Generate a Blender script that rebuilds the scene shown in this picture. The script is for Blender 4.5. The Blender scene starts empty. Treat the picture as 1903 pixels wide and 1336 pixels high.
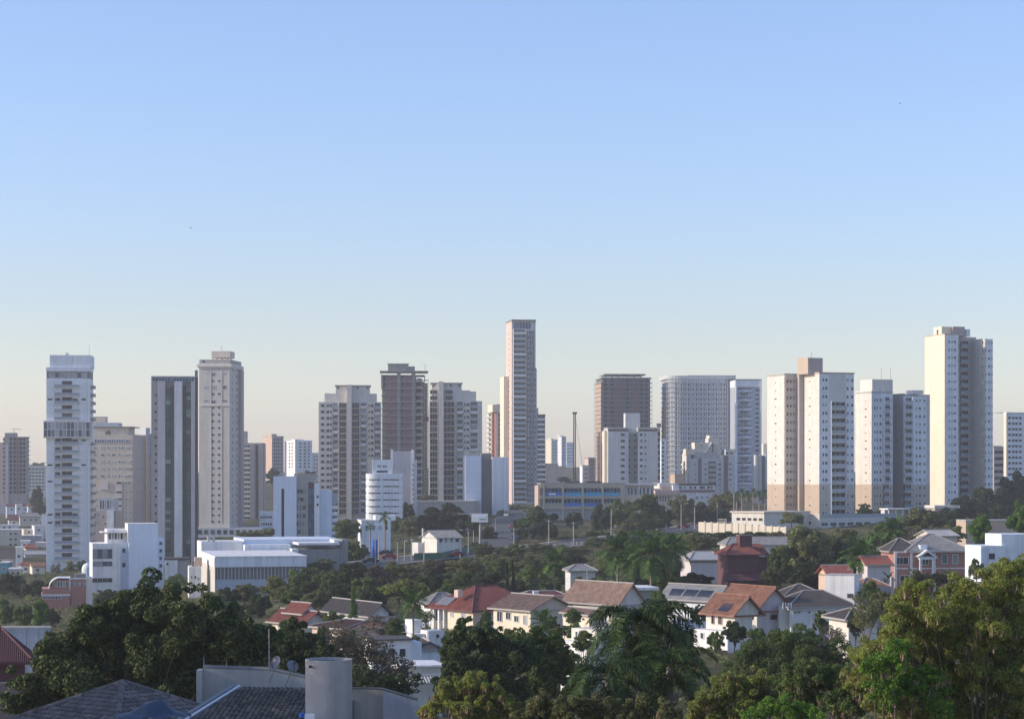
import bpy, math, random
import numpy as np
from mathutils import Vector, Matrix
R = math.radians
rng = np.random.default_rng(7)
random.seed(7)
sc = bpy.context.scene
col = sc.collection

# ------------------------------------------------------------------ camera
F = 4121.0; CX = 951.5; YH = 880.0; CAMZ = 45.0     # focal length and horizon in photo pixels, eye height in metres
cam = bpy.data.cameras.new('camera'); camo = bpy.data.objects.new('camera', cam); col.objects.link(camo)
camo.location = (0, 0, CAMZ); camo.rotation_euler = (R(90), 0, 0)
cam.sensor_width = 36; cam.lens = F / 1903 * 36; cam.shift_y = (YH - 668) / 1903
cam.clip_start = 1; cam.clip_end = 30000
sc.camera = camo

# ------------------------------------------------------------------ light
SUN_EL, SUN_AZ = 21.0, -6.0        # degrees above the horizon; degrees behind the line straight to the left
to_sun = Vector((-math.cos(R(SUN_EL)) * math.cos(R(SUN_AZ)), math.cos(R(SUN_EL)) * math.sin(R(SUN_AZ)), math.sin(R(SUN_EL))))
sun = bpy.data.lights.new('sun', 'SUN'); sun.energy = 2.7; sun.angle = R(0.5); sun.color = (1.0, 0.85, 0.66)
suno = bpy.data.objects.new('sun', sun); col.objects.link(suno)
suno.rotation_euler = (-to_sun).to_track_quat('-Z', 'Y').to_euler(); suno.location = (-300, 100, 300)
w = bpy.data.worlds.new('World'); sc.world = w; w.use_nodes = True
nt = w.node_tree; nt.nodes.clear()
sky = nt.nodes.new('ShaderNodeTexSky'); sky.sky_type = 'NISHITA'; sky.sun_disc = False
sky.sun_elevation = R(SUN_EL); sky.sun_rotation = R(270 + SUN_AZ); sky.altitude = 600
sky.air_density = 1.0; sky.dust_density = 1.0; sky.ozone_density = 5
hs = nt.nodes.new('ShaderNodeHueSaturation'); hs.inputs['Saturation'].default_value = .89
bg = nt.nodes.new('ShaderNodeBackground'); bg.inputs['Strength'].default_value = 0.147
wo = nt.nodes.new('ShaderNodeOutputWorld')
wtc = nt.nodes.new('ShaderNodeTexCoord'); wsx = nt.nodes.new('ShaderNodeSeparateXYZ'); wmr = nt.nodes.new('ShaderNodeMapRange')
wmr.inputs['From Max'].default_value = .22; wcr = nt.nodes.new('ShaderNodeValToRGB'); wcr.color_ramp.interpolation = 'B_SPLINE'
SKY_TINT = [(.04, (1.40, 1.08, .90)), (.27, (1.14, .87, .74)), (.52, (1.03, .885, .88)), (.95, (.97, .91, .97))]   # warm haze low down, clear blue from 12 degrees up, all round
el = wcr.color_ramp.elements
for i_, (p_, c_) in enumerate(SKY_TINT):
    e_ = el[i_] if i_ < 2 else el.new(p_)
    e_.position = p_; e_.color = (c_[0] / 2, c_[1] / 2, c_[2] / 2, 1)
wmu = nt.nodes.new('ShaderNodeVectorMath'); wmu.operation = 'MULTIPLY'; wsc = nt.nodes.new('ShaderNodeVectorMath'); wsc.operation = 'SCALE'; wsc.inputs['Scale'].default_value = 2
nt.links.new(wtc.outputs['Generated'], wsx.inputs[0]); nt.links.new(wsx.outputs['Z'], wmr.inputs['Value']); nt.links.new(wmr.outputs[0], wcr.inputs[0])
nt.links.new(sky.outputs[0], wmu.inputs[0]); nt.links.new(wcr.outputs[0], wmu.inputs[1]); nt.links.new(wmu.outputs[0], wsc.inputs[0])
nt.links.new(wsc.outputs[0], hs.inputs['Color']); nt.links.new(hs.outputs[0], bg.inputs[0]); nt.links.new(bg.outputs[0], wo.inputs[0])
sc.view_settings.view_transform = 'Standard'; sc.view_settings.look = 'None'
sc.view_settings.exposure = 0.70; sc.view_settings.gamma = 1.0; sc.view_settings.use_curve_mapping = False
sc.cycles.max_bounces = 6; sc.cycles.diffuse_bounces = 4; sc.cycles.glossy_bounces = 2; sc.cycles.volume_bounces = 0
sc.cycles.transparent_max_bounces = 6
sc.cycles.use_denoising = True

# ------------------------------------------------------------------ helpers
def X(px, D): return (px - CX) / F * D
def Z(py, D): return CAMZ - (py - YH) / F * D

def tag(o, label=None, cat=None, group=None, kind=None):
    if label: o['label'] = label
    if cat: o['category'] = cat
    if group: o['group'] = group
    if kind: o['kind'] = kind
    return o
def empty(name, loc, rz=0, label=None, cat=None, group=None):
    o = bpy.data.objects.new(name, None); col.objects.link(o); o.empty_display_size = 1
    o.location = loc; o.rotation_euler = (0, 0, rz)
    return tag(o, label, cat, group)
def inst(name, mesh, parent=None, loc=(0, 0, 0), rot=(0, 0, 0), scale=(1, 1, 1)):
    o = bpy.data.objects.new(name, mesh); col.objects.link(o)
    if parent: o.parent = parent
    o.location = loc; o.rotation_euler = rot; o.scale = scale
    return o

class MB:
    """collects faces, becomes one mesh"""
    def __init__(s): s.v = []; s.f = []; s.m = []
    def poly(s, pts, m=0):
        n = len(s.v); s.v += [tuple(p) for p in pts]; s.f.append(tuple(range(n, n + len(pts)))); s.m.append(m)
    def box(s, x0, x1, y0, y1, z0, z1, m=0):
        n = len(s.v)
        s.v += [(x0, y0, z0), (x1, y0, z0), (x1, y1, z0), (x0, y1, z0), (x0, y0, z1), (x1, y0, z1), (x1, y1, z1), (x0, y1, z1)]
        for q in ((0, 3, 2, 1), (4, 5, 6, 7), (0, 1, 5, 4), (1, 2, 6, 5), (2, 3, 7, 6), (3, 0, 4, 7)):
            s.f.append(tuple(n + i for i in q)); s.m.append(m)
    def prism(s, pts, z0, z1, m=0):
        k = len(pts); n = len(s.v)
        s.v += [(x, y, z0) for x, y in pts] + [(x, y, z1) for x, y in pts]
        s.f.append(tuple(n + i for i in range(k - 1, -1, -1))); s.m.append(m)
        s.f.append(tuple(n + k + i for i in range(k))); s.m.append(m)
        for i in range(k):
            j = (i + 1) % k; s.f.append((n + i, n + j, n + k + j, n + k + i)); s.m.append(m)
    def cyl(s, x, y, r, z0, z1, k=16, m=0, r1=None):
        r1 = r if r1 is None else r1; n = len(s.v)
        for rr, z in ((r, z0), (r1, z1)):
            s.v += [(x + rr * math.cos(2 * math.pi * i / k), y + rr * math.sin(2 * math.pi * i / k), z) for i in range(k)]
        s.f.append(tuple(n + i for i in range(k - 1, -1, -1))); s.m.append(m)
        s.f.append(tuple(n + k + i for i in range(k))); s.m.append(m)
        for i in range(k):
            j = (i + 1) % k; s.f.append((n + i, n + j, n + k + j, n + k + i)); s.m.append(m)
    def bar(s, a, b, r, m=0, k=4, r1=None):
        a = Vector(a); b = Vector(b); d = (b - a).normalized(); r1 = r if r1 is None else r1
        u = d.orthogonal().normalized(); w_ = d.cross(u); n = len(s.v)
        for p, rr in ((a, r), (b, r1)):
            for i in range(k):
                t = 2 * math.pi * (i + .5) / k; s.v.append(tuple(p + u * (rr * math.cos(t)) + w_ * (rr * math.sin(t))))
        s.f.append(tuple(n + i for i in range(k - 1, -1, -1))); s.m.append(m)
        s.f.append(tuple(n + k + i for i in range(k))); s.m.append(m)
        for i in range(k):
            j = (i + 1) % k; s.f.append((n + i, n + j, n + k + j, n + k + i)); s.m.append(m)
    def mesh(s, name, mats):
        me = bpy.data.meshes.new(name); me.from_pydata(s.v, [], s.f)
        for mm in mats: me.materials.append(mm)
        if len(mats) > 1: me.polygons.foreach_set('material_index', s.m)
        me.update(); return me
    def build(s, name, mats, parent=None, loc=(0, 0, 0), rot=(0, 0, 0)):
        if not isinstance(mats, (list, tuple)): mats = [mats]
        return inst(name, s.mesh(name, mats), parent, loc, rot)

# ------------------------------------------------------------------ materials
def mat(name, color, rough=.8, spec=.3, var=.12, scale=.35, streak=0.0, metal=0.0, bump=0.0, bscale=4.0, rnd=0.0, trans=0.0, island=0):
    m = bpy.data.materials.new(name); m.use_nodes = True; t = m.node_tree; N = t.nodes; L = t.links
    b = N['Principled BSDF']; b.inputs['Roughness'].default_value = rough; b.inputs['Metallic'].default_value = metal
    b.inputs['Specular IOR Level'].default_value = spec
    tc = N.new('ShaderNodeTexCoord'); no = N.new('ShaderNodeTexNoise'); no.inputs['Scale'].default_value = scale
    no.inputs['Detail'].default_value = 6; no.inputs['Roughness'].default_value = .65
    L.new(tc.outputs['Object'], no.inputs['Vector'])
    mr = N.new('ShaderNodeMapRange'); mr.inputs['From Min'].default_value = .3; mr.inputs['From Max'].default_value = .7
    mr.inputs['To Min'].default_value = 1 - var; mr.inputs['To Max'].default_value = 1 + var
    L.new(no.outputs[0], mr.inputs['Value']); last = mr.outputs[0]
    if streak:
        mp = N.new('ShaderNodeMapping'); mp.inputs['Scale'].default_value = (1.1, 1.1, .05)
        n2 = N.new('ShaderNodeTexNoise'); n2.inputs['Scale'].default_value = 1.2; n2.inputs['Detail'].default_value = 5
        L.new(tc.outputs['Object'], mp.inputs[0]); L.new(mp.outputs[0], n2.inputs['Vector'])
        m2 = N.new('ShaderNodeMapRange'); m2.inputs['From Min'].default_value = .42; m2.inputs['From Max'].default_value = .72
        m2.inputs['To Min'].default_value = 1; m2.inputs['To Max'].default_value = 1 - streak
        L.new(n2.outputs[0], m2.inputs['Value'])
        mu = N.new('ShaderNodeMath'); mu.operation = 'MULTIPLY'; L.new(last, mu.inputs[0]); L.new(m2.outputs[0], mu.inputs[1]); last = mu.outputs[0]
    if rnd:
        oi = N.new('ShaderNodeObjectInfo'); m3 = N.new('ShaderNodeMapRange')
        m3.inputs['To Min'].default_value = 1 - rnd; m3.inputs['To Max'].default_value = 1 + rnd
        L.new(oi.outputs['Random'], m3.inputs['Value'])
        mu = N.new('ShaderNodeMath'); mu.operation = 'MULTIPLY'; L.new(last, mu.inputs[0]); L.new(m3.outputs[0], mu.inputs[1]); last = mu.outputs[0]
    if island:
        ge = N.new('ShaderNodeNewGeometry'); m4 = N.new('ShaderNodeMapRange'); m4.inputs['To Min'].default_value = 1 - island; m4.inputs['To Max'].default_value = 1 + island
        L.new(ge.outputs['Random Per Island'], m4.inputs['Value'])
        mu = N.new('ShaderNodeMath'); mu.operation = 'MULTIPLY'; L.new(last, mu.inputs[0]); L.new(m4.outputs[0], mu.inputs[1]); last = mu.outputs[0]
    vm = N.new('ShaderNodeVectorMath'); vm.operation = 'SCALE'; vm.inputs[0].default_value = color[:3]
    L.new(last, vm.inputs['Scale']); L.new(vm.outputs[0], b.inputs['Base Color'])
    if bump:
        nb = N.new('ShaderNodeTexNoise'); nb.inputs['Scale'].default_value = bscale; nb.inputs['Detail'].default_value = 4
        L.new(tc.outputs['Object'], nb.inputs['Vector'])
        bp = N.new('ShaderNodeBump'); bp.inputs['Strength'].default_value = bump; bp.inputs['Distance'].default_value = .1
        L.new(nb.outputs[0], bp.inputs['Height']); L.new(bp.outputs[0], b.inputs['Normal'])
    return m

def glass_mat(name, dark, pale, share=.3, rough=.12):
    """window glass; some windows show a pale blind or curtain"""
    m = bpy.data.materials.new(name); m.use_nodes = True; t = m.node_tree; N = t.nodes; L = t.links
    b = N['Principled BSDF']; b.inputs['Roughness'].default_value = rough; b.inputs['Specular IOR Level'].default_value = .3
    oi = N.new('ShaderNodeObjectInfo'); cr = N.new('ShaderNodeValToRGB'); cr.color_ramp.interpolation = 'LINEAR'
    e = cr.color_ramp.elements; e[0].position = 0; e[0].color = (*dark, 1); e[1].position = 1 - share; e[1].color = (*[c * 1.8 + .01 for c in dark], 1)
    q = e.new(1 - share + .02); q.color = (*[c * .6 for c in pale], 1); q2 = e.new(1.0); q2.color = (*pale, 1)
    L.new(oi.outputs['Random'], cr.inputs[0]); L.new(cr.outputs[0], b.inputs['Base Color'])
    return m

def leaf_mat(name, c0, c1, trans=.45, rnd=.22):
    m = bpy.data.materials.new(name); m.use_nodes = True; t = m.node_tree; N = t.nodes; L = t.links
    b = N['Principled BSDF']; b.inputs['Roughness'].default_value = .6; b.inputs['Specular IOR Level'].default_value = .12
    g = N.new('ShaderNodeNewGeometry'); tc = N.new('ShaderNodeTexCoord')
    no = N.new('ShaderNodeTexNoise'); no.inputs['Scale'].default_value = 2.3; no.inputs['Detail'].default_value = 3
    L.new(tc.outputs['Object'], no.inputs['Vector'])
    ad = N.new('ShaderNodeMath'); ad.operation = 'MULTIPLY_ADD'; ad.inputs[1].default_value = .6; L.new(g.outputs['Random Per Island'], ad.inputs[0])
    sb = N.new('ShaderNodeMath'); sb.operation = 'MULTIPLY'; sb.inputs[1].default_value = .75; L.new(no.outputs[0], sb.inputs[0]); L.new(sb.outputs[0], ad.inputs[2])
    mx = N.new('ShaderNodeMix'); mx.data_type = 'RGBA'; mx.clamp_factor = True
    mr = N.new('ShaderNodeMapRange'); mr.inputs['From Min'].default_value = .2; mr.inputs['From Max'].default_value = 1.05; L.new(ad.outputs[0], mr.inputs['Value'])
    L.new(mr.outputs[0], mx.inputs['Factor']); mx.inputs['A'].default_value = (*c0, 1); mx.inputs['B'].default_value = (*c1, 1)
    oi = N.new('ShaderNodeObjectInfo'); m3 = N.new('ShaderNodeMapRange'); m3.inputs['To Min'].default_value = 1 - rnd; m3.inputs['To Max'].default_value = 1 + rnd
    L.new(oi.outputs['Random'], m3.inputs['Value'])
    vm = N.new('ShaderNodeVectorMath'); vm.operation = 'SCALE'; L.new(mx.outputs['Result'], vm.inputs[0]); L.new(m3.outputs[0], vm.inputs['Scale'])
    L.new(vm.outputs[0], b.inputs['Base Color'])
    tr = N.new('ShaderNodeBsdfTranslucent'); L.new(vm.outputs[0], tr.inputs['Color'])
    ms = N.new('ShaderNodeMixShader'); ms.inputs[0].default_value = trans
    L.new(b.outputs[0], ms.inputs[1]); L.new(tr.outputs[0], ms.inputs[2]); L.new(ms.outputs[0], N['Material Output'].inputs['Surface'])
    return m

M = {}
def mk(k, *a, **kw): M[k] = mat(k, *a, **kw); return M[k]
mk('white_wall', (.78, .78, .78), streak=.22, var=.09)
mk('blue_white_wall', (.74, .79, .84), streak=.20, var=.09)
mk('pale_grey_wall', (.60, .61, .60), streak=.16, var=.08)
mk('cream_wall', (.64, .57, .48), streak=.12, var=.06)
mk('warm_cream_wall', (.74, .66, .52), streak=.10, var=.06)
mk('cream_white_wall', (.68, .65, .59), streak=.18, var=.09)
mk('beige_wall', (.54, .50, .43), streak=.12, var=.07)
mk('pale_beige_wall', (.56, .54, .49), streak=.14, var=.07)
mk('tan_wall', (.48, .385, .30), streak=.08, var=.06)
mk('mauve_wall', (.42, .37, .36), streak=.10, var=.06)
mk('pink_wall', (.64, .50, .44), streak=.12, var=.08)
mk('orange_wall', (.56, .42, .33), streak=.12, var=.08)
mk('lilac_wall', (.58, .54, .55), streak=.12, var=.07)
mk('grey_brown_wall', (.38, .37, .35), streak=.15, var=.09)
mk('brick_infill', (.26, .18, .18), streak=.12, var=.14, scale=.8, rnd=.12)
mk('concrete', (.33, .33, .32), streak=.22, var=.12, bump=.2)
mk('pale_concrete', (.48, .47, .44), streak=.22, var=.12)
mk('dark_concrete', (.22, .22, .22), streak=.2, var=.12)
mk('dark_wall', (.07, .065, .065), var=.1)
mk('blue_panel', (.68, .76, .88), rough=.5, streak=.08, var=.05)
mk('blue_grey_panel', (.42, .47, .54), rough=.5, streak=.10, var=.06)
mk('netting', (.42, .48, .56), rough=.9, streak=.3, var=.15, scale=.1)
mk('maroon_wall', (.13, .06, .065), var=.12, streak=.08)
mk('red_brick_wall', (.42, .21, .17), var=.12, scale=2, streak=.05)
mk('red_roof', (.26, .095, .075), var=.25, scale=.9, bump=.4, bscale=3)
mk('purple_red_roof', (.14, .062, .07), var=.2, scale=.9, bump=.4, bscale=3)
mk('brown_roof', (.26, .135, .095), var=.35, scale=1.1, bump=.4, bscale=3)
mk('grey_brown_roof', (.29, .20, .155), var=.35, scale=1.3, bump=.4, bscale=3)
mk('grey_roof', (.26, .26, .26), var=.25, scale=.8, bump=.3)
mk('dark_roof', (.085, .08, .08), var=.3, scale=1.2, bump=.3)
mk('metal_roof', (.45, .45, .45), rough=.45, metal=.2, var=.1, streak=.1)
mk('roof_trim', (.36, .34, .32), rough=.6, var=.08)
mk('tile', (.16, .145, .14), var=.4, scale=5, rnd=.35, island=.35, rough=.85)
mk('old_tile', (.15, .135, .115), var=.6, scale=6, rnd=.5, island=.5, rough=.9)
mk('white_metal', (.72, .72, .72), rough=.4, var=.03)
mk('grey_metal', (.22, .23, .24), rough=.45, metal=.5, var=.08)
mk('dark_metal', (.05, .05, .055), rough=.5, metal=.3, var=.1)
mk('pole_concrete', (.40, .38, .35), streak=.1, var=.1)
mk('green_metal', (.03, .14, .09), rough=.5, var=.12)
mk('school_blue', (.04, .18, .55), rough=.6, var=.12)
mk('school_cyan', (.05, .36, .60), rough=.6, var=.12)
mk('school_yellow', (.40, .38, .31), streak=.15, var=.08)
mk('bright_blue', (.02, .12, .50), rough=.5, var=.1)
mk('tarp_blue', (.035, .065, .11), rough=.5, var=.2, scale=3)
mk('asphalt', (.085, .087, .092), rough=.9, var=.15, scale=.4)
mk('pavement', (.30, .28, .26), rough=.9, var=.15)
mk('road_paint', (.7, .7, .68), rough=.7, var=.1)
mk('bark', (.11, .085, .065), rough=.9, var=.3, scale=6, bump=.5)
mk('pale_bark', (.26, .23, .20), rough=.9, var=.2, scale=4)
mk('pod', (.24, .17, .11), rough=.7, var=.4, scale=3)
mk('frond_stem', (.11, .12, .05), rough=.6, var=.2)
mk('rubber', (.02, .02, .02), rough=.9)
mk('solar', (.012, .018, .035), rough=.18, spec=.6, var=.1)
mk('bird', (.03, .03, .03))
mk('teal_wall', (.06, .28, .32), streak=.1, var=.1)
mk('magenta', (.5, .03, .18), var=.1)
M['glass'] = glass_mat('glass', (.018, .026, .042), (.36, .38, .42), .22)
M['glass_pale'] = glass_mat('glass_pale', (.04, .06, .09), (.42, .46, .52), .5)
M['glass_dark'] = glass_mat('glass_dark', (.015, .019, .028), (.12, .13, .15), .15, .2)
M['glass_blue'] = glass_mat('glass_blue', (.02, .06, .12), (.10, .20, .32), .35)
M['glass_green'] = glass_mat('glass_green', (.03, .08, .075), (.30, .42, .36), .25)
M['rail_glass'] = mat('rail_glass', (.22, .30, .38), rough=.15, spec=.6, var=.1, rnd=.12)
LM = {
 'dark': leaf_mat('leaf_dark', (0.018, 0.036, 0.015), (0.106, 0.149, 0.062)),
 'ficus': leaf_mat('leaf_ficus', (0.012, 0.027, 0.011), (0.113, 0.149, 0.057), .15),
 'mid': leaf_mat('leaf_mid', (0.036, 0.075, 0.022), (0.203, 0.270, 0.087)),
 'olive': leaf_mat('leaf_olive', (0.063, 0.078, 0.030), (0.270, 0.284, 0.121)),
 'yellow': leaf_mat('leaf_yellow', (.10, .125, .03), (.33, .37, .10)),
 'bright': leaf_mat('leaf_bright', (0.038, 0.095, 0.017), (0.181, 0.318, 0.054), .35),
 'brown': leaf_mat('leaf_brown', (0.083, 0.078, 0.054), (0.205, 0.178, 0.130)),
 'pine': leaf_mat('leaf_pine', (0.019, 0.044, 0.024), (0.056, 0.099, 0.050)),
 'palm': leaf_mat('leaf_palm', (0.027, 0.061, 0.019), (0.121, 0.219, 0.052), .3),
 'palm_old': leaf_mat('leaf_palm_old', (0.135, 0.102, 0.054), (0.273, 0.212, 0.124), .2),
 'cypress': leaf_mat('leaf_cypress', (0.011, 0.021, 0.013), (0.027, 0.043, 0.025), .1),
}

# ------------------------------------------------------------------ terrain
CT = []
for px, py, D in [(-300, 1120, 800), (0, 1085, 800), (125, 1072, 818), (60, 1010, 1050), (40, 965, 1300), (235, 1112, 600), (120, 1148, 480), (300, 1066, 750),
    (480, 1110, 500), (410, 995, 900), (560, 1012, 740), (640, 975, 1000), (740, 968, 1050), (700, 1046, 555), (850, 1034, 600), (820, 1026, 640),
    (1000, 1018, 650), (1130, 1005, 690), (1270, 986, 740), (935, 990, 730), (950, 968, 850), (960, 948, 1000), (960, 937, 1250), (900, 955, 900),
    (1080, 965, 850), (1180, 930, 1000), (1280, 932, 960), (1300, 915, 1300), (1500, 962, 800), (1650, 954, 800), (1785, 945, 850), (1903, 932, 950), (2200, 930, 900),
    (1480, 998, 690), (1380, 990, 700), (1720, 1095, 420), (1390, 1098, 400), (1300, 1080, 420), (1500, 1205, 300), (1380, 1205, 290), (1150, 1178, 320),
    (980, 1178, 330), (850, 1185, 320), (560, 1185, 330), (1850, 1065, 430), (2200, 1060, 430), (1600, 1105, 380), (700, 1112, 430), (900, 1100, 450), (1100, 1092, 450),
    (-300, 1200, 450), (0, 1190, 400), (1650, 985, 640), (1250, 1040, 520),
    (900, 893, 2000), (100, 900, 1800), (500, 893, 1900), (1500, 893, 2000), (-600, 900, 2000), (2500, 893, 2000), (1050, 868, 2700)]:
    CT.append((X(px, D), D, Z(py, D)))
for px, z, D in [(200, 25, 110), (600, 25, 110), (1200, 23, 120), (1700, 24, 95), (0, 23, 185), (900, 21, 200), (1500, 21, 200), (300, 22, 230), (2400, 22, 150), (-500, 22, 150)]:
    CT.append((X(px, D), D, z))
CT += [(0, 0, 27), (-60, 20, 26), (60, 20, 26), (0, -60, 27)]
for xx in (-1800, -900, 0, 900, 1800): CT.append((xx, 3600, 49))
CT = np.array(CT)
def terr(x, y):
    x = np.atleast_1d(np.asarray(x, float)); y = np.atleast_1d(np.asarray(y, float))
    dx = x[:, None] - CT[None, :, 0]; dy = y[:, None] - CT[None, :, 1]
    sc_ = 25 + .05 * CT[None, :, 1]
    w_ = 1 / ((dx * dx + (dy * .7) ** 2) + sc_ ** 2 * .15) ** 1.6 * sc_ ** 1.2
    z = (w_ * CT[None, :, 2]).sum(1) / w_.sum(1)
    return z
def gz(x, y): return float(terr(x, y)[0])

ys = np.concatenate([np.linspace(-60, 60, 8), np.geomspace(70, 4400, 210)])
nx = 230
gx = []; gy = []
for yy in ys:
    hw = max(120, yy * .55 + 60) if yy < 2500 else max(120, 2500 * .55 + 60)
    gx.append(np.linspace(-hw, hw, nx)); gy.append(np.full(nx, yy))
gx = np.array(gx); gy = np.array(gy)
gzv = np.concatenate([terr(gx[i], gy[i]) for i in range(len(ys))]).reshape(gx.shape)
nv = gx.size
me = bpy.data.meshes.new('ground')
verts = np.stack([gx, gy, gzv], -1).reshape(-1, 3)
idx = np.arange(nv).reshape(gx.shape)
quads = np.stack([idx[:-1, :-1], idx[:-1, 1:], idx[1:, 1:], idx[1:, :-1]], -1).reshape(-1, 4)
me.from_pydata(verts.tolist(), [], quads.tolist())
me.polygons.foreach_set('use_smooth', [True] * len(quads)); me.update()
gm = bpy.data.materials.new('ground'); gm.use_nodes = True
t = gm.node_tree; N = t.nodes; L = t.links; b = N['Principled BSDF']; b.inputs['Roughness'].default_value = .95; b.inputs['Specular IOR Level'].default_value = .1
tc = N.new('ShaderNodeTexCoord'); n1 = N.new('ShaderNodeTexNoise'); n1.inputs['Scale'].default_value = .045; n1.inputs['Detail'].default_value = 8
n2 = N.new('ShaderNodeTexNoise'); n2.inputs['Scale'].default_value = .8; n2.inputs['Detail'].default_value = 6
L.new(tc.outputs['Object'], n1.inputs['Vector']); L.new(tc.outputs['Object'], n2.inputs['Vector'])
cr = N.new('ShaderNodeValToRGB'); e = cr.color_ramp.elements
e[0].position = .38; e[0].color = (.035, .045, .018, 1); e[1].position = .68; e[1].color = (.16, .12, .075, 1); q = e.new(.52); q.color = (.07, .075, .03, 1)
ad = N.new('ShaderNodeMath'); ad.operation = 'MULTIPLY_ADD'; ad.inputs[1].default_value = .35; L.new(n2.outputs[0], ad.inputs[0]); 
sb = N.new('ShaderNodeMath'); sb.operation = 'SUBTRACT'; sb.inputs[1].default_value = .17; L.new(n1.outputs[0], sb.inputs[0]); L.new(sb.outputs[0], ad.inputs[2])
L.new(ad.outputs[0], cr.inputs[0]); L.new(cr.outputs[0], b.inputs['Base Color'])
me.materials.append(gm)
g = inst('ground', me); tag(g, 'sloping green and brown ground under the city', kind='structure')

# haze: one closed box of thin air over the whole scene
hb = MB(); hb.box(-1600, 1600, -70, 4480, -25, 150)
hm = bpy.data.materials.new('haze'); hm.use_nodes = True; t = hm.node_tree; t.nodes.remove(t.nodes['Principled BSDF'])
pv = t.nodes.new('ShaderNodeVolumePrincipled'); pv.inputs['Color'].default_value = (.94, .96, 1.0, 1)
pv.inputs['Density'].default_value = .00015; pv.inputs['Anisotropy'].default_value = .2
t.links.new(pv.outputs[0], t.nodes['Material Output'].inputs['Volume'])
ho = hb.build('haze', hm); tag(ho, 'thin pale morning haze over the whole city', kind='stuff')
mk('render_wall', (.42, .41, .40), streak=.25, var=.12, bump=.3, scale=.8)
mk('render_blue', (.40, .43, .50), streak=.25, var=.12, bump=.3, scale=.8)

# ------------------------------------------------------------------ buildings
MESH = {}
def win_mesh(w_, h, frame='white_metal', glass='glass', mull=0, fr=.09):
    k = ('win', round(w_, 2), round(h, 2), frame, glass, mull)
    if k in MESH: return MESH[k]
    m = MB(); hw = w_ / 2; f = min(fr, w_ * .12)
    m.box(-hw + f, hw - f, -.02, .03, f, h - f, 1)
    m.box(-hw, -hw + f, -.07, .02, 0, h, 0); m.box(hw - f, hw, -.07, .02, 0, h, 0)
    m.box(-hw + f, hw - f, -.10, .02, 0, f, 0); m.box(-hw + f, hw - f, -.07, .02, h - f, h, 0)
    for i in range(mull):
        x = -hw + (i + 1) * w_ / (mull + 1); m.box(x - .03, x + .03, -.05, -.021, f, h - f, 0)
    MESH[k] = m.mesh('window', [M[frame], M[glass]]); return MESH[k]
def bal_mesh(w_, d, h, fh, style, wall='white_wall', glass='glass_dark', slab='white_wall'):
    k = ('bal', round(w_, 2), d, round(h, 2), round(fh, 2), style, wall, glass, slab)
    if k in MESH: return MESH[k]
    m = MB(); hw = w_ / 2
    m.box(-hw, hw, -d, .05, -.18, .02, 2)                       # slab
    m.box(-hw * .92, hw * .92, -.03, .05, .02, fh - .5, 1)      # glazed doors behind
    for i in range(1, 3):
        x = -hw * .92 + i * hw * .92 * 2 / 3; m.box(x - .06, x + .06, -.09, -.031, .02, fh - .5, 0)
    if style == 'solid': m.box(-hw, hw, -d, -d + .12, .02, h, 0)
    if style == 'side':
        m.box(-hw, -hw + .15, -d, -.0, .02, fh - .18, 0); m.box(hw - .15, hw, -d, 0, .02, fh - .18, 0)
    MESH[k] = m.mesh('balcony', [M[wall], M[glass], M[slab]]); return MESH[k]
def rail_mesh(w_, d, h=1.05, mt='rail_glass'):
    k = ('rail', round(w_, 2), d, h, mt)
    if k in MESH: return MESH[k]
    m = MB(); hw = w_ / 2
    m.box(-hw + .04, hw - .04, -d + .03, -d + .07, .05, h, 0); m.box(-hw, hw, -d, -d + .1, h, h + .06, 1)
    m.box(-hw, -hw + .05, -d, -.1, .05, h, 0); m.box(hw - .05, hw, -d, -.1, .05, h, 0)
    MESH[k] = m.mesh('railing', [M[mt], M['white_metal']]); return MESH[k]
def panel_mesh(w_, h, t_, mt):
    k = ('pan', round(w_, 2), round(h, 2), t_, mt)
    if k in MESH: return MESH[k]
    m = MB(); m.box(-w_ / 2, w_ / 2, -t_, .02, 0, h); MESH[k] = m.mesh('panel', [M[mt]]); return MESH[k]

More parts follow.
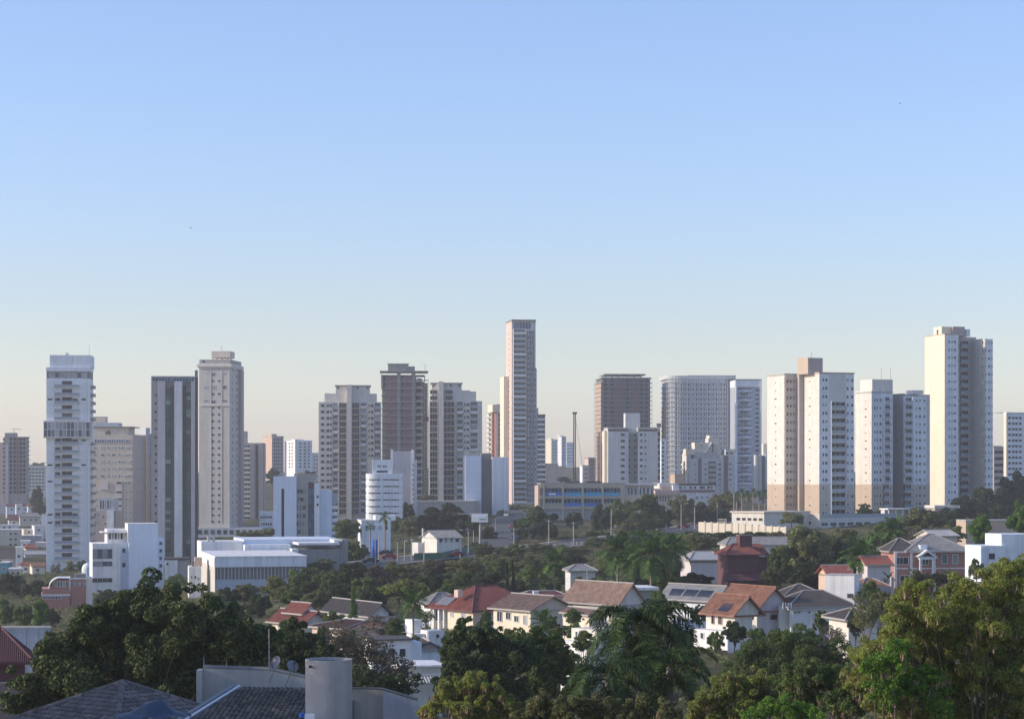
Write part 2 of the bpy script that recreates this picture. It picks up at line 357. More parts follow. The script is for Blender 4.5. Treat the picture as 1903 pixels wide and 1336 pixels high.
class B:
    """a building whose root stands at its front left corner; x runs along the front, y goes back"""
    def __init__(s, name, label, cat, px, base, D, yaw=0, group=None):
        s.D = D; s.cx, s.cy = X(px, D), D; s.zb = Z(base, D); s.c, s.s = math.cos(R(yaw)), math.sin(R(yaw)); s.yaw = yaw; s.base = base
        s.o = empty(name, (s.cx, s.cy, s.zb), R(yaw), label, cat, group); s.o['_'] = 0; del s.o['_']
    def t(s, py, y=0): return Z(py, s.D + y * s.c) - s.zb
    def x(s, px, y=0):            # local x of the point at local depth y that is seen at px
        ox, oy = s.cx - s.s * y, s.cy + s.c * y; k = (px - CX) / F
        return (k * oy - ox) / (s.c - k * s.s)
    def y(s, px, x=0):            # local depth of the point at local x that is seen at px
        ox, oy = s.cx + s.c * x, s.cy + s.s * x; k = (px - CX) / F
        return (k * oy - ox) / (-s.s - k * s.c)
    def box(s, name, x0, x1, y0, y1, z0, z1, m, parent=None):
        b_ = MB(); b_.box(x0, x1, y0, y1, z0, z1); return b_.build(name, M[m] if isinstance(m, str) else m, parent or s.o)
    def put(s, name, mesh, face, a, z, off=0, base=0, parent=None):
        if face == 'F': loc, rz = (a, base - off, z), 0
        elif face == 'L': loc, rz = (base - off, a, z), -math.pi / 2
        else: loc, rz = (base + off, a, z), math.pi / 2
        return inst(name, mesh, parent or s.o, loc, (0, 0, rz))
    def win(s, face, a, z, w_, h, frame='white_metal', glass='glass', mull=0, base=0, off=.0, name='window'):
        return s.put(name, win_mesh(w_, h, frame, glass, mull), face, a, z, off + .02, base)
    def bal(s, face, a, z, w_, d, fh, style='rail', base=0, wall='white_wall', glass='glass_dark', slab='white_wall', h=1.0, rail='rail_glass', sub=True):
        o = s.put('balcony', bal_mesh(w_, d, h, fh, style, wall, glass, slab), face, a, z, 0, base)
        if style in ('rail', 'side') and sub: inst('railing', rail_mesh(w_ - (.3 if style == 'side' else 0), d, h, rail), o)
        return o
def frange(a, b_, st):
    out = []; v = a
    while (v < b_ if st > 0 else v > b_): out.append(v); v += st
    return out

# --- slim pale blue tower with the glazed box (left)
b = B('residential_tower', 'slim pale blue-white tower with central balconies and a projecting glazed box', 'tower', 86, 1068, 818, 6)
W = b.x(167); Dp = 15
b.box('wall', 0, W, 0, Dp, -3, b.t(703), 'blue_white_wall')
b.box('penthouse_wall', .05, W - .05, .3, Dp - .5, b.t(703), b.t(690), 'dark_concrete')
for i in range(7): b.win('F', W * (.12 + .127 * i), b.t(702), W * .10, 2.0, glass='glass_pale', base=.3)
b.box('roof_slab', -.06, W + .06, -.06, Dp + .06, b.t(690), b.t(682.5), 'blue_white_wall')
rt = b.box('rooftop_tank_house', b.x(92), b.x(167) + .4, .8, Dp, b.t(682.4), b.t(659.5), 'blue_white_wall')
m = MB(); m.bar((5, 3, 0), (5, 3, 4), .05); m.build('antenna', M['dark_metal'], b.o, (b.x(138), 2, b.t(659)))
m = MB(); m.box(0, 1, 0, 1, 0, .9); m.build('vent', M['white_wall'], b.o, (b.x(121), 2, b.t(659.4)))
gb = b.box('glazed_box', b.x(81), b.x(168.5), -2, 8, b.t(813.5), b.t(812), 'white_wall')
inst('roof_slab', None, b.o) if 0 else b.box('box_roof', b.x(81), b.x(168.5), -2, 8, b.t(784), b.t(782), 'white_wall')
b.box('box_back_wall', b.x(83), b.x(167), -.3, 7, b.t(812), b.t(784), 'pale_beige_wall')
xs = np.linspace(b.x(82), b.x(167.5), 13)
for i in range(12):
    for j in range(2):
        z0, z1 = b.t(812), b.t(784); hh = (z1 - z0) / 2
        o = b.win('F', (xs[i] + xs[i + 1]) / 2, z0 + j * hh, xs[i + 1] - xs[i] - .03, hh - .03, glass='glass_pale', base=-1.9, name='pane')
ys_ = [640 + v / 2.844 for v in (227, 270, 313, 356, 398)] + [640 + v / 2.844 for v in (529, 573, 617, 660, 705, 750, 793, 835, 880, 920, 963, 1008, 1052, 1095, 1137)]
for k, py in enumerate(ys_):
    z = b.t(py); xc = b.x(123.3); ww = b.x(145) - b.x(101.5)
    b.bal('F', xc, z, ww, 1.1, 2.9, glass='blue_white_wall')
    b.win('F', b.x(124.5), z + .1, 3.6, 2.3, 'dark_metal', 'glass_dark', 2, off=.06)
    if k in (2, 5, 6, 7, 8, 9, 14, 15):
        b.win('F', b.x(107.5), z + .2, 1.9, 1.9, 'dark_metal', 'glass_dark', off=.06)
    if k in (2, 5, 14, 15): b.win('F', b.x(139.5), z + .2, 1.9, 1.7, 'dark_metal', 'glass_dark', off=.06)
for py in (743.5, 865.5, 896, 957.5, 972.5): b.win('F', b.x(93), b.t(py), 1.7, .62, 'dark_metal', 'glass_dark', off=.14)
for py in (743.5, 819.5, 865.5): b.win('F', b.x(155.5), b.t(py), 1.7, .62, 'dark_metal', 'glass_dark', off=.14)
for py in frange(707, 1062, 15.2):
    if 778 < py < 816: continue
    for x0, x1 in ((86.6, 101), (146, 166.5)):
        a0, a1 = b.x(x0), b.x(x1); h = b.t(py) - b.t(py + 15.2)
        b.put('wall_panel', panel_mesh(a1 - a0, h - .09, .12, 'blue_white_wall'), 'F', (a0 + a1) / 2, b.t(py + 15.2))
for py in ys_:
    b.box('side_balcony', W, W + 1.3, 3, 11, b.t(py) - .15, b.t(py) + .9, 'grey_brown_wall')

# --- beige hotel block behind it
b = B('apartment_block', 'broad beige block with small windows and a dark letter mark near its top', 'apartment block', 166, 985, 937, 0)
W = b.x(246); Dp = b.y(262, W) if 0 else 21
b.box('wall', 0, W, 0, 21, -3, b.t(808), 'beige_wall')
b.box('upper_wall', 1, b.x(237), 1, 18, b.t(808), b.t(794), 'beige_wall')
b.box('roof_slab', .5, b.x(247), .2, 18, b.t(794), b.t(792.4), 'dark_concrete')
b.box('roof_terrace', 1, b.x(218), 3, 12, b.t(792.4), b.t(785), 'blue_grey_panel')
b.box('tank_house', 1, b.x(193), 3, 9, b.t(785), b.t(773.5), 'cream_wall')
b.box('side_wall', W + .02, W + .3, 0, 21, -3, b.t(807), 'mauve_wall')
# the mark: a square letter B in dark strokes
x0, z0 = b.x(195.5), b.t(809.5); m = MB(); w_, h_ = 1.95, 2.1
m.box(.55, w_, -.12, 0, h_ - .32, h_); m.box(.0, w_, -.12, 0, 0, .32); m.box(.35, w_ - .3, -.12, 0, h_ / 2 - .16, h_ / 2 + .16)
m.box(w_ - .36, w_, -.12, 0, .32, h_ - .32); m.box(0, .36, -.12, 0, .32, h_ * .85); m.box(.9, 1.1, -.12, 0, .32, h_ - .32)
m.build('letter_sign', M['dark_wall'], b.o, (x0, .98, z0))
b.box('window_band_frame', b.x(175), b.x(240), -.15, .05, b.t(823), b.t(816), 'blue_grey_panel')
for i in range(14): b.win('F', b.x(178 + 4.5 * i), b.t(822), .95, 1.2, glass='glass_blue', off=.16)
rows = [770 + v / 7.03 for v in (438, 530, 620, 712, 806)]
for r_, py in enumerate(rows):
    for px, w1 in ((176, .7), (190.5, 1.4), (201, .5), (211, 1.4), (222, .5), (248, .5)):
        if px < 246: b.win('F', b.x(px), b.t(py + 2), w1, 1.0, glass='glass_pale' if w1 > 1 else 'glass_dark', off=.0)
    for i in range(6): b.win('F', b.x(228 + 3.1 * i), b.t(py + 2), .66, .95, glass='glass_pale')
for r_, py in enumerate([770 + v / 7.03 for v in (438, 530, 620, 712, 806, 890, 1015, 1105, 1195, 1290)] + [966.5, 979.5]):
    b.win('R', 3.5, b.t(py + 2), 1.2, 1.1, glass='glass_dark', base=W + .3); b.win('R', 13, b.t(py + 2), 1.2, 1.1, glass='glass_dark', base=W + .3)
b.box('pale_strip', b.x(187), b.x(201), -.5, .1, b.t(910), b.t(895), 'lilac_wall')
b.box('pale_strip', b.x(216), b.x(227), -.5, .1, b.t(985), b.t(896), 'lilac_wall')
for py in (898, 915, 928, 940, 953, 966, 979):
    b.win('F', b.x(221.5), b.t(py + 1.5), 2.2, 1.0, 'lilac_wall', 'glass_dark', 1, off=.5)
for py in (915, 928, 940, 953, 966, 979):
    for px in (179, 208, 235, 243): b.win('F', b.x(px), b.t(py + 1), .6, .7, glass='glass_dark')
for py in (897, ): 
    for i in range(5): b.win('F', b.x(229 + 3.2 * i), b.t(py + 2), .66, .95, glass='glass_pale')

# low old block in front of it
b = B('old_building', 'low grey-brown building with a glassy upper storey before the beige block', 'building', 172, 1005, 880, 0)
W = b.x(215)
b.box('wall', 0, W, 0, 14, -3, b.t(949), 'mauve_wall'); b.box('glazed_storey', b.x(184), b.x(213), 1, 9, b.t(949), b.t(925), 'blue_grey_panel')
for i in range(6): b.win('F', b.x(186.5 + 4.6 * i), b.t(946), .9, 3.6, glass='glass_pale', base=1)
for px, py in ((177, 958), (178, 972), (192, 962), (196, 975)): b.win('F', b.x(px), b.t(py), 1, .9, glass='glass_dark')
b.box('stair_wall', b.x(200), b.x(212), -.6, 3, -3, b.t(948), 'blue_white_wall')

# slim building with lit edge + glass top
b = B('slim_tower', 'slim brownish tower with a sunlit orange edge between two larger blocks', 'tower', 262, 1005, 980, 6)
b.box('wall', b.x(262), b.x(266), 0, 14, -3, b.t(812), 'mauve_wall')
b.box('lit_wall', b.x(262) - 2, b.x(271), 3, 14, -3, b.t(808), 'orange_wall')  # orange tone puts low sunlight into this edge's colour
b = B('glass_top_tower', 'narrow tower with a glass lift shaft on top, left of the dark twin-strip tower', 'tower', 271, 1005, 1010, 30)
W = b.x(284)
b.box('wall', 0, W, 0, 6, -3, b.t(846), 'orange_wall'); b.box('glass_shaft', 0, b.x(279), 0, 7, b.t(846), b.t(795), 'blue_grey_panel')
for py in (806, 818, 830, 842): b.win('F', b.x(275), b.t(py), 1.5, 2.3, glass='glass_pale')
b.box('dark_side', b.x(279), W + 2, -.3, 6, -3, b.t(806), 'dark_concrete')
for py in (812, 822, 832, 842, 862, 874, 886, 898, 910): b.win('F', b.x(281.5), b.t(py), 1.0, 1.6, glass='glass_blue', off=.3)

# --- dark twin strip tower
b = B('office_tower', 'dark tower with two full-height glass strips beside a pale central pier', 'tower', 281, 1048, 800, 8)
W = b.x(366); T = b.t(701)
b.box('wall', 0, W, .6, 20, -3, T, 'dark_concrete')
b.box('cap', 0, W, .2, 20, T, b.t(698.6), 'grey_brown_wall'); b.box('cap_glass_band', .2, W - .5, .1, .6, b.t(708), T, 'blue_grey_panel')
for i in range(14): b.win('F', .9 + i * (W - 2) / 13.4, b.t(708), .95, 1.3, 'grey_metal', 'glass_blue', base=.1)
b.box('brown_pier', 0, b.x(291.5), .3, .7, -3, b.t(708), 'grey_brown_wall')
b.box('pale_pier', b.x(292.5), b.x(307), 0, .7, -3, b.t(708), 'lilac_wall')
b.box('white_pier', b.x(324), b.x(338.8), -.8, .7, -3, b.t(708.5), 'white_wall')
b.box('pale_pier', b.x(355), b.x(362.5), 0, .7, -3, b.t(708), 'lilac_wall')
for i, py in enumerate(frange(736, 1010, 15.7)): b.win('F', b.x(289.3), b.t(py), .7, .8, 'dark_metal', 'glass_dark', off=-.3)
for x0, x1 in ((307.6, 317.5), (346, 354.5)):
    a0, a1 = b.x(x0), b.x(x1)
    for py in frange(720, 1038, 7.85):
        o = b.put('pane', win_mesh(a1 - a0 - .05, 1.45, 'dark_metal', 'glass_green', 1, .04), 'F', (a0 + a1) / 2, b.t(py + 7.8), .05, .55)
        o.rotation_euler = (R(random.uniform(-1.5, 1.5)), 0, R(random.uniform(-2.5, 2.5)))
b.box('dark_pier', b.x(318), b.x(323.8), -.3, .7, -3, b.t(716), 'dark_wall'); b.box('dark_pier', b.x(339), b.x(345.5), -.3, .7, -3, b.t(716), 'dark_wall')
b.box('service_shaft', b.x(359) + .6, W + .3, .9, 14, T + .02, b.t(687), 'dark_concrete')
b.box('side_shaft', b.x(362.8), W + .4, -.2, .7, -3, b.t(700.5), 'dark_wall')

# --- beige tower with cornice
b = B('beige_tower', 'tall beige tower with a cornice, two columns of tiny windows and a square top', 'tower', 370, 995, 900, -5)
W = b.x(427); Dp = 23
b.box('wall', 0, W, 0, Dp, -3, b.t(681), 'pale_beige_wall')
m = MB()
for z0, z1, ex in ((684, 681, .5), (681, 678.5, .9), (678.5, 676, .6)): m.box(-ex, W + ex, -ex, Dp + ex, b.t(z0) + .003, b.t(z1), 0)
m.build('cornice', M['cream_white_wall'], b.o)
b.box('roof_wall', 0, W, .5, Dp - .5, b.t(676), b.t(668), 'grey_brown_wall')
b.win('F', b.x(378), b.t(674), 1.6, 1.1, base=.5, glass='glass_blue')
for xx in (390.5, 398, 408, 418, 425): b.box('tank_post', b.x(xx), b.x(xx) + .5, 4, 4.5, b.t(668), b.t(663), 'cream_white_wall')
b.box('water_tank_house', b.x(390), b.x(424.5), 3, 12, b.t(664), b.t(652), 'cream_wall')
m = MB(); m.bar((0, 0, 0), (0, 0, 2.6), .06); m.build('antenna', M['dark_metal'], b.o, (b.x(407), 5, b.t(652)))
b.box('string_course', b.x(371), W + .2, -.35, .1, b.t(754.5), b.t(751), 'cream_white_wall')
for px in (391.5, 411.5, 425.5): b.box('pilaster', b.x(px), b.x(px) + .25, -.14, .05, 5, b.t(684), 'pale_grey_wall')
for py in frange(758, 975, 12.45):
    b.win('F', b.x(395.5), b.t(py + 1.5), .75, .75, 'dark_metal', 'glass_dark'); b.win('F', b.x(407), b.t(py + 1.5), .75, .75, 'dark_metal', 'glass_dark')
for py in (684, 708.5, 733): b.win('F', b.x(395.5), b.t(py + 1), .75, .75, 'dark_metal', 'glass_dark'); b.win('F', b.x(407), b.t(py + 1), .75, .75, 'dark_metal', 'glass_dark')
for px, py, w1, h1 in ((383, 694, 2, .6), (396.5, 699, 1.7, 1.4), (417, 698, 1.3, 1.4), (382, 723, 1.8, 1.3), (396.5, 725, 2.2, 2.0), (417, 723, 1.6, 1.4), (383, 748, 2, 1.2), (396.5, 750, 2, 1.3), (417, 747, 2, .8)):
    b.win('F', b.x(px), b.t(py), w1, h1, glass='glass_pale')
for py in frange(684, 975, 12.4):
    b.put('window', win_mesh(1.5, 1.5, 'cream_white_wall', 'glass_dark'), 'R', 13, b.t(py + 4), .02, W)
    b.put('window', win_mesh(.9, 1.0, 'grey_metal', 'glass_dark'), 'R', 5, b.t(py + 4), .02, W)
b.box('balcony_stack', W - .05, W + 1.4, 16, 21, 3, b.t(684), 'mauve_wall')
b.box('podium', -1.2, W + 14, -3, 16, -6, b.t(980), 'blue_grey_panel')
for i in range(10): b.win('F', 1 + i * 2.6, b.t(992), 1.6, 1.8, 'grey_metal', 'glass_dark', base=-3)

# --- brown balcony block right of it
b = B('striped_apartment_block', 'brown apartment block with pale balcony bands and a dark vertical stripe', 'apartment block', 450, 980, 1150, 3)
W = b.x(490.5)
b.box('wall', 0, W, 0, 16, -3, b.t(823), 'grey_brown_wall')
b.box('penthouse', b.x(451), b.x(458), 2, 10, b.t(823), b.t(801), 'mauve_wall')
for px in (466, 481.5): b.box('pale_pier', b.x(px), b.x(px) + 2.0, -.4, .1, -3, b.t(824), 'mauve_wall')
b.box('dark_stripe', b.x(475.5), b.x(479.5), -.25, .1, -3, b.t(827), 'dark_wall'); b.box('dark_stripe', b.x(485), b.x(488.5), -.25, .1, -3, b.t(827), 'dark_wall')
for py in frange(834, 975, 8.9): b.bal('F', b.x(457.5), b.t(py), b.x(465) - b.x(450), 1.2, 2.2, 'solid', wall='cream_white_wall', slab='cream_white_wall', h=.85)
# pale low building with three bands in front of it
b = B('low_banded_building', 'small pale banded building between the striped block and the blue office', 'building', 482, 995, 960, 4)
b.box('wall', 0, b.x(508), 0, 12, -3, b.t(951), 'blue_white_wall')
for i in range(5):
    for py in (963, 976): b.win('F', b.x(486 + 4.4 * i), b.t(py), .9, 1.1, glass='glass')

# --- far towers left of centre
def far_tower(name, label, cat, px0, px1, top, base, D, yaw, m1, m2, cols, pitch, left=None, win=('dark_metal', 'glass_dark'), w1=1.0, h1=1.1, pent=None, group=None, lcols=0, zlow=None):
    b = B(name, label, cat, px0 if left is None else left, base, D, yaw, group)
    W = b.x(px1); L_ = 14 if left is None else min(30, b.y(px0))
    b.box('wall', 0, W, 0, L_, -3, b.t(top), m1)
    if left is not None and m2 != m1: b.box('side_wall', -.25, -.02, 0, L_, -3, b.t(top) - .02, m2)  # sun-facing side has its own lit tone, light put into the colour
    b.box('parapet', -.3, W + .2, -.2, L_ + .2, b.t(top), b.t(top) + .7, m1)
    if pent: b.box('penthouse', b.x(pent[0]), b.x(pent[1]), 2, 8, b.t(top) + .7, b.t(pent[2]), m2)
    for py in frange(top + pitch * .9, (zlow or base) - 3, pitch):
        for px in cols: b.win('F', b.x(px), b.t(py), w1, h1, *win)
        for i in range(lcols): b.win('L', L_ * (i + 1) / (lcols + 1), b.t(py), w1, h1, *win, base=-.25 if m2 != m1 else 0)
    return b
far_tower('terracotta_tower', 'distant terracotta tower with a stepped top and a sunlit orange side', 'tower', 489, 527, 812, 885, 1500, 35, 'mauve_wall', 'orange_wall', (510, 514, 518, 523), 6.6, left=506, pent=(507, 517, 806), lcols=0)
b = far_tower('white_striped_tower', 'distant white tower in lit vertical strips with blue-grey window columns', 'tower', 533, 580, 820, 878, 1600, 30, 'blue_white_wall', 'white_wall', (558, 566, 574), 6.2, left=549, pent=(550, 566, 816), w1=1.4, h1=1.3, lcols=2)
b.box('white_pier', b.x(560), b.x(563), -1.2, .2, -3, b.t(818), 'white_wall'); b.box('white_pier', b.x(569), b.x(571.5), -1.0, .2, -3, b.t(822), 'white_wall')
far_tower('grey_tower', 'small distant grey tower at the right of the white striped one', 'tower', 580, 592, 843, 885, 1700, 20, 'pale_grey_wall', 'pale_grey_wall', (584, 589), 7)
b = far_tower('pale_tower', 'distant low pale tower tucked left of the terracotta one', 'tower', 529, 534, 822, 880, 1650, 5, 'pale_grey_wall', 'pale_grey_wall', (), 7)

# --- blue office
b = B('office_building', 'blue panelled office building with a slot window and a brown window band', 'office building', 508, 1010, 725, 6)
W = b.x(588); T = b.t(885)
b.box('wall', b.x(547), W, .8, 14, -3, b.t(880), 'grey_brown_wall')
b.box('blue_block_left', 0, b.x(523), 0, 12, -3, T, 'blue_panel'); b.box('blue_block_right', b.x(528), b.x(551), 0, 12, -3, T, 'blue_panel')
b.box('blue_lintel', b.x(523), b.x(528), 0, 12, b.t(908), T, 'blue_panel'); b.box('slot_back', b.x(523), b.x(528), 1.2, 11, -3, b.t(908), 'dark_wall')
for py in frange(912, 1000, 7.5): b.win('F', b.x(525.5), b.t(py + 7), .8, 1.2, 'dark_metal', 'glass_dark', base=1.1)
for py in frange(912, 1003, 15.1):
    for i in range(4): b.win('F', b.x(551.5 + 4.7 * i), b.t(py + 4), .8, 1.15, 'dark_metal', 'glass_pale', base=.8)
    for i in range(2):
        o = b.put('pane', win_mesh(.95, 2.5, 'dark_metal', 'glass_blue'), 'F', b.x(576 + 5.3 * i), b.t(py + 10), .2, .6)
b.box('glass_core', b.x(573), b.x(584), .62, 4, -3, b.t(896), 'dark_wall')
b.box('white_pier', b.x(584.2), b.x(594), -.2, 10, -3, b.t(898), 'blue_white_wall')
b.box('roof_room', b.x(553), b.x(567), 3, 10, b.t(880) + .01, b.t(877), 'tan_wall')
b.box('blue_block_rear', b.x(594.4), b.x(617), 2, 16, -3, b.t(911), 'blue_panel')
b.box('dark_storey', b.x(615), b.x(627), 4, 14, b.t(937), b.t(918), 'blue_grey_panel')
b.box('wing_wall', b.x(617), b.x(626), 4.2, 15, -3, b.t(937), 'blue_grey_panel')
for py in (945, 957, 969, 981, 993): b.bal('F', b.x(621), b.t(py), b.x(627) - b.x(615), 1.3, 2.0, 'solid', base=4.1, wall='blue_white_wall', slab='blue_white_wall', h=1.0)
for py in (925, 940): b.win('F', b.x(590), b.t(py), .6, .8, 'dark_metal', 'glass_dark', off=.2)

# --- cream gridded apartment towers (a pair)
def grid_tower(label, px0, px1, D, mirror, base, pillar, tops, bays, vis=None):
    b = B('gridded_apartment_tower', label, 'apartment tower', px0, base, D, 3, 'pair of cream towers with gridded balconies')
    W = b.x(px1); main, shoulder, crown = tops
    b.box('wall', 0, W, 0, 18, -3, b.t(main), 'cream_white_wall')
    for (a0, a1, m_) in bays['walls']: b.box('wall_strip', b.x(a0), b.x(a1), -.5, .1, -3, b.t(main), m_)
    a0, a1, top = shoulder; b.box('upper_wall', b.x(a0), b.x(a1), 1.5, 15, b.t(main), b.t(top), 'cream_white_wall')
    a0, a1, top = crown; b.box('crown_wall', b.x(a0), b.x(a1), 1, 13, b.t(main) + .01, b.t(top), 'cream_white_wall')
    b.box('crown_slab', b.x(a0) - .5, b.x(a1) + .5, .5, 13.5, b.t(top), b.t(top - 2), 'dark_concrete')
    p0, p1, ptop = pillar; b.box('central_pillar', b.x(p0), b.x(p1), -2.4, 2, -3, b.t(ptop), 'cream_white_wall')
    for q in np.linspace(a0 + 4, a1 - 4, 4): b.win('F', b.x(q), b.t(top + 5), 1.3, 1.0, 'cream_white_wall', 'glass_dark', base=1)
    fl = frange(main + 11, base - 2, 11.6)
    for k, py in enumerate(fl):
        for (c, w_, kind) in bays['cols']:
            wm = w_ / F * D
            if vis and not vis(c, py): continue
            if kind == 'dark': b.bal('F', b.x(c), b.t(py), wm, 1.5, 2.9, 'side', wall='cream_white_wall', glass='glass_dark', slab='cream_white_wall', rail='rail_glass', sub=False)
            elif kind == 'glass': b.bal('F', b.x(c), b.t(py), wm, 1.3, 2.9, 'solid', wall='rail_glass' if (k * 7 + int(c)) % 3 else 'white_metal', glass='glass', slab='cream_white_wall')
            elif kind == 'win': b.win('F', b.x(c), b.t(py - 2), wm, 1.2, 'dark_metal', 'glass_dark', off=.5)
    return b
vis = lambda c, py: not (c > 679 and py > 860) 
b = grid_tower('cream gridded tower left of the brown unfinished tower, in full view', 592, 708, 1064, 0, 968, (645, 653.5, 715),
    (747, (603, 700, 731), (624, 687, 717.5)),
    dict(walls=((592.5, 617, 'cream_white_wall'), (683, 695, 'warm_cream_wall')),
         cols=((599.5, 6, 'win'), (609.5, 5, 'win'), (615, 2.5, 'win'), (623.5, 9, 'glass'), (637, 14, 'dark'), (661, 14, 'dark'), (675.5, 10, 'glass'), (686, 2.2, 'win'), (691.5, 4.5, 'win'), (701.5, 10, 'glass'))), vis)
b.box('corner_tank', b.x(604), b.x(612), 3, 8, b.t(747) + .01, b.t(730), 'warm_cream_wall')
vis2 = lambda c, py: not (c > 862 and py > 843)
b = grid_tower('cream gridded tower right of the brown unfinished tower, partly behind it', 797, 896, 1066, 1, 935, (815, 824, 709),
    (745, (874, 885, 727), (802, 858, 713)),
    dict(walls=((862, 873, 'cream_white_wall'),),
         cols=((806, 15, 'dark'), (834.5, 21, 'dark'), (854.5, 11, 'glass'), (864, 2.2, 'win'), (869.5, 4, 'win'), (881, 13, 'glass'))), vis2)
b.box('upper_wall', b.x(858), b.x(874), 1.5, 15, b.t(745) + .01, b.t(725), 'cream_white_wall')
for px in (806, 834.5):
    for py in (724, 735): b.bal('F', b.x(px), b.t(py + 8), 3.6, 1.2, 2.4, 'side', base=1, wall='cream_white_wall', slab='cream_white_wall', sub=False)

# --- unfinished brown brick tower
b = B('unfinished_tower', 'unfinished tower of brown brick infill and bare concrete frame with scaffolding on its right', 'construction tower', 711, 960, 990, 3)
W = b.x(797); T = b.t(697)
b.box('core_wall', b.x(717), b.x(774), 1.2, 15, -3, b.t(698), 'dark_concrete')
b.box('rear_frame', b.x(774), b.x(795), 6, 14, -3, b.t(712), 'dark_concrete')
fl = frange(697, 955, 12.5)
x0 = b.x(706); 
b.box('roof_slab', b.x(706), b.x(796), -.6, 15, b.t(691), b.t(689), 'concrete')
b.box('lift_head', b.x(721), b.x(759), 2, 10, b.t(689), b.t(676), 'concrete'); b.box('lift_head_side', b.x(759), b.x(771), 3, 9, b.t(689), b.t(680), 'concrete')
b.box('lift_head_slab', b.x(720), b.x(760), 1.6, 10.4, b.t(676), b.t(675), 'pale_concrete')
for px in (737.5, 765): b.box('concrete_pier', b.x(px), b.x(px + 7), .45, 1.3, -3, b.t(690), 'concrete')
for k, py in enumerate(fl + [709.5 - 25]):
    hi = py < 930
    b.box('floor_slab', b.x(709), b.x(789), .0, 15.2, b.t(py + .9), b.t(py - .5), 'concrete') if py > 690 else None
for py in fl:
    h = b.t(py + 1.0) - b.t(py + 11.9)
    if py > 935: continue
    for a0, a1 in ((717, 737), (746, 764.5)):
        b.put('brick_infill_panel', panel_mesh(b.x(a1) - b.x(a0), h, .35, 'brick_infill'), 'F', (b.x(a0) + b.x(a1)) / 2, b.t(py + 11.9), .2, 1.2)
    b.win('F', b.x(748.5), b.t(py + 6), .55, .9, 'dark_metal', 'glass_dark', off=.57, base=1.2)
    b.box('rear_bay', b.x(710.5), b.x(716.8), 3, 9, b.t(py + 11.6), b.t(py + .9), 'dark_concrete')
    for px in (710, 788.5): b.box('column', b.x(px), b.x(px) + .4, .2, .6, b.t(py + 11.6), b.t(py + .9), 'concrete')
    b.box('dark_bay', b.x(775), b.x(784), 2, 6, b.t(py + 11.6), b.t(py + 5.5), 'dark_concrete')
    b.box('balcony_upstand', b.x(774), b.x(786), -.6, -.4, b.t(py + 11.6), b.t(py + 8.8), 'grey_brown_wall')
for k, px in enumerate((784, 788, 792, 796)):
    m = MB(); m.bar((0, 0, -3), (0, 0, b.t(708 - k)), .07); m.build('scaffold_pole', M['grey_metal'], b.o, (b.x(px), -1.2, 0))
for py in frange(706, 930, 6.3):
    m = MB(); m.bar((b.x(783), -1.2, 0), (b.x(797), -1.2, 0), .06); m.box(b.x(784), b.x(796), -1.1, 2.2, -.09, -.02)
    m.build('scaffold_deck', M['grey_metal'], b.o, (0, 0, b.t(py)))
b.box('hoist_cage', b.x(786), b.x(796), -2.4, -1.3, b.t(783), b.t(774), 'purple_red_roof')
b.box('left_lit_wall', b.x(708), b.x(709) + .2, 2, 9, b.t(720), b.t(695), 'orange_wall')  # orange sliver paints sunlight onto the left edge
m = MB(); m.bar((0, 0, 0), (0, 0, 3), .1); m.bar((-1.2, 0, 2.9), (1, 0, 2.9), .05); m.build('roof_post', M['concrete'], b.o, (b.x(790), 1, b.t(689)))

# --- white office with rounded corner
b = B('rounded_office', 'white office with a rounded sunlit corner and thin ribbon windows', 'office building', 680, 975, 850, 4)
W = b.x(749)
def rounded(x0, x1, y0, y1, r):
    pts = [(x0 + r - r * math.sin(a), y0 + r - r * math.cos(a)) for a in np.linspace(math.pi / 2, 0, 9)]
    return pts + [(x1, y0), (x1, y1), (x0, y1)]
for k, py in enumerate(frange(880, 975, 12.45)):
    m = MB(); m.prism(rounded(0, W, 0, 14, 4), b.t(py + 10.2), b.t(py)); m.build('wall_band', M['blue_white_wall'], b.o)
m = MB(); m.prism(rounded(.3, W - .3, .3, 13.7, 3.7), -3, b.t(881)); m.build('recessed_wall', M['blue_white_wall'], b.o)
for k, py in enumerate(frange(890.2, 970, 12.45)):
    for i in range(7): b.win('F', b.x(687 + 3.1 * i), b.t(py + 2.2), .62, .44, 'dark_metal', 'glass_dark', off=-.25)
    for i in range(7): b.win('F', b.x(714.5 + 4.1 * i), b.t(py + 2.2), .8, .44, 'dark_metal', 'glass_dark' if k < 2 else 'glass_pale', off=-.25)
b.box('top_wall', b.x(692), b.x(729), 2, 10, b.t(879.9), b.t(854), 'blue_white_wall')
for px in (703, 707, 713, 717): b.win('F', b.x(px), b.t(868), .55, .7, 'dark_metal', 'glass_dark', base=2)
for i in range(8): b.win('F', b.x(701 + 2.6 * i), b.t(878), .5, .8, 'dark_metal', 'glass_dark', base=2)
b2 = B('mauve_block', 'windowless pale mauve block rising behind the rounded office', 'building', 729, 968, 880, 4)
W = b2.x(766)
b2.box('wall', 0, W, 0, 12, -3, b2.t(838), 'lilac_wall'); b2.box('corner_pier', W, b2.x(770), -.4, 12, -3, b2.t(836), 'white_wall')
b2.box('corner_pier', -.5, .4, -.3, 3, b2.t(870), b2.t(835), 'white_wall'); b2.box('side_wing', b2.x(770), b2.x(775), 1, 9, -3, b2.t(854), 'blue_white_wall')
for py in frange(866, 960, 9): b2.win('F', b2.x(767.5), b2.t(py), .4, .7, 'dark_metal', 'glass_dark', off=.4)

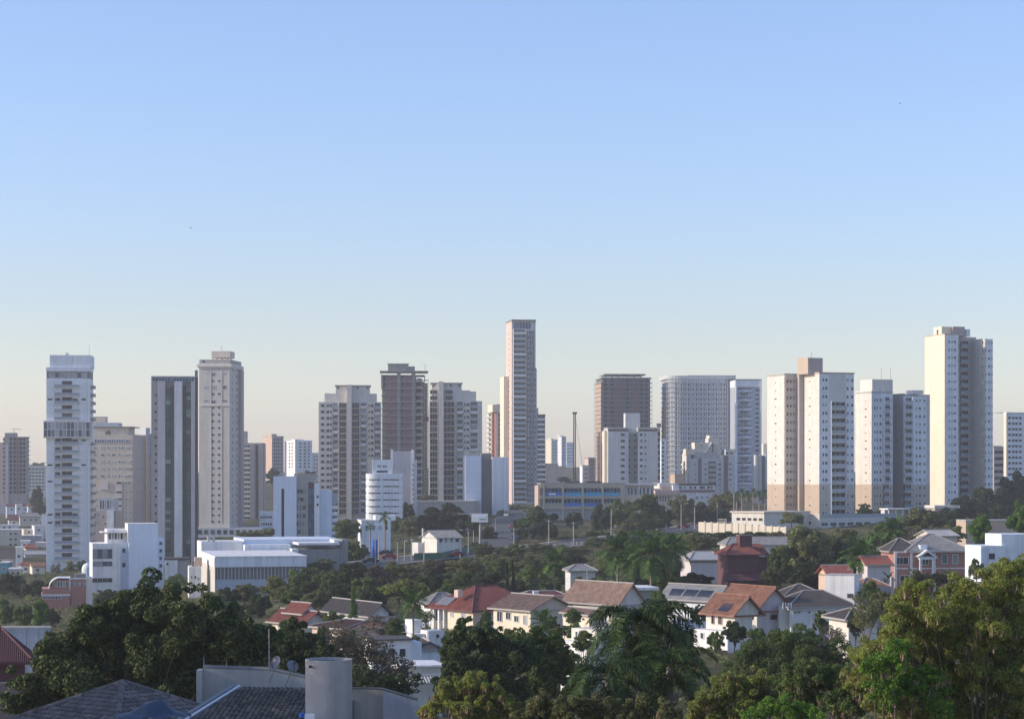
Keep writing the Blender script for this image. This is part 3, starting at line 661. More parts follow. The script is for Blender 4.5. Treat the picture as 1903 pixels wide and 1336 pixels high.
# --- blue grey windowless twin
b = B('blank_blue_building', 'blank blue-grey building of two tall panels around a recess', 'building', 865, 958, 905, 5)
for a0, a1, y0, tp, mm in ((865, 895, 0, 846, 'blue_grey_panel'), (895, 914.5, 3, 842, 'dark_concrete'), (914.5, 945, 0, 849, 'blue_white_wall')):
    b.box('wall', b.x(a0) + .01, b.x(a1), y0, 14, -4, b.t(tp), mm)
k_ = 0
for a0, a1, tp in ((866, 894, 847), (916, 944, 850)):
    for py in frange(tp, 950, 11.3): b.put('wall_panel', panel_mesh(b.x(a1) - b.x(a0), 2.42, .1, 'blue_white_wall' if a0 > 900 else 'blue_panel'), 'F', (b.x(a0) + b.x(a1)) / 2, b.t(py + 11.2))
b.box('flat_roof', -.3, b.x(945) + .3, -.2, 14.2, b.t(842) + .02, b.t(841), 'dark_concrete') if 0 else None

# --- tallest slender tower
b = B('tall_slender_tower', 'tallest and slenderest tower, banded with balconies on its shaded front', 'tower', 952, 940, 1250, 9)
W = b.x(990.5); L_ = b.y(941.5)
b.box('wall', 0, W, 0, L_, -3, b.t(597), 'pale_grey_wall')
b.box('lit_side_wall', -.3, -.02, 0, L_, -3, b.t(596), 'pink_wall')  # pinkish colour paints sunlight onto this side
b.box('roof_slab', -.5, W + 1.6, -1.2, L_ + .5, b.t(597), b.t(594), 'dark_concrete')
b.box('rear_step', -3.2, -.4, L_ * .5, L_ + 4, -3, b.t(698), 'warm_cream_wall')
b.box('right_step', W + .1, b.x(998.5), 2, L_, -3, b.t(684), 'blue_grey_panel')
b.box('right_pier', W, b.x(995.3), .0, 8, b.t(684), b.t(596), 'blue_grey_panel')
for px in (978, 984, 989.5): b.box('dark_pier', b.x(px), b.x(px) + .7, -.5, .1, 3, b.t(614), 'dark_concrete')
for i in range(6): b.win('F', b.x(957 + 5.4 * i), b.t(611), 1.5, 3.6, 'grey_metal', 'glass_blue')
for k, py in enumerate(frange(617, 938, 9.8)):
    b.bal('F', b.x(965.3), b.t(py + 3.4), b.x(977) - b.x(953.5), 1.6, 2.8, 'side', wall='pale_grey_wall', glass='glass_dark', slab='white_wall', rail='rail_glass' if k % 4 else 'white_metal')
    b.win('F', b.x(981.5), b.t(py + 2.4), 1.1, 1.5, 'white_metal', 'glass'); b.win('F', b.x(987), b.t(py + 2.4), 1.0, 1.5, 'dark_metal', 'glass_pale')
    if py < 840: b.win('L', L_ * .45, b.t(py + 3), 2.6, .9, 'white_metal', 'glass_dark', base=-.3)
    if py > 684: b.win('F', b.x(995.5), b.t(py + 2.4), 1.0, 1.4, 'white_metal', 'glass', base=2)
far_tower('striped_cream_block', 'cream block with brick-red window columns left behind the tallest tower', 'apartment block', 911, 942, 753, 900, 1350, 20, 'mauve_wall', 'warm_cream_wall', (), 9, left=924, zlow=850)
b = B('cream_balcony_block', 'cream block with lit balconies just left of the tallest tower', 'apartment block', 921, 900, 1340, 18)
W = b.x(941)
b.box('cap_wall', -2.2, W + 1, -.8, 9, b.t(766), b.t(752), 'warm_cream_wall'); b.box('wall', 0, W, 0, 9, -3, b.t(766), 'red_brick_wall')
for px in (923, 931.5, 939): b.box('cream_pier', b.x(px), b.x(px) + .9, -.5, .1, -3, b.t(766), 'cream_white_wall')
for py in frange(773, 850, 9.2):
    b.put('balcony', bal_mesh(5, 1.2, .9, 2.5, 'solid', 'cream_white_wall', 'glass_dark', 'cream_white_wall'), 'L', 5, b.t(py), 0, -2.2)
    b.win('F', b.x(927.5), b.t(py), 1.3, 1.5); b.win('F', b.x(935.5), b.t(py), 1.3, 1.5)
b = B('dark_balcony_tower', 'narrow dark tower with stacked pale balconies right of the tallest tower', 'apartment tower', 997, 925, 1300, 4)
W = b.x(1013); b.box('wall', 0, W, 0, 12, -3, b.t(770), 'dark_concrete'); b.box('top_wall', 0, b.x(1000.5), 0, 8, b.t(770), b.t(758), 'grey_brown_wall')
b.box('roof_slab', -.2, W + .3, -.9, 12, b.t(771.5) , b.t(770) + .02, 'dark_wall')
for py in frange(780, 905, 9.3): b.bal('F', b.x(1006), b.t(py), b.x(1013.5) - b.x(999), 1.3, 2.5, 'solid', wall='blue_white_wall', slab='blue_white_wall', h=.8)

# --- far pale trio
G = 'three pale towers far behind the school'
far_tower('pale_tower', 'leftmost of three far pale towers, cream and sunlit on its left', 'tower', 1015, 1036, 818, 862, 2200, 35, 'pale_grey_wall', 'warm_cream_wall', (1028, 1032), 6, left=1025, group=G, w1=1.2, h1=1.2, pent=(1026, 1031, 815))
far_tower('pale_tower', 'middle and tallest of three far pale towers', 'tower', 1037, 1052, 812, 862, 2250, 35, 'blue_grey_panel', 'white_wall', (1047, 1050), 6, left=1044, group=G, w1=1.2, h1=1.2, pent=(1043, 1049, 809))
far_tower('pale_tower', 'rightmost of three far pale towers, bluish in shade', 'tower', 1051, 1066, 823, 862, 2300, 20, 'blue_white_wall', 'white_wall', (1056, 1060, 1064), 6, left=1053, group=G, w1=1.0, h1=1.2)
b = far_tower('low_cream_building', 'wide low cream building with trees on top below the far pale towers', 'building', 1014, 1052, 868, 900, 1300, 10, 'cream_wall', 'warm_cream_wall', (), 9)
b.box('upper_wall', b.x(1018), b.x(1040), 4, 12, b.t(868) + .7, b.t(861), 'cream_wall')
far_tower('pink_tower', 'small distant mauve tower with a pink side left of the netted construction tower', 'tower', 1087, 1112, 852, 892, 1700, 30, 'brick_infill', 'pink_wall', (1100, 1105), 7, left=1094, pent=(1095, 1109, 850))
far_tower('pink_white_block', 'small distant pink and white block in front of the mauve tower', 'building', 1078, 1094, 866, 895, 1600, 25, 'pink_wall', 'white_wall', (1088, 1091), 8, left=1083)

# crane mast
b = B('drilling_mast', 'tall thin dark crane mast standing alone against the sky', 'crane', 1066, 893, 1000, 0)
m = MB()
H = b.t(769)
for dx, dy in ((0, 0), (.9, 0), (.9, .9), (0, .9)): m.bar((dx, dy, 0), (dx, dy, H), .16)
for i in range(40):
    z = H * i / 40; z2 = H * (i + 1) / 40; m.bar((0, 0, z), (.9, 0, z2), .08); m.bar((.9, .9, z), (0, .9, z2), .08); m.bar((0, .9, z), (0, 0, z2), .08); m.bar((.9, 0, z), (.9, .9, z2), .08)
m.build('mast', M['dark_metal'], b.o)
m = MB(); m.box(-.5, 1.5, -.5, 1.5, H, H + .8); m.build('mast_head', M['dark_metal'], b.o)
m = MB(); m.bar((1, .4, H * .92), (b.x(1083), 2, b.t(868)), .06); m.build('stay_cable', M['dark_metal'], b.o)

# --- second construction tower (netted)
b = B('scaffolded_tower', 'brown-grey unfinished tower wrapped in scaffolding behind the white stair-tower block', 'construction tower', 1118, 915, 1300, 6)
W = b.x(1210)
b.box('wall', .4, W - .4, .8, 24, -3, b.t(703), 'dark_concrete'); b.box('side_wall', -.2, .38, 1, 23, -3, b.t(712), 'orange_wall')  # orange side wall is the sunlit left edge, painted in
b.box('roof_slab', 1.5, b.x(1200), 0, 22, b.t(697), b.t(694.5), 'concrete'); b.box('roof_curb', .2, W, 0, 24, b.t(703.5), b.t(701), 'dark_concrete')
for k, py in enumerate(frange(703, 880, 8.3)):
    b.box('floor_slab', -.7, W + .4, -.6, 24, b.t(py + .7), b.t(py - .4), 'grey_brown_wall')
    if py < 890:
        for px, mm in ((1126, 'glass_dark'), (1138, 'glass_dark'), (1166, 'glass_dark'), (1192, 'glass_dark'), (1202, 'glass_dark')):
            b.win('F', b.x(px), b.t(py + 6.6), 1.5, 1.6, 'dark_metal', mm, base=.8)
        b.put('brick_infill_panel', panel_mesh(b.x(1160) - b.x(1142), 1.9, .2, 'brick_infill'), 'F', b.x(1151), b.t(py + 7.2), .1, .8)
        b.put('brick_infill_panel', panel_mesh(b.x(1188) - b.x(1174), 1.9, .2, 'brick_infill'), 'F', b.x(1181), b.t(py + 7.2), .1, .8)
for px in np.linspace(1116, 1211, 19):
    b.box('scaffold_pole', b.x(px), b.x(px) + .13, -1.1, -.97, 8, b.t(697 + 10 * abs(px - 1163) / 48), 'grey_metal')
for y_ in np.linspace(0, 22, 7): b.box('scaffold_pole', -1.3, -1.17, y_, y_ + .13, 8, b.t(706), 'pale_concrete')
for px in (1124, 1136, 1148, 1178, 1190): b.box('column', b.x(px), b.x(px) + .6, .1, .7, b.t(703), b.t(697), 'concrete')

# --- white block with stair tower
b = B('white_apartment_block', 'white-grey apartment block with a central stair tower and two blank wings', 'apartment block', 1130, 900, 1060, 4)
W = b.x(1222)
b.box('left_wing', 0, b.x(1168), 0, 18, -3, b.t(797), 'pale_grey_wall'); b.box('right_wing', b.x(1186), W, 0, 18, -3, b.t(797), 'pale_grey_wall')
b.box('recess_wall', b.x(1168), b.x(1186), 4, 17, -3, b.t(806), 'grey_brown_wall'); b.box('stair_tower', b.x(1164.5), b.x(1192), 5, 12, b.t(806), b.t(767), 'pale_grey_wall')
for a0, a1 in ((1130, 1168), (1186, 1222)):
    b.box('roof_edge', b.x(a0) - .2, b.x(a1) + .2, -.3, 18, b.t(797) + .003, b.t(794), 'pale_concrete'); b.box('brown_band', b.x(a0), b.x(a1), -.08, .02, b.t(801), b.t(798), 'purple_red_roof')
b.box('side_balcony_wall', W, b.x(1228), 2, 16, -3, b.t(793), 'warm_cream_wall')
for py in frange(810, 895, 11.6):
    for px, w1 in ((1154.5, .7), (1158.5, 1.2), (1191.5, 1.2), (1199.5, .6), (1171, 1.0), (1182, 1.0)):
        b.win('F', b.x(px), b.t(py), w1, 1.2, 'grey_metal', 'glass', base=4 if 1168 < px < 1186 else 0)
    b.win('F', b.x(1225.5), b.t(py), 1.0, 2.1, 'dark_metal', 'glass_dark', base=2)
b.box('left_lit_balconies', -1.4, -.02, 3, 14, -3, b.t(800), 'warm_cream_wall')
for px in (1223, 1227.5): b.box('roof_tank', b.x(px), b.x(px) + .9, 4, 6, b.t(793), b.t(786), 'dark_concrete')
far_tower('blue_white_block', 'thin pale blue block with one window column right of the white block', 'building', 1229, 1238, 818, 895, 1150, 8, 'blue_white_wall', 'blue_white_wall', (1232,), 8, zlow=895)

# --- curved netted tower
b = B('netted_tower', 'huge curved unfinished tower veiled in blue-grey netting with left edge coloured orange as if sunlit', 'construction tower', 1241, 915, 1300, 4)
def arc(x0, x1, rx, ry, inset=0):
    pts = []
    for a in np.linspace(math.pi / 2, 0, 12): pts.append((x0 + inset + rx - (rx) * math.sin(a), 0 + inset + ry - (ry) * math.cos(a)))
    return pts + [(x1 - inset, inset), (x1 - inset, 30), (x0 + inset, 30)]
W = b.x(1350)
m = MB(); m.prism(arc(0, W, 7, 5, .5), -3, b.t(704)); m.build('net_wall', M['netting'], b.o)
b.box('right_wall', W + .01, b.x(1367), 2, 26, -3, b.t(700), 'blue_grey_panel')
for k, py in enumerate(frange(709, 905, 9.1)):
    m = MB(); m.prism(arc(-.3, W + .3, 7, 5, 0), b.t(py + .6), b.t(py - .4)); m.build('floor_slab', M['white_wall'], b.o)
    for px in list(np.linspace(1258, 1347, 13)):
        b.win('F', b.x(px), b.t(py + 8.5), 1.1, 1.7, 'pale_grey_wall', 'glass_blue' if k % 3 else 'glass', off=-.45)
m = MB(); m.prism(arc(-1.0, b.x(1368), 8, 6, .2), b.t(704), b.t(698)); m.build('top_netting', M['pale_grey_wall'], b.o)
b.box('roof_parapet', b.x(1282), b.x(1372), 8, 20, b.t(698), b.t(696), 'concrete')
for i, a in enumerate(np.linspace(math.pi / 2, 0, 9)):
    x_, y_ = 7.2 - 8.2 * math.sin(a), 5.2 - 6.2 * math.cos(a)
    m = MB(); m.bar((x_, y_, 2), (x_, y_, b.t(702)), .12); m.build('scaffold_pole', M['pale_concrete'], b.o)
for px in np.linspace(1258, 1366, 24): b.box('scaffold_pole', b.x(px), b.x(px) + .22, -.55, -.35, 4, b.t(703), 'white_wall')
for py in frange(757, 895, 9.1): b.box('sunlit_tone_panel', -.9, .6, 11, 19, b.t(py + 6.5), b.t(py), 'orange_wall')  # orange panels and pale slabs imitate sunlight on the left edge
for py in frange(764, 903, 9.1): b.box('sunlit_tone_slab', -1.3, .6, 10.5, 19.5, b.t(py), b.t(py - 1.2), 'cream_white_wall')

b = B('blue_balcony_tower', 'dark blue tower full of irregular balconies, right of the netted tower', 'apartment tower', 1366, 912, 1285, 4)
W = b.x(1414)
b.box('wall', 0, W, 0, 20, -3, b.t(719), 'blue_grey_panel'); b.box('cap_wall', 0, W, -1.2, 20, b.t(719), b.t(706), 'blue_white_wall')
b.box('roof_slab', -.3, W + .3, -1.5, 20, b.t(706), b.t(704.6), 'dark_wall'); b.box('edge_pier', b.x(1412), W + .1, -1.8, 3, -3, b.t(706), 'blue_white_wall'); b.box('edge_pier', 0, 1, -1.8, 2, -3, b.t(706), 'blue_white_wall')
for k, py in enumerate(frange(727, 903, 8.6)):
    off = (k % 2) * 2.5
    b.bal('F', b.x(1374) + off, b.t(py), 4.4, 1.4, 2.2, 'solid', wall='blue_grey_panel', slab='blue_white_wall', h=.8)
    b.bal('F', b.x(1389) - off * .6, b.t(py), 4.8, 1.4, 2.2, 'solid', wall='blue_panel', glass='glass_blue', slab='blue_white_wall', h=.8)
    b.win('F', b.x(1407), b.t(py), 2.4, 1.4, 'blue_white_wall', 'glass_dark')

# --- stepped cream building
b = B('stepped_apartment_block', 'cream apartment block with a pyramid of stepped penthouses and mauve stripes', 'apartment block', 1284, 915, 1080, 6)
W = b.x(1366); T = b.t(852)
b.box('wall', 0, b.x(1340), 0, 18, -3, T, 'pale_grey_wall'); b.box('right_wall', b.x(1340) + .01, W, -.8, 17, -3, b.t(845), 'pale_grey_wall')
b.box('lit_side_wall', -1.8, -.02, 2, 14, -3, b.t(842), 'cream_white_wall')  # cream side holds painted sunlight, the front is its greyer shaded copy
for px, w_ in ((1297, 7), (1344, 8.5)): b.box('mauve_stripe', b.x(px), b.x(px + w_), -.95 if px > 1340 else -.12, .0 if px < 1340 else -.75, -3, b.t(852 if px < 1340 else 846), 'brick_infill')
b.box('right_top', b.x(1348), W + .1, -.6, 9, b.t(845), b.t(834.5), 'cream_white_wall')
for px in (1351, 1359): b.win('F', b.x(px), b.t(843.5), 1.4, .9, 'dark_metal', 'glass_dark', base=-.6)
for a0, a1, y0, t0, t1, mm in ((1276, 1293, 1, 845, 834, 'warm_cream_wall'), (1291, 1340, 2, 852, 840, 'pale_concrete'), (1294, 1340, 4, 840, 830, 'cream_white_wall'), (1293, 1305, 3, 830, 822, 'warm_cream_wall'),
    (1308, 1340, 5, 830, 822, 'cream_white_wall'), (1320, 1337, 5, 822, 814, 'cream_wall'), (1322, 1327, 5, 814, 808.5, 'warm_cream_wall'), (1327.5, 1340, 2.5, 845, 824, 'beige_wall')):
    b.box('step_block', b.x(a0) + random.uniform(0, .05), b.x(a1), y0, y0 + 8 + random.uniform(0, .4), b.t(t0), b.t(t1), mm)
m = MB(); m.poly([(0, 0, 0), (4.2, 0, 6.2), (4.2, .3, 6.2), (0, .3, 0)]); m.poly([(0, 0, 0), (4.2, 0, 0), (4.2, 0, 6.2)]); m.poly([(0, 8, 0), (4.2, 8, 6.2), (4.2, 8, 0)]); m.poly([(0, 0, 0), (4.2, 0, 6.2), (4.2, 8, 6.2), (0, 8, 0)])
m.build('sloped_roof', M['pale_concrete'], b.o, (b.x(1309), 1.9, b.t(845)))
for py in frange(864, 912, 9.6):
    for px, w1 in ((1292.5, .8), (1311, 1.2), (1337, 1.6), (1356.5, 1.5)): b.win('F', b.x(px), b.t(py), w1, 1.0, 'white_metal', 'glass_pale', base=0 if px < 1340 else -.8)
    b.bal('F', b.x(1323.5), b.t(py), 4.0, 1.2, 2.3, 'solid', wall='pale_concrete', slab='pale_concrete', h=.9)
    b.put('balcony', bal_mesh(5, 1.2, .9, 2.3, 'solid', 'cream_white_wall', 'glass_dark', 'cream_white_wall'), 'L', 8, b.t(py), 0, -1.8)

# --- pale cylinder building by R1
b = B('ribbed_pale_tower', 'pale tower of rounded vertical ribs at the left of the twin white slabs', 'tower', 1401, 925, 1100, 0)
for px, r_, y_ in ((1405, 1.1, 0), (1413, .8, 1), (1424, .5, 1)):
    m = MB(); m.cyl(0, 0, r_, -3, b.t(845), 16); m.build('rounded_rib', M['cream_white_wall'], b.o, (b.x(px), y_, 0))
b.box('wall', b.x(1408), b.x(1428), 1.2, 10, -3, b.t(846), 'pale_grey_wall'); b.box('dark_strip', b.x(1416), b.x(1422), .9, 1.3, -3, b.t(847), 'dark_concrete')
b.box('rear_top', b.x(1422), b.x(1432), 8, 16, b.t(870), b.t(824), 'warm_cream_wall')

# ------------------------------------------------------------------ right hand white towers
# --- R1
b = B('apartment_tower', 'wide white tower with tan lowest storeys, shaded balconies and a brown rooftop box', 'apartment tower', 1524, 962, 800, 21)
W = b.x(1587); L1 = b.y(1489); T = b.t(694); zb_ = b.t(900)
xb = b.x(1459, L1); Lb = b.y(1427, xb) ; 
fh = 15.45 * 800 / F
def two(nm, x0, x1, y0, y1, top, up, low):
    b.box(nm, x0, x1, y0, y1, zb_, b.t(top), up); b.box(nm + '_base', x0, x1, y0, y1, -4, zb_ - .003, low)
two('front_wall', 0, W, 0, L1, 694.5, 'blue_white_wall', 'beige_wall')  # bluish front tone carries the shade in its colour
two('rear_wall', xb, W - 1, L1 + .02, Lb, 694, 'cream_white_wall', 'tan_wall')
two('lit_end_wall', -.3, -.02, 0, L1, 692, 'cream_white_wall', 'tan_wall'); two('lit_end_wall', xb - .3, xb - .02, L1, Lb, 696, 'cream_white_wall', 'tan_wall')  # end walls get a warm sunlit tone painted in
two('recess_wall', xb, -.32, L1 - .25, L1, 694, 'beige_wall', 'tan_wall')  # beige tone puts the recess shade into the wall colour
two('drain_shaft', -2.2, -.34, L1 - 2.6, L1 - .27, 694, 'mauve_wall', 'tan_wall')
b.box('roof_edge', -.5, W + .2, -.2, L1, T, T + .5, 'tan_wall'); b.box('roof_edge', xb - .4, W, L1, Lb + .2, T, T + .5, 'pale_concrete')
b.box('rooftop_box', b.x(1503, 4), b.x(1529, 4), 4, 4 + 8, T, b.t(664), 'mauve_wall'); b.box('rooftop_box_side', b.x(1503, 4) - .3, b.x(1503, 4) - .01, 4, 12, T, b.t(663.5), 'tan_wall')
m = MB(); m.bar((0, 0, 0), (0, 0, 2.2), .06); m.build('antenna', M['dark_metal'], b.o, (b.x(1508, 6), 6, b.t(664)))
for k in range(17):
    py = 703 + 15.45 * k + 6; z = b.t(py); low = py > 900
    wl = 'beige_wall' if low else 'white_metal'
    for px, w1 in ((1530, .75), (1535.5, 1.0), (1575, .95), (1583.5, .95)): b.win('F', b.x(px), z, w1, 1.25, 'white_metal', 'glass' if not low else 'glass_pale')
    a0, a1 = b.x(1542), b.x(1571)
    if k >= 3: b.bal('F', (a0 + a1) / 2, z - .7, a1 - a0, 1.3, 2.9, 'side', wall='blue_white_wall', glass='glass_dark', slab='blue_white_wall', rail='rail_glass')
    else:
        for px in (1546, 1553, 1560, 1567): b.win('F', b.x(px), z - .2, 1.1, 1.9, 'white_metal', 'glass_pale')
    for px in (1463.5, 1469.5, 1475, 1480.5): b.win('F', b.x(px, L1 - .25), z, .75 if px != 1475 else .45, 1.1, 'tan_wall', 'glass_dark', base=L1 - .25)
    if k % 2 == 0 or k in (3, 7, 15): b.win('L', L1 * .5, z, 1.3 if k in (3, 7, 15, 12) else .6, .6, 'cream_wall', 'glass_dark', base=-.3)
    b.win('L', (L1 + Lb) / 2, z, 1.4 if k in (2, 5, 8, 10) else .6, .6, 'cream_wall', 'glass_dark', base=xb - .3)
b.box('balcony_shade_wall', b.x(1541), b.x(1572), -.06, .0, b.t(745), T, 'pale_grey_wall')  # greyer panel paints balcony shade onto the front

# --- R2
b = B('apartment_tower', 'white tower with tan base and a recess in painted grey-brown shade, between the two other white towers', 'apartment tower', 1621, 955, 838, 21)
W = b.x(1659); L1 = b.y(1591); T = b.t(730); zb_ = b.t(900)
two('front_wall', 0, W, 0, L1, 730, 'blue_white_wall', 'beige_wall'); two('lit_end_wall', -.3, -.02, 0, L1, 725, 'cream_white_wall', 'tan_wall')  # bluish front and cream end hold shade and sunlight as colour
yr, yf = 8, 0.2
xB = b.x(1661, yr); 
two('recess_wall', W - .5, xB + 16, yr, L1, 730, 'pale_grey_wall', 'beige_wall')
x2 = b.x(1722, yf)
two('right_front_wall', xB, x2, yf, yr - .01, 736, 'blue_white_wall', 'beige_wall')
b.box('shade_tone_recess_side', xB - .25, xB - .01, yf, yr, -4, b.t(730), 'grey_brown_wall'); b.box('shade_tone_front', xB, b.x(1682, yf), yf - .2, yf - .01, -4, b.t(730), 'grey_brown_wall')  # grey-brown is painted shade on the recess side and front strip
b.box('rooftop_box', b.x(1611, 7), b.x(1659, 3), 3, 12, T, b.t(704), 'cream_white_wall'); b.box('rooftop_box_small', b.x(1697, 4), b.x(1716, 4), 4, 9, b.t(730), b.t(723), 'cream_white_wall')
b.box('roof_edge', -.4, W, -.1, L1, T, T + .45, 'grey_brown_wall')
for px in (1638, 1655):
    m = MB(); m.bar((0, 0, 0), (0, 0, 4.5), .06); m.build('antenna', M['dark_metal'], b.o, (b.x(px, 6), 6, b.t(704)))
for k in range(15):
    py = 741 + 14.85 * k + 5; z = b.t(py); low = py > 900
    for px, w1 in ((1625.5, .7), (1630, .6), (1636, .9)): b.win('F', b.x(px), z, w1, 1.2, 'white_metal', 'glass')
    b.bal('F', b.x(1646.5), z - .7, b.x(1652.5) - b.x(1641), 1.2, 2.8, 'side' if not low else 'rail', wall='blue_white_wall', slab='blue_white_wall')
    b.bal('F', b.x(1685.5, yf), z - .7, 3.6, 1.3, 2.8, 'side' if not low else 'rail', base=yf - .2, wall='blue_white_wall', slab='blue_white_wall')
    for px, w1 in ((1703, .7), (1709.5, 1.0), (1718, .8)): b.win('F', b.x(px, yf), z, w1, 1.2, 'white_metal', 'glass', base=yf)
    if k in (1, 2, 5, 6, 9, 12): b.win('L', L1 * .35, z, 1.3, .6, 'cream_wall', 'glass_dark', base=-.3)
    else: b.win('L', L1 * .35, z, .5, .5, 'cream_wall', 'glass_dark', base=-.3)
    b.win('F', b.x(1655.5), z, .5, 1.0, 'white_metal', 'glass_dark')

# --- R3
b = B('apartment_tower', 'tallest white tower at right, cream sunlit side and a shaded recess of balconies', 'apartment tower', 1757, 945, 872, 21)
W = b.x(1781); L1 = b.y(1719.5); T = b.t(622)
b.box('front_wall', 0, W, 0, L1, -4, T, 'blue_white_wall'); b.box('lit_end_wall', -.35, -.02, 0, L1 * .68, -4, b.t(620), 'warm_cream_wall'); b.box('lit_end_wall', -.2, -.02, L1 * .70, L1, -4, b.t(621), 'warm_cream_wall')  # cream ends have sunlight painted in, the front a bluish shade tone
yr, yf = 10, 0.0
xB = b.x(1806, yr)
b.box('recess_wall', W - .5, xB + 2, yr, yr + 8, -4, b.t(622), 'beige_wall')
x2 = b.x(1845, yf)
b.box('right_front_wall', xB, x2, yf, yr + 8, -4, b.t(628), 'blue_white_wall'); b.box('shade_tone_return_wall', xB - .25, xB - .01, yf, yr, -4, b.t(627), 'pale_beige_wall')  # beige return wall has the neighbouring block's shade in its colour
b.box('rooftop_box', b.x(1750, 6), b.x(1768, 6), 6, 12, T, b.t(605), 'warm_cream_wall'); b.box('rooftop_box_tall', b.x(1771, 5), b.x(1793, 5), 5, 12, T, b.t(604.5), 'mauve_wall')
b.box('rooftop_box_side', b.x(1796, 5), b.x(1803, 5), 5, 10, T, b.t(609), 'blue_white_wall')
b.box('roof_edge', -.4, W, -.1, L1, T, T + .4, 'tan_wall'); b.win('L', 9, T + .6, 1.3, 2, 'white_metal', 'glass_dark', base=b.x(1750, 6))
for k in range(21):
    py = 634 + 14.7 * k + 4; z = b.t(py)
    for px, w1 in ((1763.5, .7), (1769, .5), (1774.5, .9)): b.win('F', b.x(px), z, w1, 1.2, 'white_metal', 'glass')
    b.bal('F', b.x(1791, yr) , z - .6, 4.2, 1.8, 2.8, 'rail', base=yr, wall='beige_wall', slab='white_wall')
    b.win('F', b.x(1784.5, yr), z, .8, 1.3, 'white_metal', 'glass_dark', base=yr); b.win('F', b.x(1801, yr), z, .7, 1.1, 'white_metal', 'glass_dark', base=yr)
    for px, w1 in ((1825.5, .8), (1832, .5), (1838, .9), (1843.5, .5)): b.win('F', b.x(px, yf), z, w1, 1.2, 'white_metal', 'glass', base=yf)
far_tower('beige_block', 'small beige block with a rounded top wedged right of the tallest white tower', 'apartment block', 1847, 1866, 832, 935, 1100, 5, 'mauve_wall', 'beige_wall', (1851, 1856, 1861), 12, pent=(1848, 1863, 828), w1=1.6, h1=1.5, zlow=915)
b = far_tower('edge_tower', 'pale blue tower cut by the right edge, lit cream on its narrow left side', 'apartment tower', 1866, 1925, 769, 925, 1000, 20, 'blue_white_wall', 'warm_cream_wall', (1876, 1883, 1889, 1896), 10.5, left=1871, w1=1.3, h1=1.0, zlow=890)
b.box('dark_roof_band', -.4, b.x(1925), -.4, 12, b.t(769) + .02 + .7, b.t(766), 'dark_concrete')
# left edge
b = B('pink_construction_tower', 'pinkish unfinished tower with a roof crane at the left edge', 'construction tower', 5, 925, 1200, 8)
W = b.x(51); b.box('wall', .4, W - .4, .5, 16, -3, b.t(812), 'grey_brown_wall'); b.box('sunlit_pink_strip', -4, .38, 1, 10, -3, b.t(822), 'pink_wall'); b.box('sunlit_pink_strip', b.x(11.5), b.x(16), -.3, .6, -3, b.t(826), 'lilac_wall')  # pinkish strips put sunlight on the left end into the colour
b.box('top_block', b.x(8), b.x(30), 3, 10, b.t(812), b.t(804), 'concrete')
for k, py in enumerate(frange(812, 918, 8.2)):
    b.box('floor_slab', b.x(17), W + .4, -.2, 16, b.t(py + .7), b.t(py - .5), 'concrete')
    for px in (20, 27, 39, 45): b.win('F', b.x(px), b.t(py + 6.5), 1.2, 1.5, 'dark_metal', 'glass_dark', base=.5)
    b.win('F', b.x(7), b.t(py + 6), 1.0, 1.0, 'dark_metal', 'glass_dark', base=.5)
    b.put('brick_infill_panel', panel_mesh(1.8, 1.9, .2, 'brick_infill'), 'F', b.x(33), b.t(py + 7.4), .1, .5)
m = MB(); m.bar((0, 0, 0), (0, 0, 2.4), .12); m.bar((-1.5, 0, 2.4), (4, 0, 1.8), .1); m.build('roof_crane', M['dark_metal'], b.o, (b.x(25), 4, b.t(804)))
far_tower('white_pink_block', 'low white apartment block with dark balcony bands beyond the pink tower', 'apartment block', 52, 86, 867, 915, 1350, 8, 'cream_white_wall', 'pink_wall', (56, 62, 68, 74, 80), 6.4, w1=1.3, h1=.8)

# ------------------------------------------------------------------ middle ground civic buildings
# school
b = B('school_building', 'long school block with blue and turquoise balcony fronts behind concrete frames', 'school', 1004, 972, 850, 5)
W = b.x(1161)
b.box('wall', 0, W, 1.4, 16, -3, b.t(905), 'blue_grey_panel'); b.box('end_wall', -.8, 0, 0, 14, -3, b.t(902), 'orange_wall')
edges = [1011, 1046, 1083, 1120, 1155]
for i, px in enumerate(edges): b.box('concrete_pillar', b.x(px) - .35, b.x(px) + .35, -.5, 1.5, -3, b.t(900 if i < 4 else 903), 'school_yellow')
for py0, py1 in ((907, 899), (926.5, 921.5), (946, 941)): b.box('beam', 0, W, -.2, 1.4, b.t(py0), b.t(py1), 'school_yellow')
for i in range(4):
    a0, a1 = b.x(edges[i]) + .4, b.x(edges[i + 1]) - .4
    b.put('balcony_front', panel_mesh(a1 - a0, 1.35, .2, 'school_blue' if i == 0 else 'school_cyan'), 'F', (a0 + a1) / 2, b.t(921.5), 0, .1)
    b.put('balcony_front', panel_mesh(a1 - a0, 1.35, .2, 'school_yellow' if i in (0, 3) else 'school_blue'), 'F', (a0 + a1) / 2, b.t(941), 0, .1)
    for row in (921.5, 941):
        for j in range(5): b.win('F', a0 + (j + .5) * (a1 - a0) / 5, b.t(row) + .3, (a1 - a0) / 5 - .15, 2.6, 'school_blue' if row < 930 else 'grey_metal', 'glass_blue' if j % 3 else 'glass_dark', base=1.35)
b.box('sign', b.x(1020), b.x(1033), -.18, -.1, b.t(919.6), b.t(916), 'white_wall')
b.box('roof', b.x(1005), W + .4, 0, 16, b.t(899) + .01, b.t(897), 'grey_roof'); 
for px in (1050, 1090): b.box('skylight', b.x(px), b.x(px) + 6, 2, 6, b.t(897), b.t(894), 'dark_roof')
b.box('end_wing', b.x(1156), b.x(1161) + .1, -.6, 1.3, -3, b.t(903), 'mauve_wall')
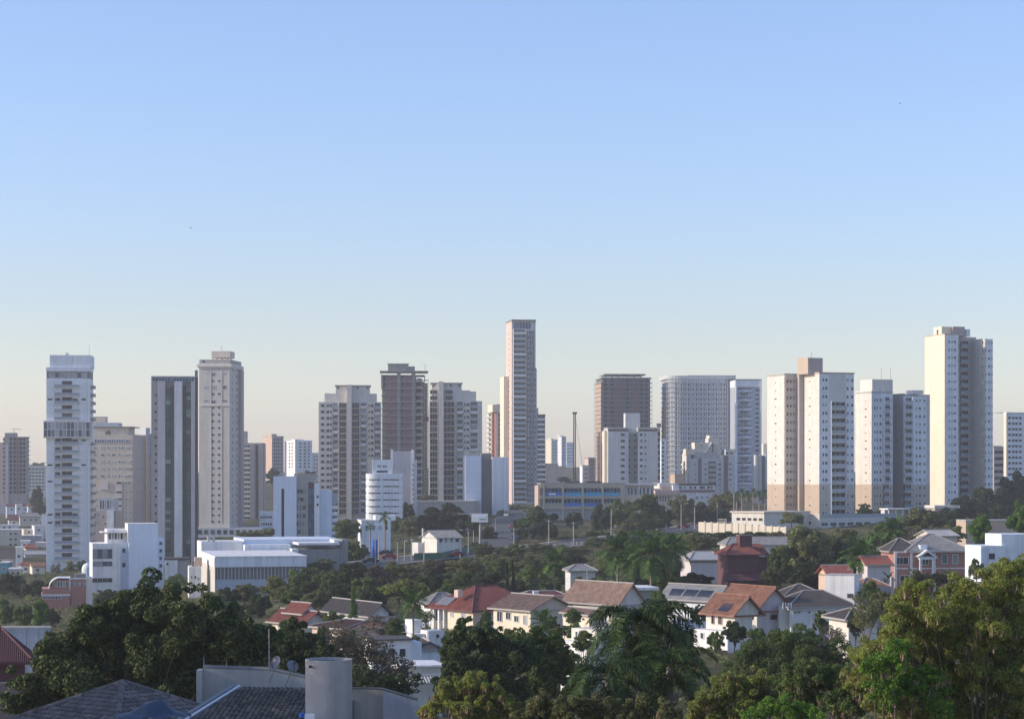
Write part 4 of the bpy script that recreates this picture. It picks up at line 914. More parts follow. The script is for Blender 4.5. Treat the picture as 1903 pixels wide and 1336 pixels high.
b = B('low_yellow_building', 'low pale yellow wing with tall dark openings right of the school', 'building', 1161, 960, 860, 5)
W = b.x(1215); b.box('wall', 0, W, 0, 12, -3, b.t(902), 'warm_cream_wall'); b.box('roof_slab', -.3, W + 1.2, -1.5, 12.3, b.t(902), b.t(898.5), 'pale_grey_wall')
for px in (1168, 1174, 1181, 1190, 1197, 1204, 1211): b.win('F', b.x(px), b.t(919), 1.0, 2.8, 'white_metal', 'glass_blue')
for px in (1163, 1186, 1207): b.box('pillar', b.x(px), b.x(px) + .4, -1.2, -.8, -3, b.t(902), 'white_wall')
b = B('mall_building', 'long low pink and white building with an orange brick tower and flat roofs', 'building', 1216, 962, 880, 14)
W = b.x(1330)
b.box('wall', b.x(1252), W, 1, 16, -3, b.t(901), 'blue_white_wall'); b.box('pink_band', 0, b.x(1262), -1, 10, b.t(920), b.t(911), 'pink_wall'); b.box('cream_wall', .5, b.x(1255), 0, 9, -3, b.t(920), 'cream_white_wall')
b.box('upper_cream_band', b.x(1230), b.x(1262), 3, 12, b.t(908), b.t(898), 'cream_white_wall'); b.box('orange_wall', b.x(1232), b.x(1256), 2.5, 3, b.t(911), b.t(904.5), 'orange_wall')
b.box('mauve_band', b.x(1262), b.x(1330), .4, 1.2, b.t(914), b.t(910), 'brick_infill'); b.box('roof', b.x(1262), W + .4, .4, 16.4, b.t(901) + .01, b.t(898.5), 'dark_roof')
for px in (1266, 1274, 1285, 1293, 1304, 1309, 1318, 1324): b.win('F', b.x(px), b.t(908.5), 1.2, 1.1, 'white_metal', 'glass_dark' if px > 1300 else 'glass_pale', base=1)
for px in (1222, 1227, 1232, 1237, 1242, 1247): b.win('F', b.x(px), b.t(932), .6, 2.2, 'white_metal', 'glass', base=0)
for px in (1297, 1306, 1316): b.win('F', b.x(px), b.t(928), 1.3, 1.4, 'white_metal', 'glass_pale', base=1)
b = B('brick_tank_tower', 'square orange brick stub tower at the foot of the netted tower', 'tower', 1254, 905, 960, 25)
b.box('wall', 0, b.x(1272), 0, 4.2, -3, b.t(882), 'orange_wall'); b.box('rim', -.15, b.x(1272) + .15, -.15, 4.35, b.t(882), b.t(881), 'tan_wall')

# brown flat building
b = B('brown_flat_building', 'flat brown windowless building among trees below the gridded towers', 'building', 775, 965, 890, 8)
W = b.x(882); b.box('wall', 0, W, 0, 14, -4, b.t(933), 'beige_wall'); b.box('wing_wall', W + .01, b.x(893), 3, 14, -4, b.t(930), 'pale_concrete'); b.box('roof_edge', -.3, W, -.2, 14, b.t(933), b.t(930.5), 'cream_wall')
for px in (803, 830, 857): b.box('joint', b.x(px), b.x(px) + .15, -.05, .02, -4, b.t(934), 'mauve_wall')

# blue white shed at left of avenue
b = B('white_shed', 'small pale blue walled building behind street posts at the avenue', 'building', 672, 1022, 640, 10)
W = b.x(726); b.box('wall', 0, W, 0, 10, -4, b.t(968), 'blue_white_wall'); b.box('roof_edge', -.2, W + .2, -.2, 10.2, b.t(968), b.t(966), 'white_wall'); b.box('upper_wall', b.x(700), b.x(738), 3, 9, b.t(968), b.t(958), 'white_wall')
for px in (682, 694, 706, 717): b.win('F', b.x(px), b.t(985), 1.1, 1.4, 'white_metal', 'glass_pale')
b = B('blue_container', 'bright blue site container beside the avenue posts', 'container', 694, 1034, 590, 10)
b.box('body', 0, b.x(702), 0, 6, -.3, b.t(1003), 'bright_blue')
for i in range(4): b.box('rib', .1 + i * .28, .2 + i * .28, -.06, .0, -.2, b.t(1004), 'bright_blue')

# little white house with green fence
b = B('white_cottage', 'small white house with a grey pitched roof behind a green fence', 'house', 812, 1032, 600, 24)
W = b.x(858); Lh = b.y(784)
ev, rd = b.t(998), b.t(986.5)
def slope(mb, e0, e1, r1, r0, rib=.3, th=.14, hh=.07, rw=.07, m=0):
    e0, e1, r1, r0 = map(Vector, (e0, e1, r1, r0)); u = (e1 - e0).normalized(); n = u.cross(r0 - e0).normalized()
    if n.z < 0: n = -n
    v = n.cross(u).normalized()
    if v.z < 0: v = -v
    dn = n * -th; k = len(mb.v)
    P = [e0, e1, r1, r0]; mb.v += [tuple(p) for p in P] + [tuple(p + dn) for p in P]
    for q in ((0, 1, 2, 3), (7, 6, 5, 4), (0, 4, 5, 1), (1, 5, 6, 2), (2, 6, 7, 3), (3, 7, 4, 0)): mb.f.append(tuple(k + i for i in q)); mb.m.append(m)
    Ln = (e1 - e0).length; a0 = (r0 - e0).dot(u); a1 = (r1 - e0).dot(u); b0 = (r0 - e0).dot(v)
    if not rib: return
    a = rib / 2
    while a < Ln:
        bm = b0
        if a < a0: bm = b0 * a / a0
        elif a > a1: bm = b0 * (Ln - a) / max(1e-6, Ln - a1)
        if bm > .3:
            p, q = e0 + u * a, e0 + u * a + v * bm; k = len(mb.v)
            mb.v += [tuple(p - u * rw + n * .003), tuple(p + u * rw + n * .003), tuple(p + n * hh), tuple(q - u * rw + n * .003), tuple(q + u * rw + n * .003), tuple(q + n * hh)]
            for f in ((0, 2, 5, 3), (2, 1, 4, 5), (0, 1, 2)): mb.f.append(tuple(k + i for i in f)); mb.m.append(m)
        a += rib
def roof(b, x0, x1, y0, y1, ze, zr, kind='gx', h=0, m='brown_roof', ov=.5, rib=.33, cap='roof_trim', wall=None, name='roof'):
    """gx: ridge along x, gy: ridge along y; h: how far the ridge ends stand back (0 = gable)"""
    X0, X1, Y0, Y1 = x0 - ov, x1 + ov, y0 - ov, y1 + ov; mb = MB()
    if kind == 'gx':
        ym = (y0 + y1) / 2; a, c = (X0 + h if h else X0, ym, zr), (X1 - h if h else X1, ym, zr)
        slope(mb, (X0, Y0, ze), (X1, Y0, ze), c, a, rib); slope(mb, (X1, Y1, ze), (X0, Y1, ze), a, c, rib)
        if h: slope(mb, (X0, Y1, ze), (X0, Y0, ze), a, a, rib); slope(mb, (X1, Y0, ze), (X1, Y1, ze), c, c, rib)
        ends = [((x0, y0), (x0, y1), (x0, ym)), ((x1, y0), (x1, y1), (x1, ym))]
    else:
        xm = (x0 + x1) / 2; a, c = (xm, Y0 + h if h else Y0, zr), (xm, Y1 - h if h else Y1, zr)
        slope(mb, (X0, Y1, ze), (X0, Y0, ze), a, c, rib); slope(mb, (X1, Y0, ze), (X1, Y1, ze), c, a, rib)
        if h: slope(mb, (X0, Y0, ze), (X1, Y0, ze), a, a, rib); slope(mb, (X1, Y1, ze), (X0, Y1, ze), c, c, rib)
        ends = [((x0, y0), (x1, y0), (xm, y0)), ((x0, y1), (x1, y1), (xm, y1))]
    r_ = mb.build(name, M[m], b.o)
    cb = MB(); cb.bar(Vector(a) + Vector((0, 0, .05)), Vector(c) + Vector((0, 0, .05)), .13)
    if h:
        for q in ((X0, Y0), (X0, Y1), (X1, Y0), (X1, Y1)):
            s_, d_ = Vector((*q, ze + .04)), (Vector(a) if (Vector(a) - Vector((*q, zr))).length < (Vector(c) - Vector((*q, zr))).length else Vector(c)); cb.bar(s_, d_ + Vector((0, 0, .05)), .11)
    cb.build('ridge_cap', M[cap], r_)
    if not h and wall:
        kk = 1 - ov / (((y1 - y0) if kind == 'gx' else (x1 - x0)) / 2 + ov)
        zt = zr - .16; zl = ze + (zr - ze) * (ov / (((y1 - y0) if kind == 'gx' else (x1 - x0)) / 2 + ov)) - .16
        for p, q, c_ in ends:
            gb = MB()
            pts = [(*p, ze - .3), (*q, ze - .3), (*q, zl), (*c_, zt), (*p, zl)]
            t_ = .2 if c_[0] < (x0 + x1) / 2 or c_[1] < (y0 + y1) / 2 else -.2
            dd = (t_, 0) if kind == 'gx' else (0, t_)
            k = len(gb.v); gb.v += pts + [(a_ + dd[0], b_ + dd[1], c2) for a_, b_, c2 in pts]
            gb.f += [tuple(k + i for i in range(5)), tuple(k + 9 - i for i in range(5))]; gb.m += [0, 0]
            for i in range(5): j = (i + 1) % 5; gb.f.append((k + i, k + j, k + 5 + j, k + 5 + i)); gb.m.append(0)
            gb.build('gable', M[wall], b.o)
    # fascia
    fb = MB()
    fb.box(X0 - .02, X1 + .02, Y0 - .06, Y0 - .005, ze - .22, ze + .02); fb.box(X0 - .06, X0 - .005, Y0, Y1, ze - .22, ze + .02) if (kind == 'gy' or h) else None
    fb.build('fascia', M[cap], r_)
    return r_
b.box('wall', 0, W, 0, Lh, -4, ev - .3, 'cream_white_wall')
roof(b, 0, W, 0, Lh, ev - .2, rd, 'gx', 0, 'grey_roof', wall='pale_grey_wall')
for px, w1, h1 in ((819, 1.1, 1.2), (829, .6, 1.6), (839, .7, 1.5), (849.5, 1.2, 1.3)): b.win('F', b.x(px), b.t(1008), w1, h1, 'white_metal', 'glass_blue')
b.box('side_shed', -1.5, -.02, Lh - 1, Lh + 4, -4, b.t(1010), 'pale_grey_wall')
b.box('chimney', b.x(793, 6), b.x(793, 6) + .5, Lh - 2, Lh - 1.5, ev, rd + .5, 'pale_grey_wall')

# billboard
b = B('billboard', 'white billboard on a tall single pole above the avenue trees', 'billboard', 888, 1024, 640, 0)
m = MB(); m.cyl(0, 0, .28, 0, b.t(969), 12); m.build('pole', M['pole_concrete'], b.o, (b.x(892), .5, 0))
b.box('panel', b.x(876), b.x(906.5), 0, .5, b.t(970), b.t(955), 'white_metal'); b.box('blue_band', b.x(880), b.x(903), -.05, -.003, b.t(961.5), b.t(958), 'blue_panel'); b.box('dark_band', b.x(890), b.x(904), -.05, -.003, b.t(966), b.t(964), 'dark_concrete')
b.box('top_rail', b.x(850), b.x(907), .1, .3, b.t(954.8), b.t(954), 'white_metal')

# ------------------------------------------------------------------ left mid ground
# white blue office
b = B('white_office', 'white modern office with grey glazed left side and a blank blue stair block', 'office building', 172, 1120, 565, 14)
xw = b.x(212)
b.box('left_wall', 0, b.x(224), 0, 14, -4, b.t(1010), 'white_wall')
for py0, py1, n in ((1038, 1020, 3), (1052, 1043, 2), (1082, 1074, 1)):
    for i in range(4): b.win('F', b.x(176.5 + 9.2 * i), b.t(py0), 1.22, (b.t(py1) - b.t(py0)), 'grey_metal', 'glass_pale' if py0 < 1060 else 'glass_dark', n)
b.box('top_room', b.x(200), b.x(240), 2, 12, b.t(1010) + .02, b.t(984), 'white_wall'); b.box('canopy', b.x(190), b.x(242), .6, 12.4, b.t(990.5), b.t(989), 'white_wall')
for i in range(5): b.win('F', b.x(205 + 5.5 * i), b.t(1003), .7, 1.7, 'white_metal', 'glass_pale' if i < 4 else 'glass_dark', base=2)
b.box('link_wall', b.x(224) + .01, b.x(239), 1.5, 12, -4, b.t(1008), 'blue_panel')
for py in (1028, 1055): b.win('F', b.x(231), b.t(py), .8, 1.2, 'grey_metal', 'glass_blue', base=1.5)
b.box('stair_wall', b.x(239) + .01, b.x(293.5), -1.0, 9, -4, b.t(974), 'blue_panel')
b.box('stair_lit_edge', b.x(239) - .25, b.x(239), -1.0, 9, b.t(1008), b.t(973.5), 'white_wall'); b.box('stair_coping', b.x(239) - .3, b.x(294), -1.1, 9.1, b.t(974) + .003, b.t(973) , 'white_wall')  # white strip paints sunlight along the stair block's edge
b.box('rear_wing', b.x(293.5) + .01, b.x(305), .5, 9, -4, b.t(1001), 'blue_panel')
for py in (1010, 1024, 1038, 1052, 1066): b.win('F', b.x(299), b.t(py + 4), .9, 1.0, 'white_metal', 'glass_blue', base=.5)

# brick building with curved glazing
b = B('curved_brick_building', 'red brick building with white bands and a curved glazed corner roof', 'building', 78, 1150, 500, 12)
W = b.x(130)
b.box('wall', 0, W, 0, 10, -4, b.t(1094), 'red_brick_wall')
b.box('white_band', -.1, W + .1, -.12, 10, b.t(1107), b.t(1104), 'white_wall'); b.box('white_band', -.1, b.x(124), -.12, 10, b.t(1138), b.t(1135.5), 'white_wall')
for i in range(8): b.win('F', b.x(82 + 4.6 * i), b.t(1113), .5, .6, 'white_metal', 'glass')
b.box('upper_wall', b.x(131), b.x(160), .5, 9, -4, b.t(1077), 'red_brick_wall'); b.box('white_frame', b.x(130), b.x(161), .35, .49, b.t(1077), b.t(1074), 'white_wall')
b.box('white_frame', b.x(129), b.x(131), .3, 9, b.t(1100), b.t(1074), 'white_wall'); b.box('cream_tower', b.x(160), b.x(172), .2, 9, -4, b.t(1075), 'cream_white_wall')
for i in range(6): b.win('F', b.x(134 + 4.6 * i), b.t(1088), .45, .6, 'white_metal', 'glass_pale', base=.5)
m = MB(); x0_, x1_ = b.x(91), b.x(129); z0_ = b.t(1093.5); Hh = b.t(1074) - z0_; prev = None
for i in range(9):
    a = math.pi / 2 * i / 8; p = (x0_ + (x1_ - x0_) * .55 * (1 - math.cos(a)), z0_ + Hh * math.sin(a))
    if prev:
        m.poly([(prev[0], 1, prev[1]), (p[0], 1, p[1]), (p[0], 8, p[1]), (prev[0], 8, prev[1])]); m.poly([(prev[0], .8, prev[1]), (p[0], .8, p[1]), (p[0], 1, p[1] - .0), (prev[0], 1, prev[1])])
        m.bar((prev[0], .9, prev[1]), (p[0], .9, p[1]), .12)
    prev = p
m.box(prev[0], x1_, .8, 8, z0_ + Hh - .2, z0_ + Hh); m.build('curved_roof', M['white_wall'], b.o)
b.box('glazed_back', b.x(106), b.x(128.5), 1.2, 8, z0_, b.t(1078), 'red_brick_wall')
for i in range(4): b.win('F', b.x(109 + 5.2 * i), b.t(1091), .6, 1.2, 'white_metal', 'glass_green', base=1.2)
b.box('dark_block', b.x(140), b.x(160), 2, 8, b.t(1077) , b.t(1068), 'dark_concrete')

# hall
b = B('exhibition_hall', 'large low white hall with stepped flat roofs, ribbed grey band and lit end wall', 'hall', 401, 1108, 490, 13)
W = b.x(567, 0); Lh = b.y(373)
b.box('lower_wall', 0, W, .3, Lh, -4, b.t(1077), 'blue_grey_panel'); b.box('band_wall', 0, W, .5, Lh, b.t(1077) + .01, b.t(1054), 'dark_concrete')
b.box('fascia_wall', -.05, W + .3, 0, Lh, b.t(1054) + .01, b.t(1036), 'blue_white_wall'); b.box('coping', -.2, W + .5, -.15, Lh + .2, b.t(1036) + .01, b.t(1033.5), 'white_wall')
for i in range(24): b.box('facade_rib', .3 + i * (W - .6) / 24, .42 + i * (W - .6) / 24, .25, .5, b.t(1077) + .03, b.t(1054) - .02, 'pale_grey_wall')
b.box('lit_end_wall', -.3, -.06, 0, Lh, b.t(1054), b.t(1036.5), 'white_wall'); b.box('lit_end_wall', -.2, -.06, 0, Lh, -4, b.t(1054) - .01, 'pale_beige_wall')  # end wall tones carry painted sunlight, the bluish front carries shade
for k in range(4): b.box('cladding_line', -.1, W + .3, -.04, -.003, b.t(1041 + 4 * k), b.t(1040.4 + 4 * k), 'blue_panel')
b = B('rear_exhibition_hall', 'upper white volume of the hall with a bright sloping end and blue cladding', 'hall', 455, 1050, 530, 13)
Lh = b.y(377); W = b.x(640)
m = MB(); z0_ = b.t(1050); zt = b.t(1005)
b.box('upper_wall', 0, b.x(540), 0, 18, -6, b.t(1012), 'blue_white_wall'); b.box('lit_upper_wall', b.x(377) , -.02, 4, 16, -6, b.t(1006.5), 'white_wall')  # white end is coloured as sunlit beside the bluer shaded front
b.box('clad_wall', .4, b.x(640), 6, 30, -6, b.t(1004), 'blue_panel'); b.box('clad_coping', .4, b.x(600), 5.8, 6, b.t(1005), b.t(1003.5), 'white_wall')
for k in range(6): b.box('cladding_line', .4, b.x(538), -.05, -.003, b.t(1018 + 5 * k), b.t(1017.4 + 5 * k), 'blue_panel')
b.box('grey_wing', b.x(545), b.x(632), -4, 5.7, -9, b.t(1020), 'concrete'); b.box('white_canopy', b.x(549), b.x(625), -5.5, 5.9, b.t(1012), b.t(1008), 'white_wall'); b.box('canopy_upstand', b.x(615), b.x(624), -5, 2, b.t(1008) + .02, b.t(1003), 'white_wall')
b.box('white_pier', b.x(538), b.x(550), -5, 0, b.t(1028), b.t(1019), 'white_wall'); b.box('end_wall', b.x(632), b.x(643), -3, 8, -9, b.t(1003), 'concrete')
b.win('F', b.x(608), b.t(1046), 1.4, .5, 'blue_panel', 'glass_blue', base=-4); 
for px in (389, 398): b.box('roof_vent', b.x(px), b.x(px) + .7, 5, 6, b.t(1006.5), b.t(996), 'pale_concrete')
b = B('white_annex', 'small white annex with pipes at the left foot of the hall', 'building', 351, 1100, 500, 10)
b.box('wall', 0, b.x(374), 0, 8, -4, b.t(1053), 'white_wall'); b.box('roof_box', b.x(363), b.x(376), 2, 7, b.t(1053), b.t(1037), 'orange_wall'); b.box('tank', b.x(357), b.x(362), 2, 4, b.t(1053), b.t(1043), 'dark_concrete')
for px, py in ((356, 1075), (363, 1075), (369, 1078)): b.win('F', b.x(px), b.t(py), .5, .7)
b = B('pale_low_building', 'low pale building at the foot of the dark twin-strip tower', 'building', 306, 1090, 640, 6)
b.box('wall', 0, b.x(330), 0, 8, -4, b.t(1040), 'white_wall'); b.box('roof', -.2, b.x(350), -.2, 9, b.t(1040), b.t(1037), 'dark_roof'); b.box('dark_wall_', b.x(330), b.x(350), .4, 8, -4, b.t(1040), 'grey_brown_wall'); b.win('F', b.x(311), b.t(1050), .8, .8)
# white dome tank
b = B('dome_tank', 'white domed tank standing left of the white office', 'tank', 163, 1085, 600, 0)
m = MB(); n_ = len(m.v)
for j in range(7):
    a = math.pi / 2 * j / 6; m.cyl(0, 0, 1.6 * math.cos(a) + .01, b.t(1056) - .2 + 1.7 * math.sin(a), b.t(1056) - .2 + 1.7 * math.sin(min(math.pi / 2, a + math.pi / 12)), 16, 0, 1.6 * math.cos(min(math.pi / 2, a + math.pi / 12)) + .01)
m.cyl(0, 0, 1.6, -3, b.t(1056) - .2, 16); m.build('shell', M['blue_white_wall'], b.o)

# ------------------------------------------------------------------ parking podium under the white towers
b = B('parking_podium', 'long cream parking podium with dark openings and a glass balustrade under the towers', 'parking structure', 1524, 995, 735, 35)
L1 = b.y(1362); W = b.x(1665)
b.box('lit_wall', -.3, 0, 0, L1, -4, b.t(957), 'cream_wall'); b.box('front_wall', 0.01, W, 0, 30, -4, b.t(962), 'pale_grey_wall')  # warm cream face has sunlight painted in, the grey front shade
b.box('deck', 0.01, W, .2, 40, b.t(962) + .01, b.t(961), 'pavement')
b.box('coping', -.5, -.02, -.2, L1, b.t(957) + .01, b.t(955), 'cream_white_wall'); b.box('balustrade', 0.3, W, -.1, 0, b.t(962), b.t(955.5), 'rail_glass')
for i in range(7): b.win('L', 6 + i * 7.2, b.t(975), 4.2, 1.1, 'cream_wall', 'glass_dark', base=-.3, name='opening')
for i in range(6): b.win('F', 2 + i * 3.9, b.t(977), 2.9, 1.1, 'pale_grey_wall', 'glass_dark', 1, name='opening')
for i in range(5): b.win('F', 2 + i * 3.9, b.t(991), 2.6, 1.0, 'pale_grey_wall', 'glass_blue', 1, name='opening')
b = B('boundary_wall', 'stepped cream boundary wall with pilasters below the parking podium', 'wall', 1460, 1000, 690, 50)
L1 = b.y(1298)
n_ = 13
for i in range(n_):
    y0, y1 = L1 * i / n_, L1 * (i + 1) / n_; h = b.t(979 - 10 * i / n_, (y0 + y1) / 2)
    b.box('wall_panel', 0, .25, y0 + .25, y1, -6, h, 'warm_cream_wall'); b.box('pilaster', -.15, .4, y0 - .25, y0 + .25, -6, h + .25, 'cream_wall')
b = B('podium_house', 'low cream garage building with dark openings behind the boundary wall', 'building', 1420, 990, 725, 40)
L1 = b.y(1360); b.box('wall', 0, 22, 0, L1, -4, b.t(953), 'cream_white_wall'); b.box('roof_slab', -.5, 22, -.5, L1 + .5, b.t(953), b.t(950.5), 'cream_wall')
for i in range(5): b.win('L', 1.5 + i * (L1 - 2) / 5, b.t(968), 1.8, 1.0, 'cream_wall', 'glass_dark', name='opening')
b = B('gatehouse', 'low gatehouse with long roof under the tallest white tower', 'building', 1738, 960, 760, 12)
b.box('wall', 0, b.x(1775), 0, 8, -4, b.t(944), 'mauve_wall'); b.box('roof_slab', -.6, b.x(1782), -1, 8, b.t(944), b.t(939), 'cream_white_wall')
for px in (1744, 1751, 1758, 1766): b.win('F', b.x(px), b.t(955), .8, 1.2)
b = B('white_pavilion', 'small white pavilion on the podium between the towers', 'pavilion', 1650, 962, 770, 20)
b.box('roof_slab', 0, b.x(1692), 0, 6, b.t(947), b.t(944.5), 'white_wall')
for px in (1652, 1665, 1678, 1690): b.box('post', b.x(px), b.x(px) + .3, .2, .5, -3, b.t(947), 'white_wall')
b.box('wall', .4, b.x(1690), 3, 5.6, -3, b.t(947), 'pale_grey_wall')

# ------------------------------------------------------------------ roads
def ribbon(name, pts, width, m, dz, kind='structure', label=None, off=0.0, parent=None):
    P = [np.array([X(px, D), D]) for px, D in pts]; Q = []
    for a, c in zip(P[:-1], P[1:]):
        n = max(2, int(np.linalg.norm(c - a) / 4))
        for i in range(n): Q.append(a + (c - a) * i / n)
    Q.append(P[-1]); Q = np.array(Q)
    for _ in range(6): Q[1:-1] = (Q[:-2] + Q[1:-1] * 2 + Q[2:]) / 4
    T = np.gradient(Q, axis=0); T /= np.linalg.norm(T, axis=1)[:, None]; Nn = np.stack([-T[:, 1], T[:, 0]], 1)
    k = 6; V = []
    for j in range(k + 1): V.append(Q + Nn * (off + width * (j / k - .5)))
    V = np.array(V); z = terr(V[:, :, 0].ravel(), V[:, :, 1].ravel()).reshape(V.shape[:2]); z = np.maximum(z, z.mean(0)[None] * 0 + z) + dz
    mb = MB(); nn = len(Q)
    mb.v = [(float(V[j, i, 0]), float(V[j, i, 1]), float(z[j, i])) for j in range(k + 1) for i in range(nn)]
    for j in range(k):
        for i in range(nn - 1): mb.f.append((j * nn + i, j * nn + i + 1, (j + 1) * nn + i + 1, (j + 1) * nn + i)); mb.m.append(0)
    o = mb.build(name, M[m], parent); 
    if not parent: tag(o, label, kind=kind)
    return o, Q, Nn
AV = [(470, 520), (600, 535), (690, 560), (790, 590), (880, 620), (1000, 650), (1130, 690), (1270, 745), (1330, 790), (1420, 850)]
av, AQ, AN = ribbon('road', AV, 15, 'asphalt', .30, label='avenue curving behind the tree belt')
ribbon('pavement', AV, 3, 'dark_concrete', .40, label='near pavement of the avenue', off=-9.2)
ribbon('pavement', AV, 3, 'pavement', .40, label='far pavement of the avenue', off=9.2)
SD = [(905, 640), (935, 735), (950, 850), (956, 960), (958, 1100)]
ribbon('road', SD, 13, 'asphalt', .36, label='side street running away uphill from the avenue')
for off in (-2.3, 2.3):
    ribbon('lane_marking', AV, .22, 'road_paint', .37, label='white lane line along the avenue', off=off)

# ------------------------------------------------------------------ houses on the left hillside
def hill_house(px0, px1, top, base, D, m, label, roofm=None, yaw=20, ridge=None, wins=(), cat='house', depth=9):
    b = B('hillside_house', label, cat, px0, base, D, yaw, 'small houses on the far left hillside'); W = max(2, b.x(px1)); T = b.t(top)
    b.box('wall', 0, W, 0, depth, -5, T, m)
    if roofm: roof(b, 0, W, 0, depth, T, b.t(ridge), 'gx', 0 if len(label) % 2 else 2, roofm, rib=0, ov=.4, cap=roofm, wall=m)
    else: b.box('parapet', -.15, W + .15, -.15, depth + .15, T, T + .35, 'white_wall')
    for px, py in wins: b.win('F', b.x(px), b.t(py), 1.3, 1.1, 'white_metal', 'glass_dark')
    return b
hill_house(20, 49, 918, 940, 1420, 'blue_white_wall', 'pale blue gabled house highest on the left hillside', 'pale_concrete', 25, 911, ((27, 927), (38, 927)))
hill_house(0, 17, 925, 945, 1400, 'lilac_wall', 'lilac flat-roofed house at the upper left hillside edge', None, 10, None, ((6, 934),))
hill_house(12, 55, 940, 955, 1330, 'white_wall', 'long white house under a purple-red roof on the upper hillside', 'purple_red_roof', 15, 932, ((22, 948), (34, 948), (46, 948)))
hill_house(30, 41, 938, 958, 1290, 'white_wall', 'narrow white house block standing before the purple-red roof', None, 15, None, ((35, 947),))
hill_house(37, 75, 960, 978, 1180, 'cream_wall', 'cream house with grey roof left of the slim blue tower', 'grey_roof', 15, 953, ((46, 968), (57, 968), (67, 968)))
hill_house(16, 38, 966, 980, 1190, 'white_wall', 'white house with a faded purple roof beside the grey-roofed cream one', 'purple_red_roof', 15, 957, ((26, 973),))
hill_house(0, 34, 976, 988, 1120, 'white_wall', 'wide white flat building above the three-storey block', None, 10, None, ((8, 982), (18, 982)))
hill_house(44, 66, 984, 998, 1080, 'warm_cream_wall', 'cream flat-roofed house in the middle of the hillside', None, 20, None, ((54, 991),))
hill_house(64, 80, 978, 998, 1075, 'white_wall', 'white cube house close to the slim blue tower', None, 20, None, ((72, 987),))
hill_house(77, 85, 957, 992, 1090, 'white_wall', 'thin tall white block touching the slim blue tower in view', None, 5, None, (), 'building', 4)
hill_house(40, 76, 996, 1014, 1020, 'blue_grey_panel', 'blue-grey flat warehouse roof house below the cream ones', None, 10, None, ())
hill_house(0, 40, 985, 1022, 1000, 'pale_beige_wall', 'pale three-storey block with pairs of dark windows', None, 12, None, ((20, 994), (29, 994), (20, 1004), (29, 1004), (20, 1014), (29, 1014)), 'building', 12)
hill_house(38, 56, 1006, 1024, 960, 'white_wall', 'white house right of the three-storey block', None, 12, None, ((46, 1015),))
hill_house(66, 85, 1009, 1032, 940, 'cream_white_wall', 'cream-white house at the foot of the slim blue tower', None, 8, None, ((74, 1020),))
hill_house(2, 31, 1036, 1055, 860, 'mauve_wall', 'low house with a wide dark brown roof', 'dark_roof', 12, 1020, ())
hill_house(29, 42, 1018, 1050, 850, 'white_wall', 'white stair block beside the dark brown roof', None, 12, None, ((35, 1036),))
hill_house(0, 16, 1046, 1074, 760, 'teal_wall', 'teal painted building at the left edge', None, 5, None, ((7, 1060),), 'building')
hill_house(-8, 31, 1073, 1105, 690, 'blue_white_wall', 'blue-white shed with a flat roof at the left edge', None, 8, None, (), 'building')
hill_house(-6, 24, 1112, 1130, 610, 'white_wall', 'low building with a weathered pale sheet roof at the left edge', 'metal_roof', 20, 1094, ())
hill_house(16, 40, 1058, 1080, 750, 'pale_concrete', 'grey flat house right of the teal building', None, 10, None, ((24, 1068), (34, 1068)))
hill_house(38, 58, 1050, 1068, 800, 'white_wall', 'small white house half hidden by the green hillside tree', 'red_roof', 15, 1044, ((48, 1060),))
hill_house(60, 84, 1052, 1072, 790, 'warm_cream_wall', 'cream house with brown roof just left of the slim blue tower foot', 'brown_roof', 18, 1045, ((70, 1062),))
hill_house(48, 70, 1018, 1034, 930, 'cream_wall', 'cream house under a red roof in the lower hillside', 'red_roof', 20, 1011, ((58, 1027),))
hill_house(52, 78, 940, 956, 1260, 'white_wall', 'white house with brown roof in the upper hillside beside the dark tree', 'brown_roof', 15, 933, ((62, 949), (72, 949)))
hill_house(40, 84, 1094, 1112, 640, 'white_wall', 'long white low house behind the round dark tree', 'grey_roof', 10, 1086, ((50, 1104), (66, 1104)))
hill_house(46, 84, 1030, 1050, 900, 'pale_grey_wall', 'grey-white wall house among trees below the slim blue tower', 'metal_roof', 15, 1024, ())

# ------------------------------------------------------------------ houses of the middle ground
def hwin(b, face, items, base=0, frame='white_metal', glass='glass', mull=1):
    for px, py, w1, h1 in items:
        a = b.x(px) if face == 'F' else b.y(px)
        b.win(face, a, b.t(py), w1, h1, frame, glass, mull if w1 > 1 else 0, base=base)
# maroon tower house
b = B('maroon_house', 'maroon tower-like house with red hip roof, brick chimney and lower skirt roofs', 'house', 1352, 1098, 400, 12)
W = b.x(1410); ev = b.t(1030)
b.box('wall', 0, W, 0, 6, -4, ev, 'maroon_wall'); roof(b, 0, W, 0, 6, ev, b.t(1012), 'gx', 2.4, 'red_roof', rib=.3, cap='purple_red_roof')
b.box('rear_wall', W + .01, b.x(1432), 2, 8, -4, b.t(1036), 'maroon_wall'); 
ch = b.box('chimney', b.x(1381), b.x(1404), 2, 4, b.t(1024), b.t(996), 'maroon_wall'); b.box('chimney_cap', b.x(1380), b.x(1405), 1.9, 4.1, b.t(996), b.t(994.5), 'dark_concrete', ch)
r2 = MB(); slope(r2, (b.x(1404), 1.5, b.t(1032)), (b.x(1436), 1.5, b.t(1032)), (b.x(1430), 5, b.t(1012)), (b.x(1404), 5, b.t(1012)), .3); r2.build('side_roof', M['red_roof'], b.o)
m = MB(); slope(m, (b.x(1338), -2.4, b.t(1078)), (b.x(1424), -2.4, b.t(1078)), (b.x(1416), -.05, b.t(1066)), (b.x(1350), -.05, b.t(1066)), .3); m.build('skirt_roof', M['purple_red_roof'], b.o)
b.box('porch_wall', b.x(1352), b.x(1400), -1.6, -.05, -4, b.t(1079), 'dark_wall')
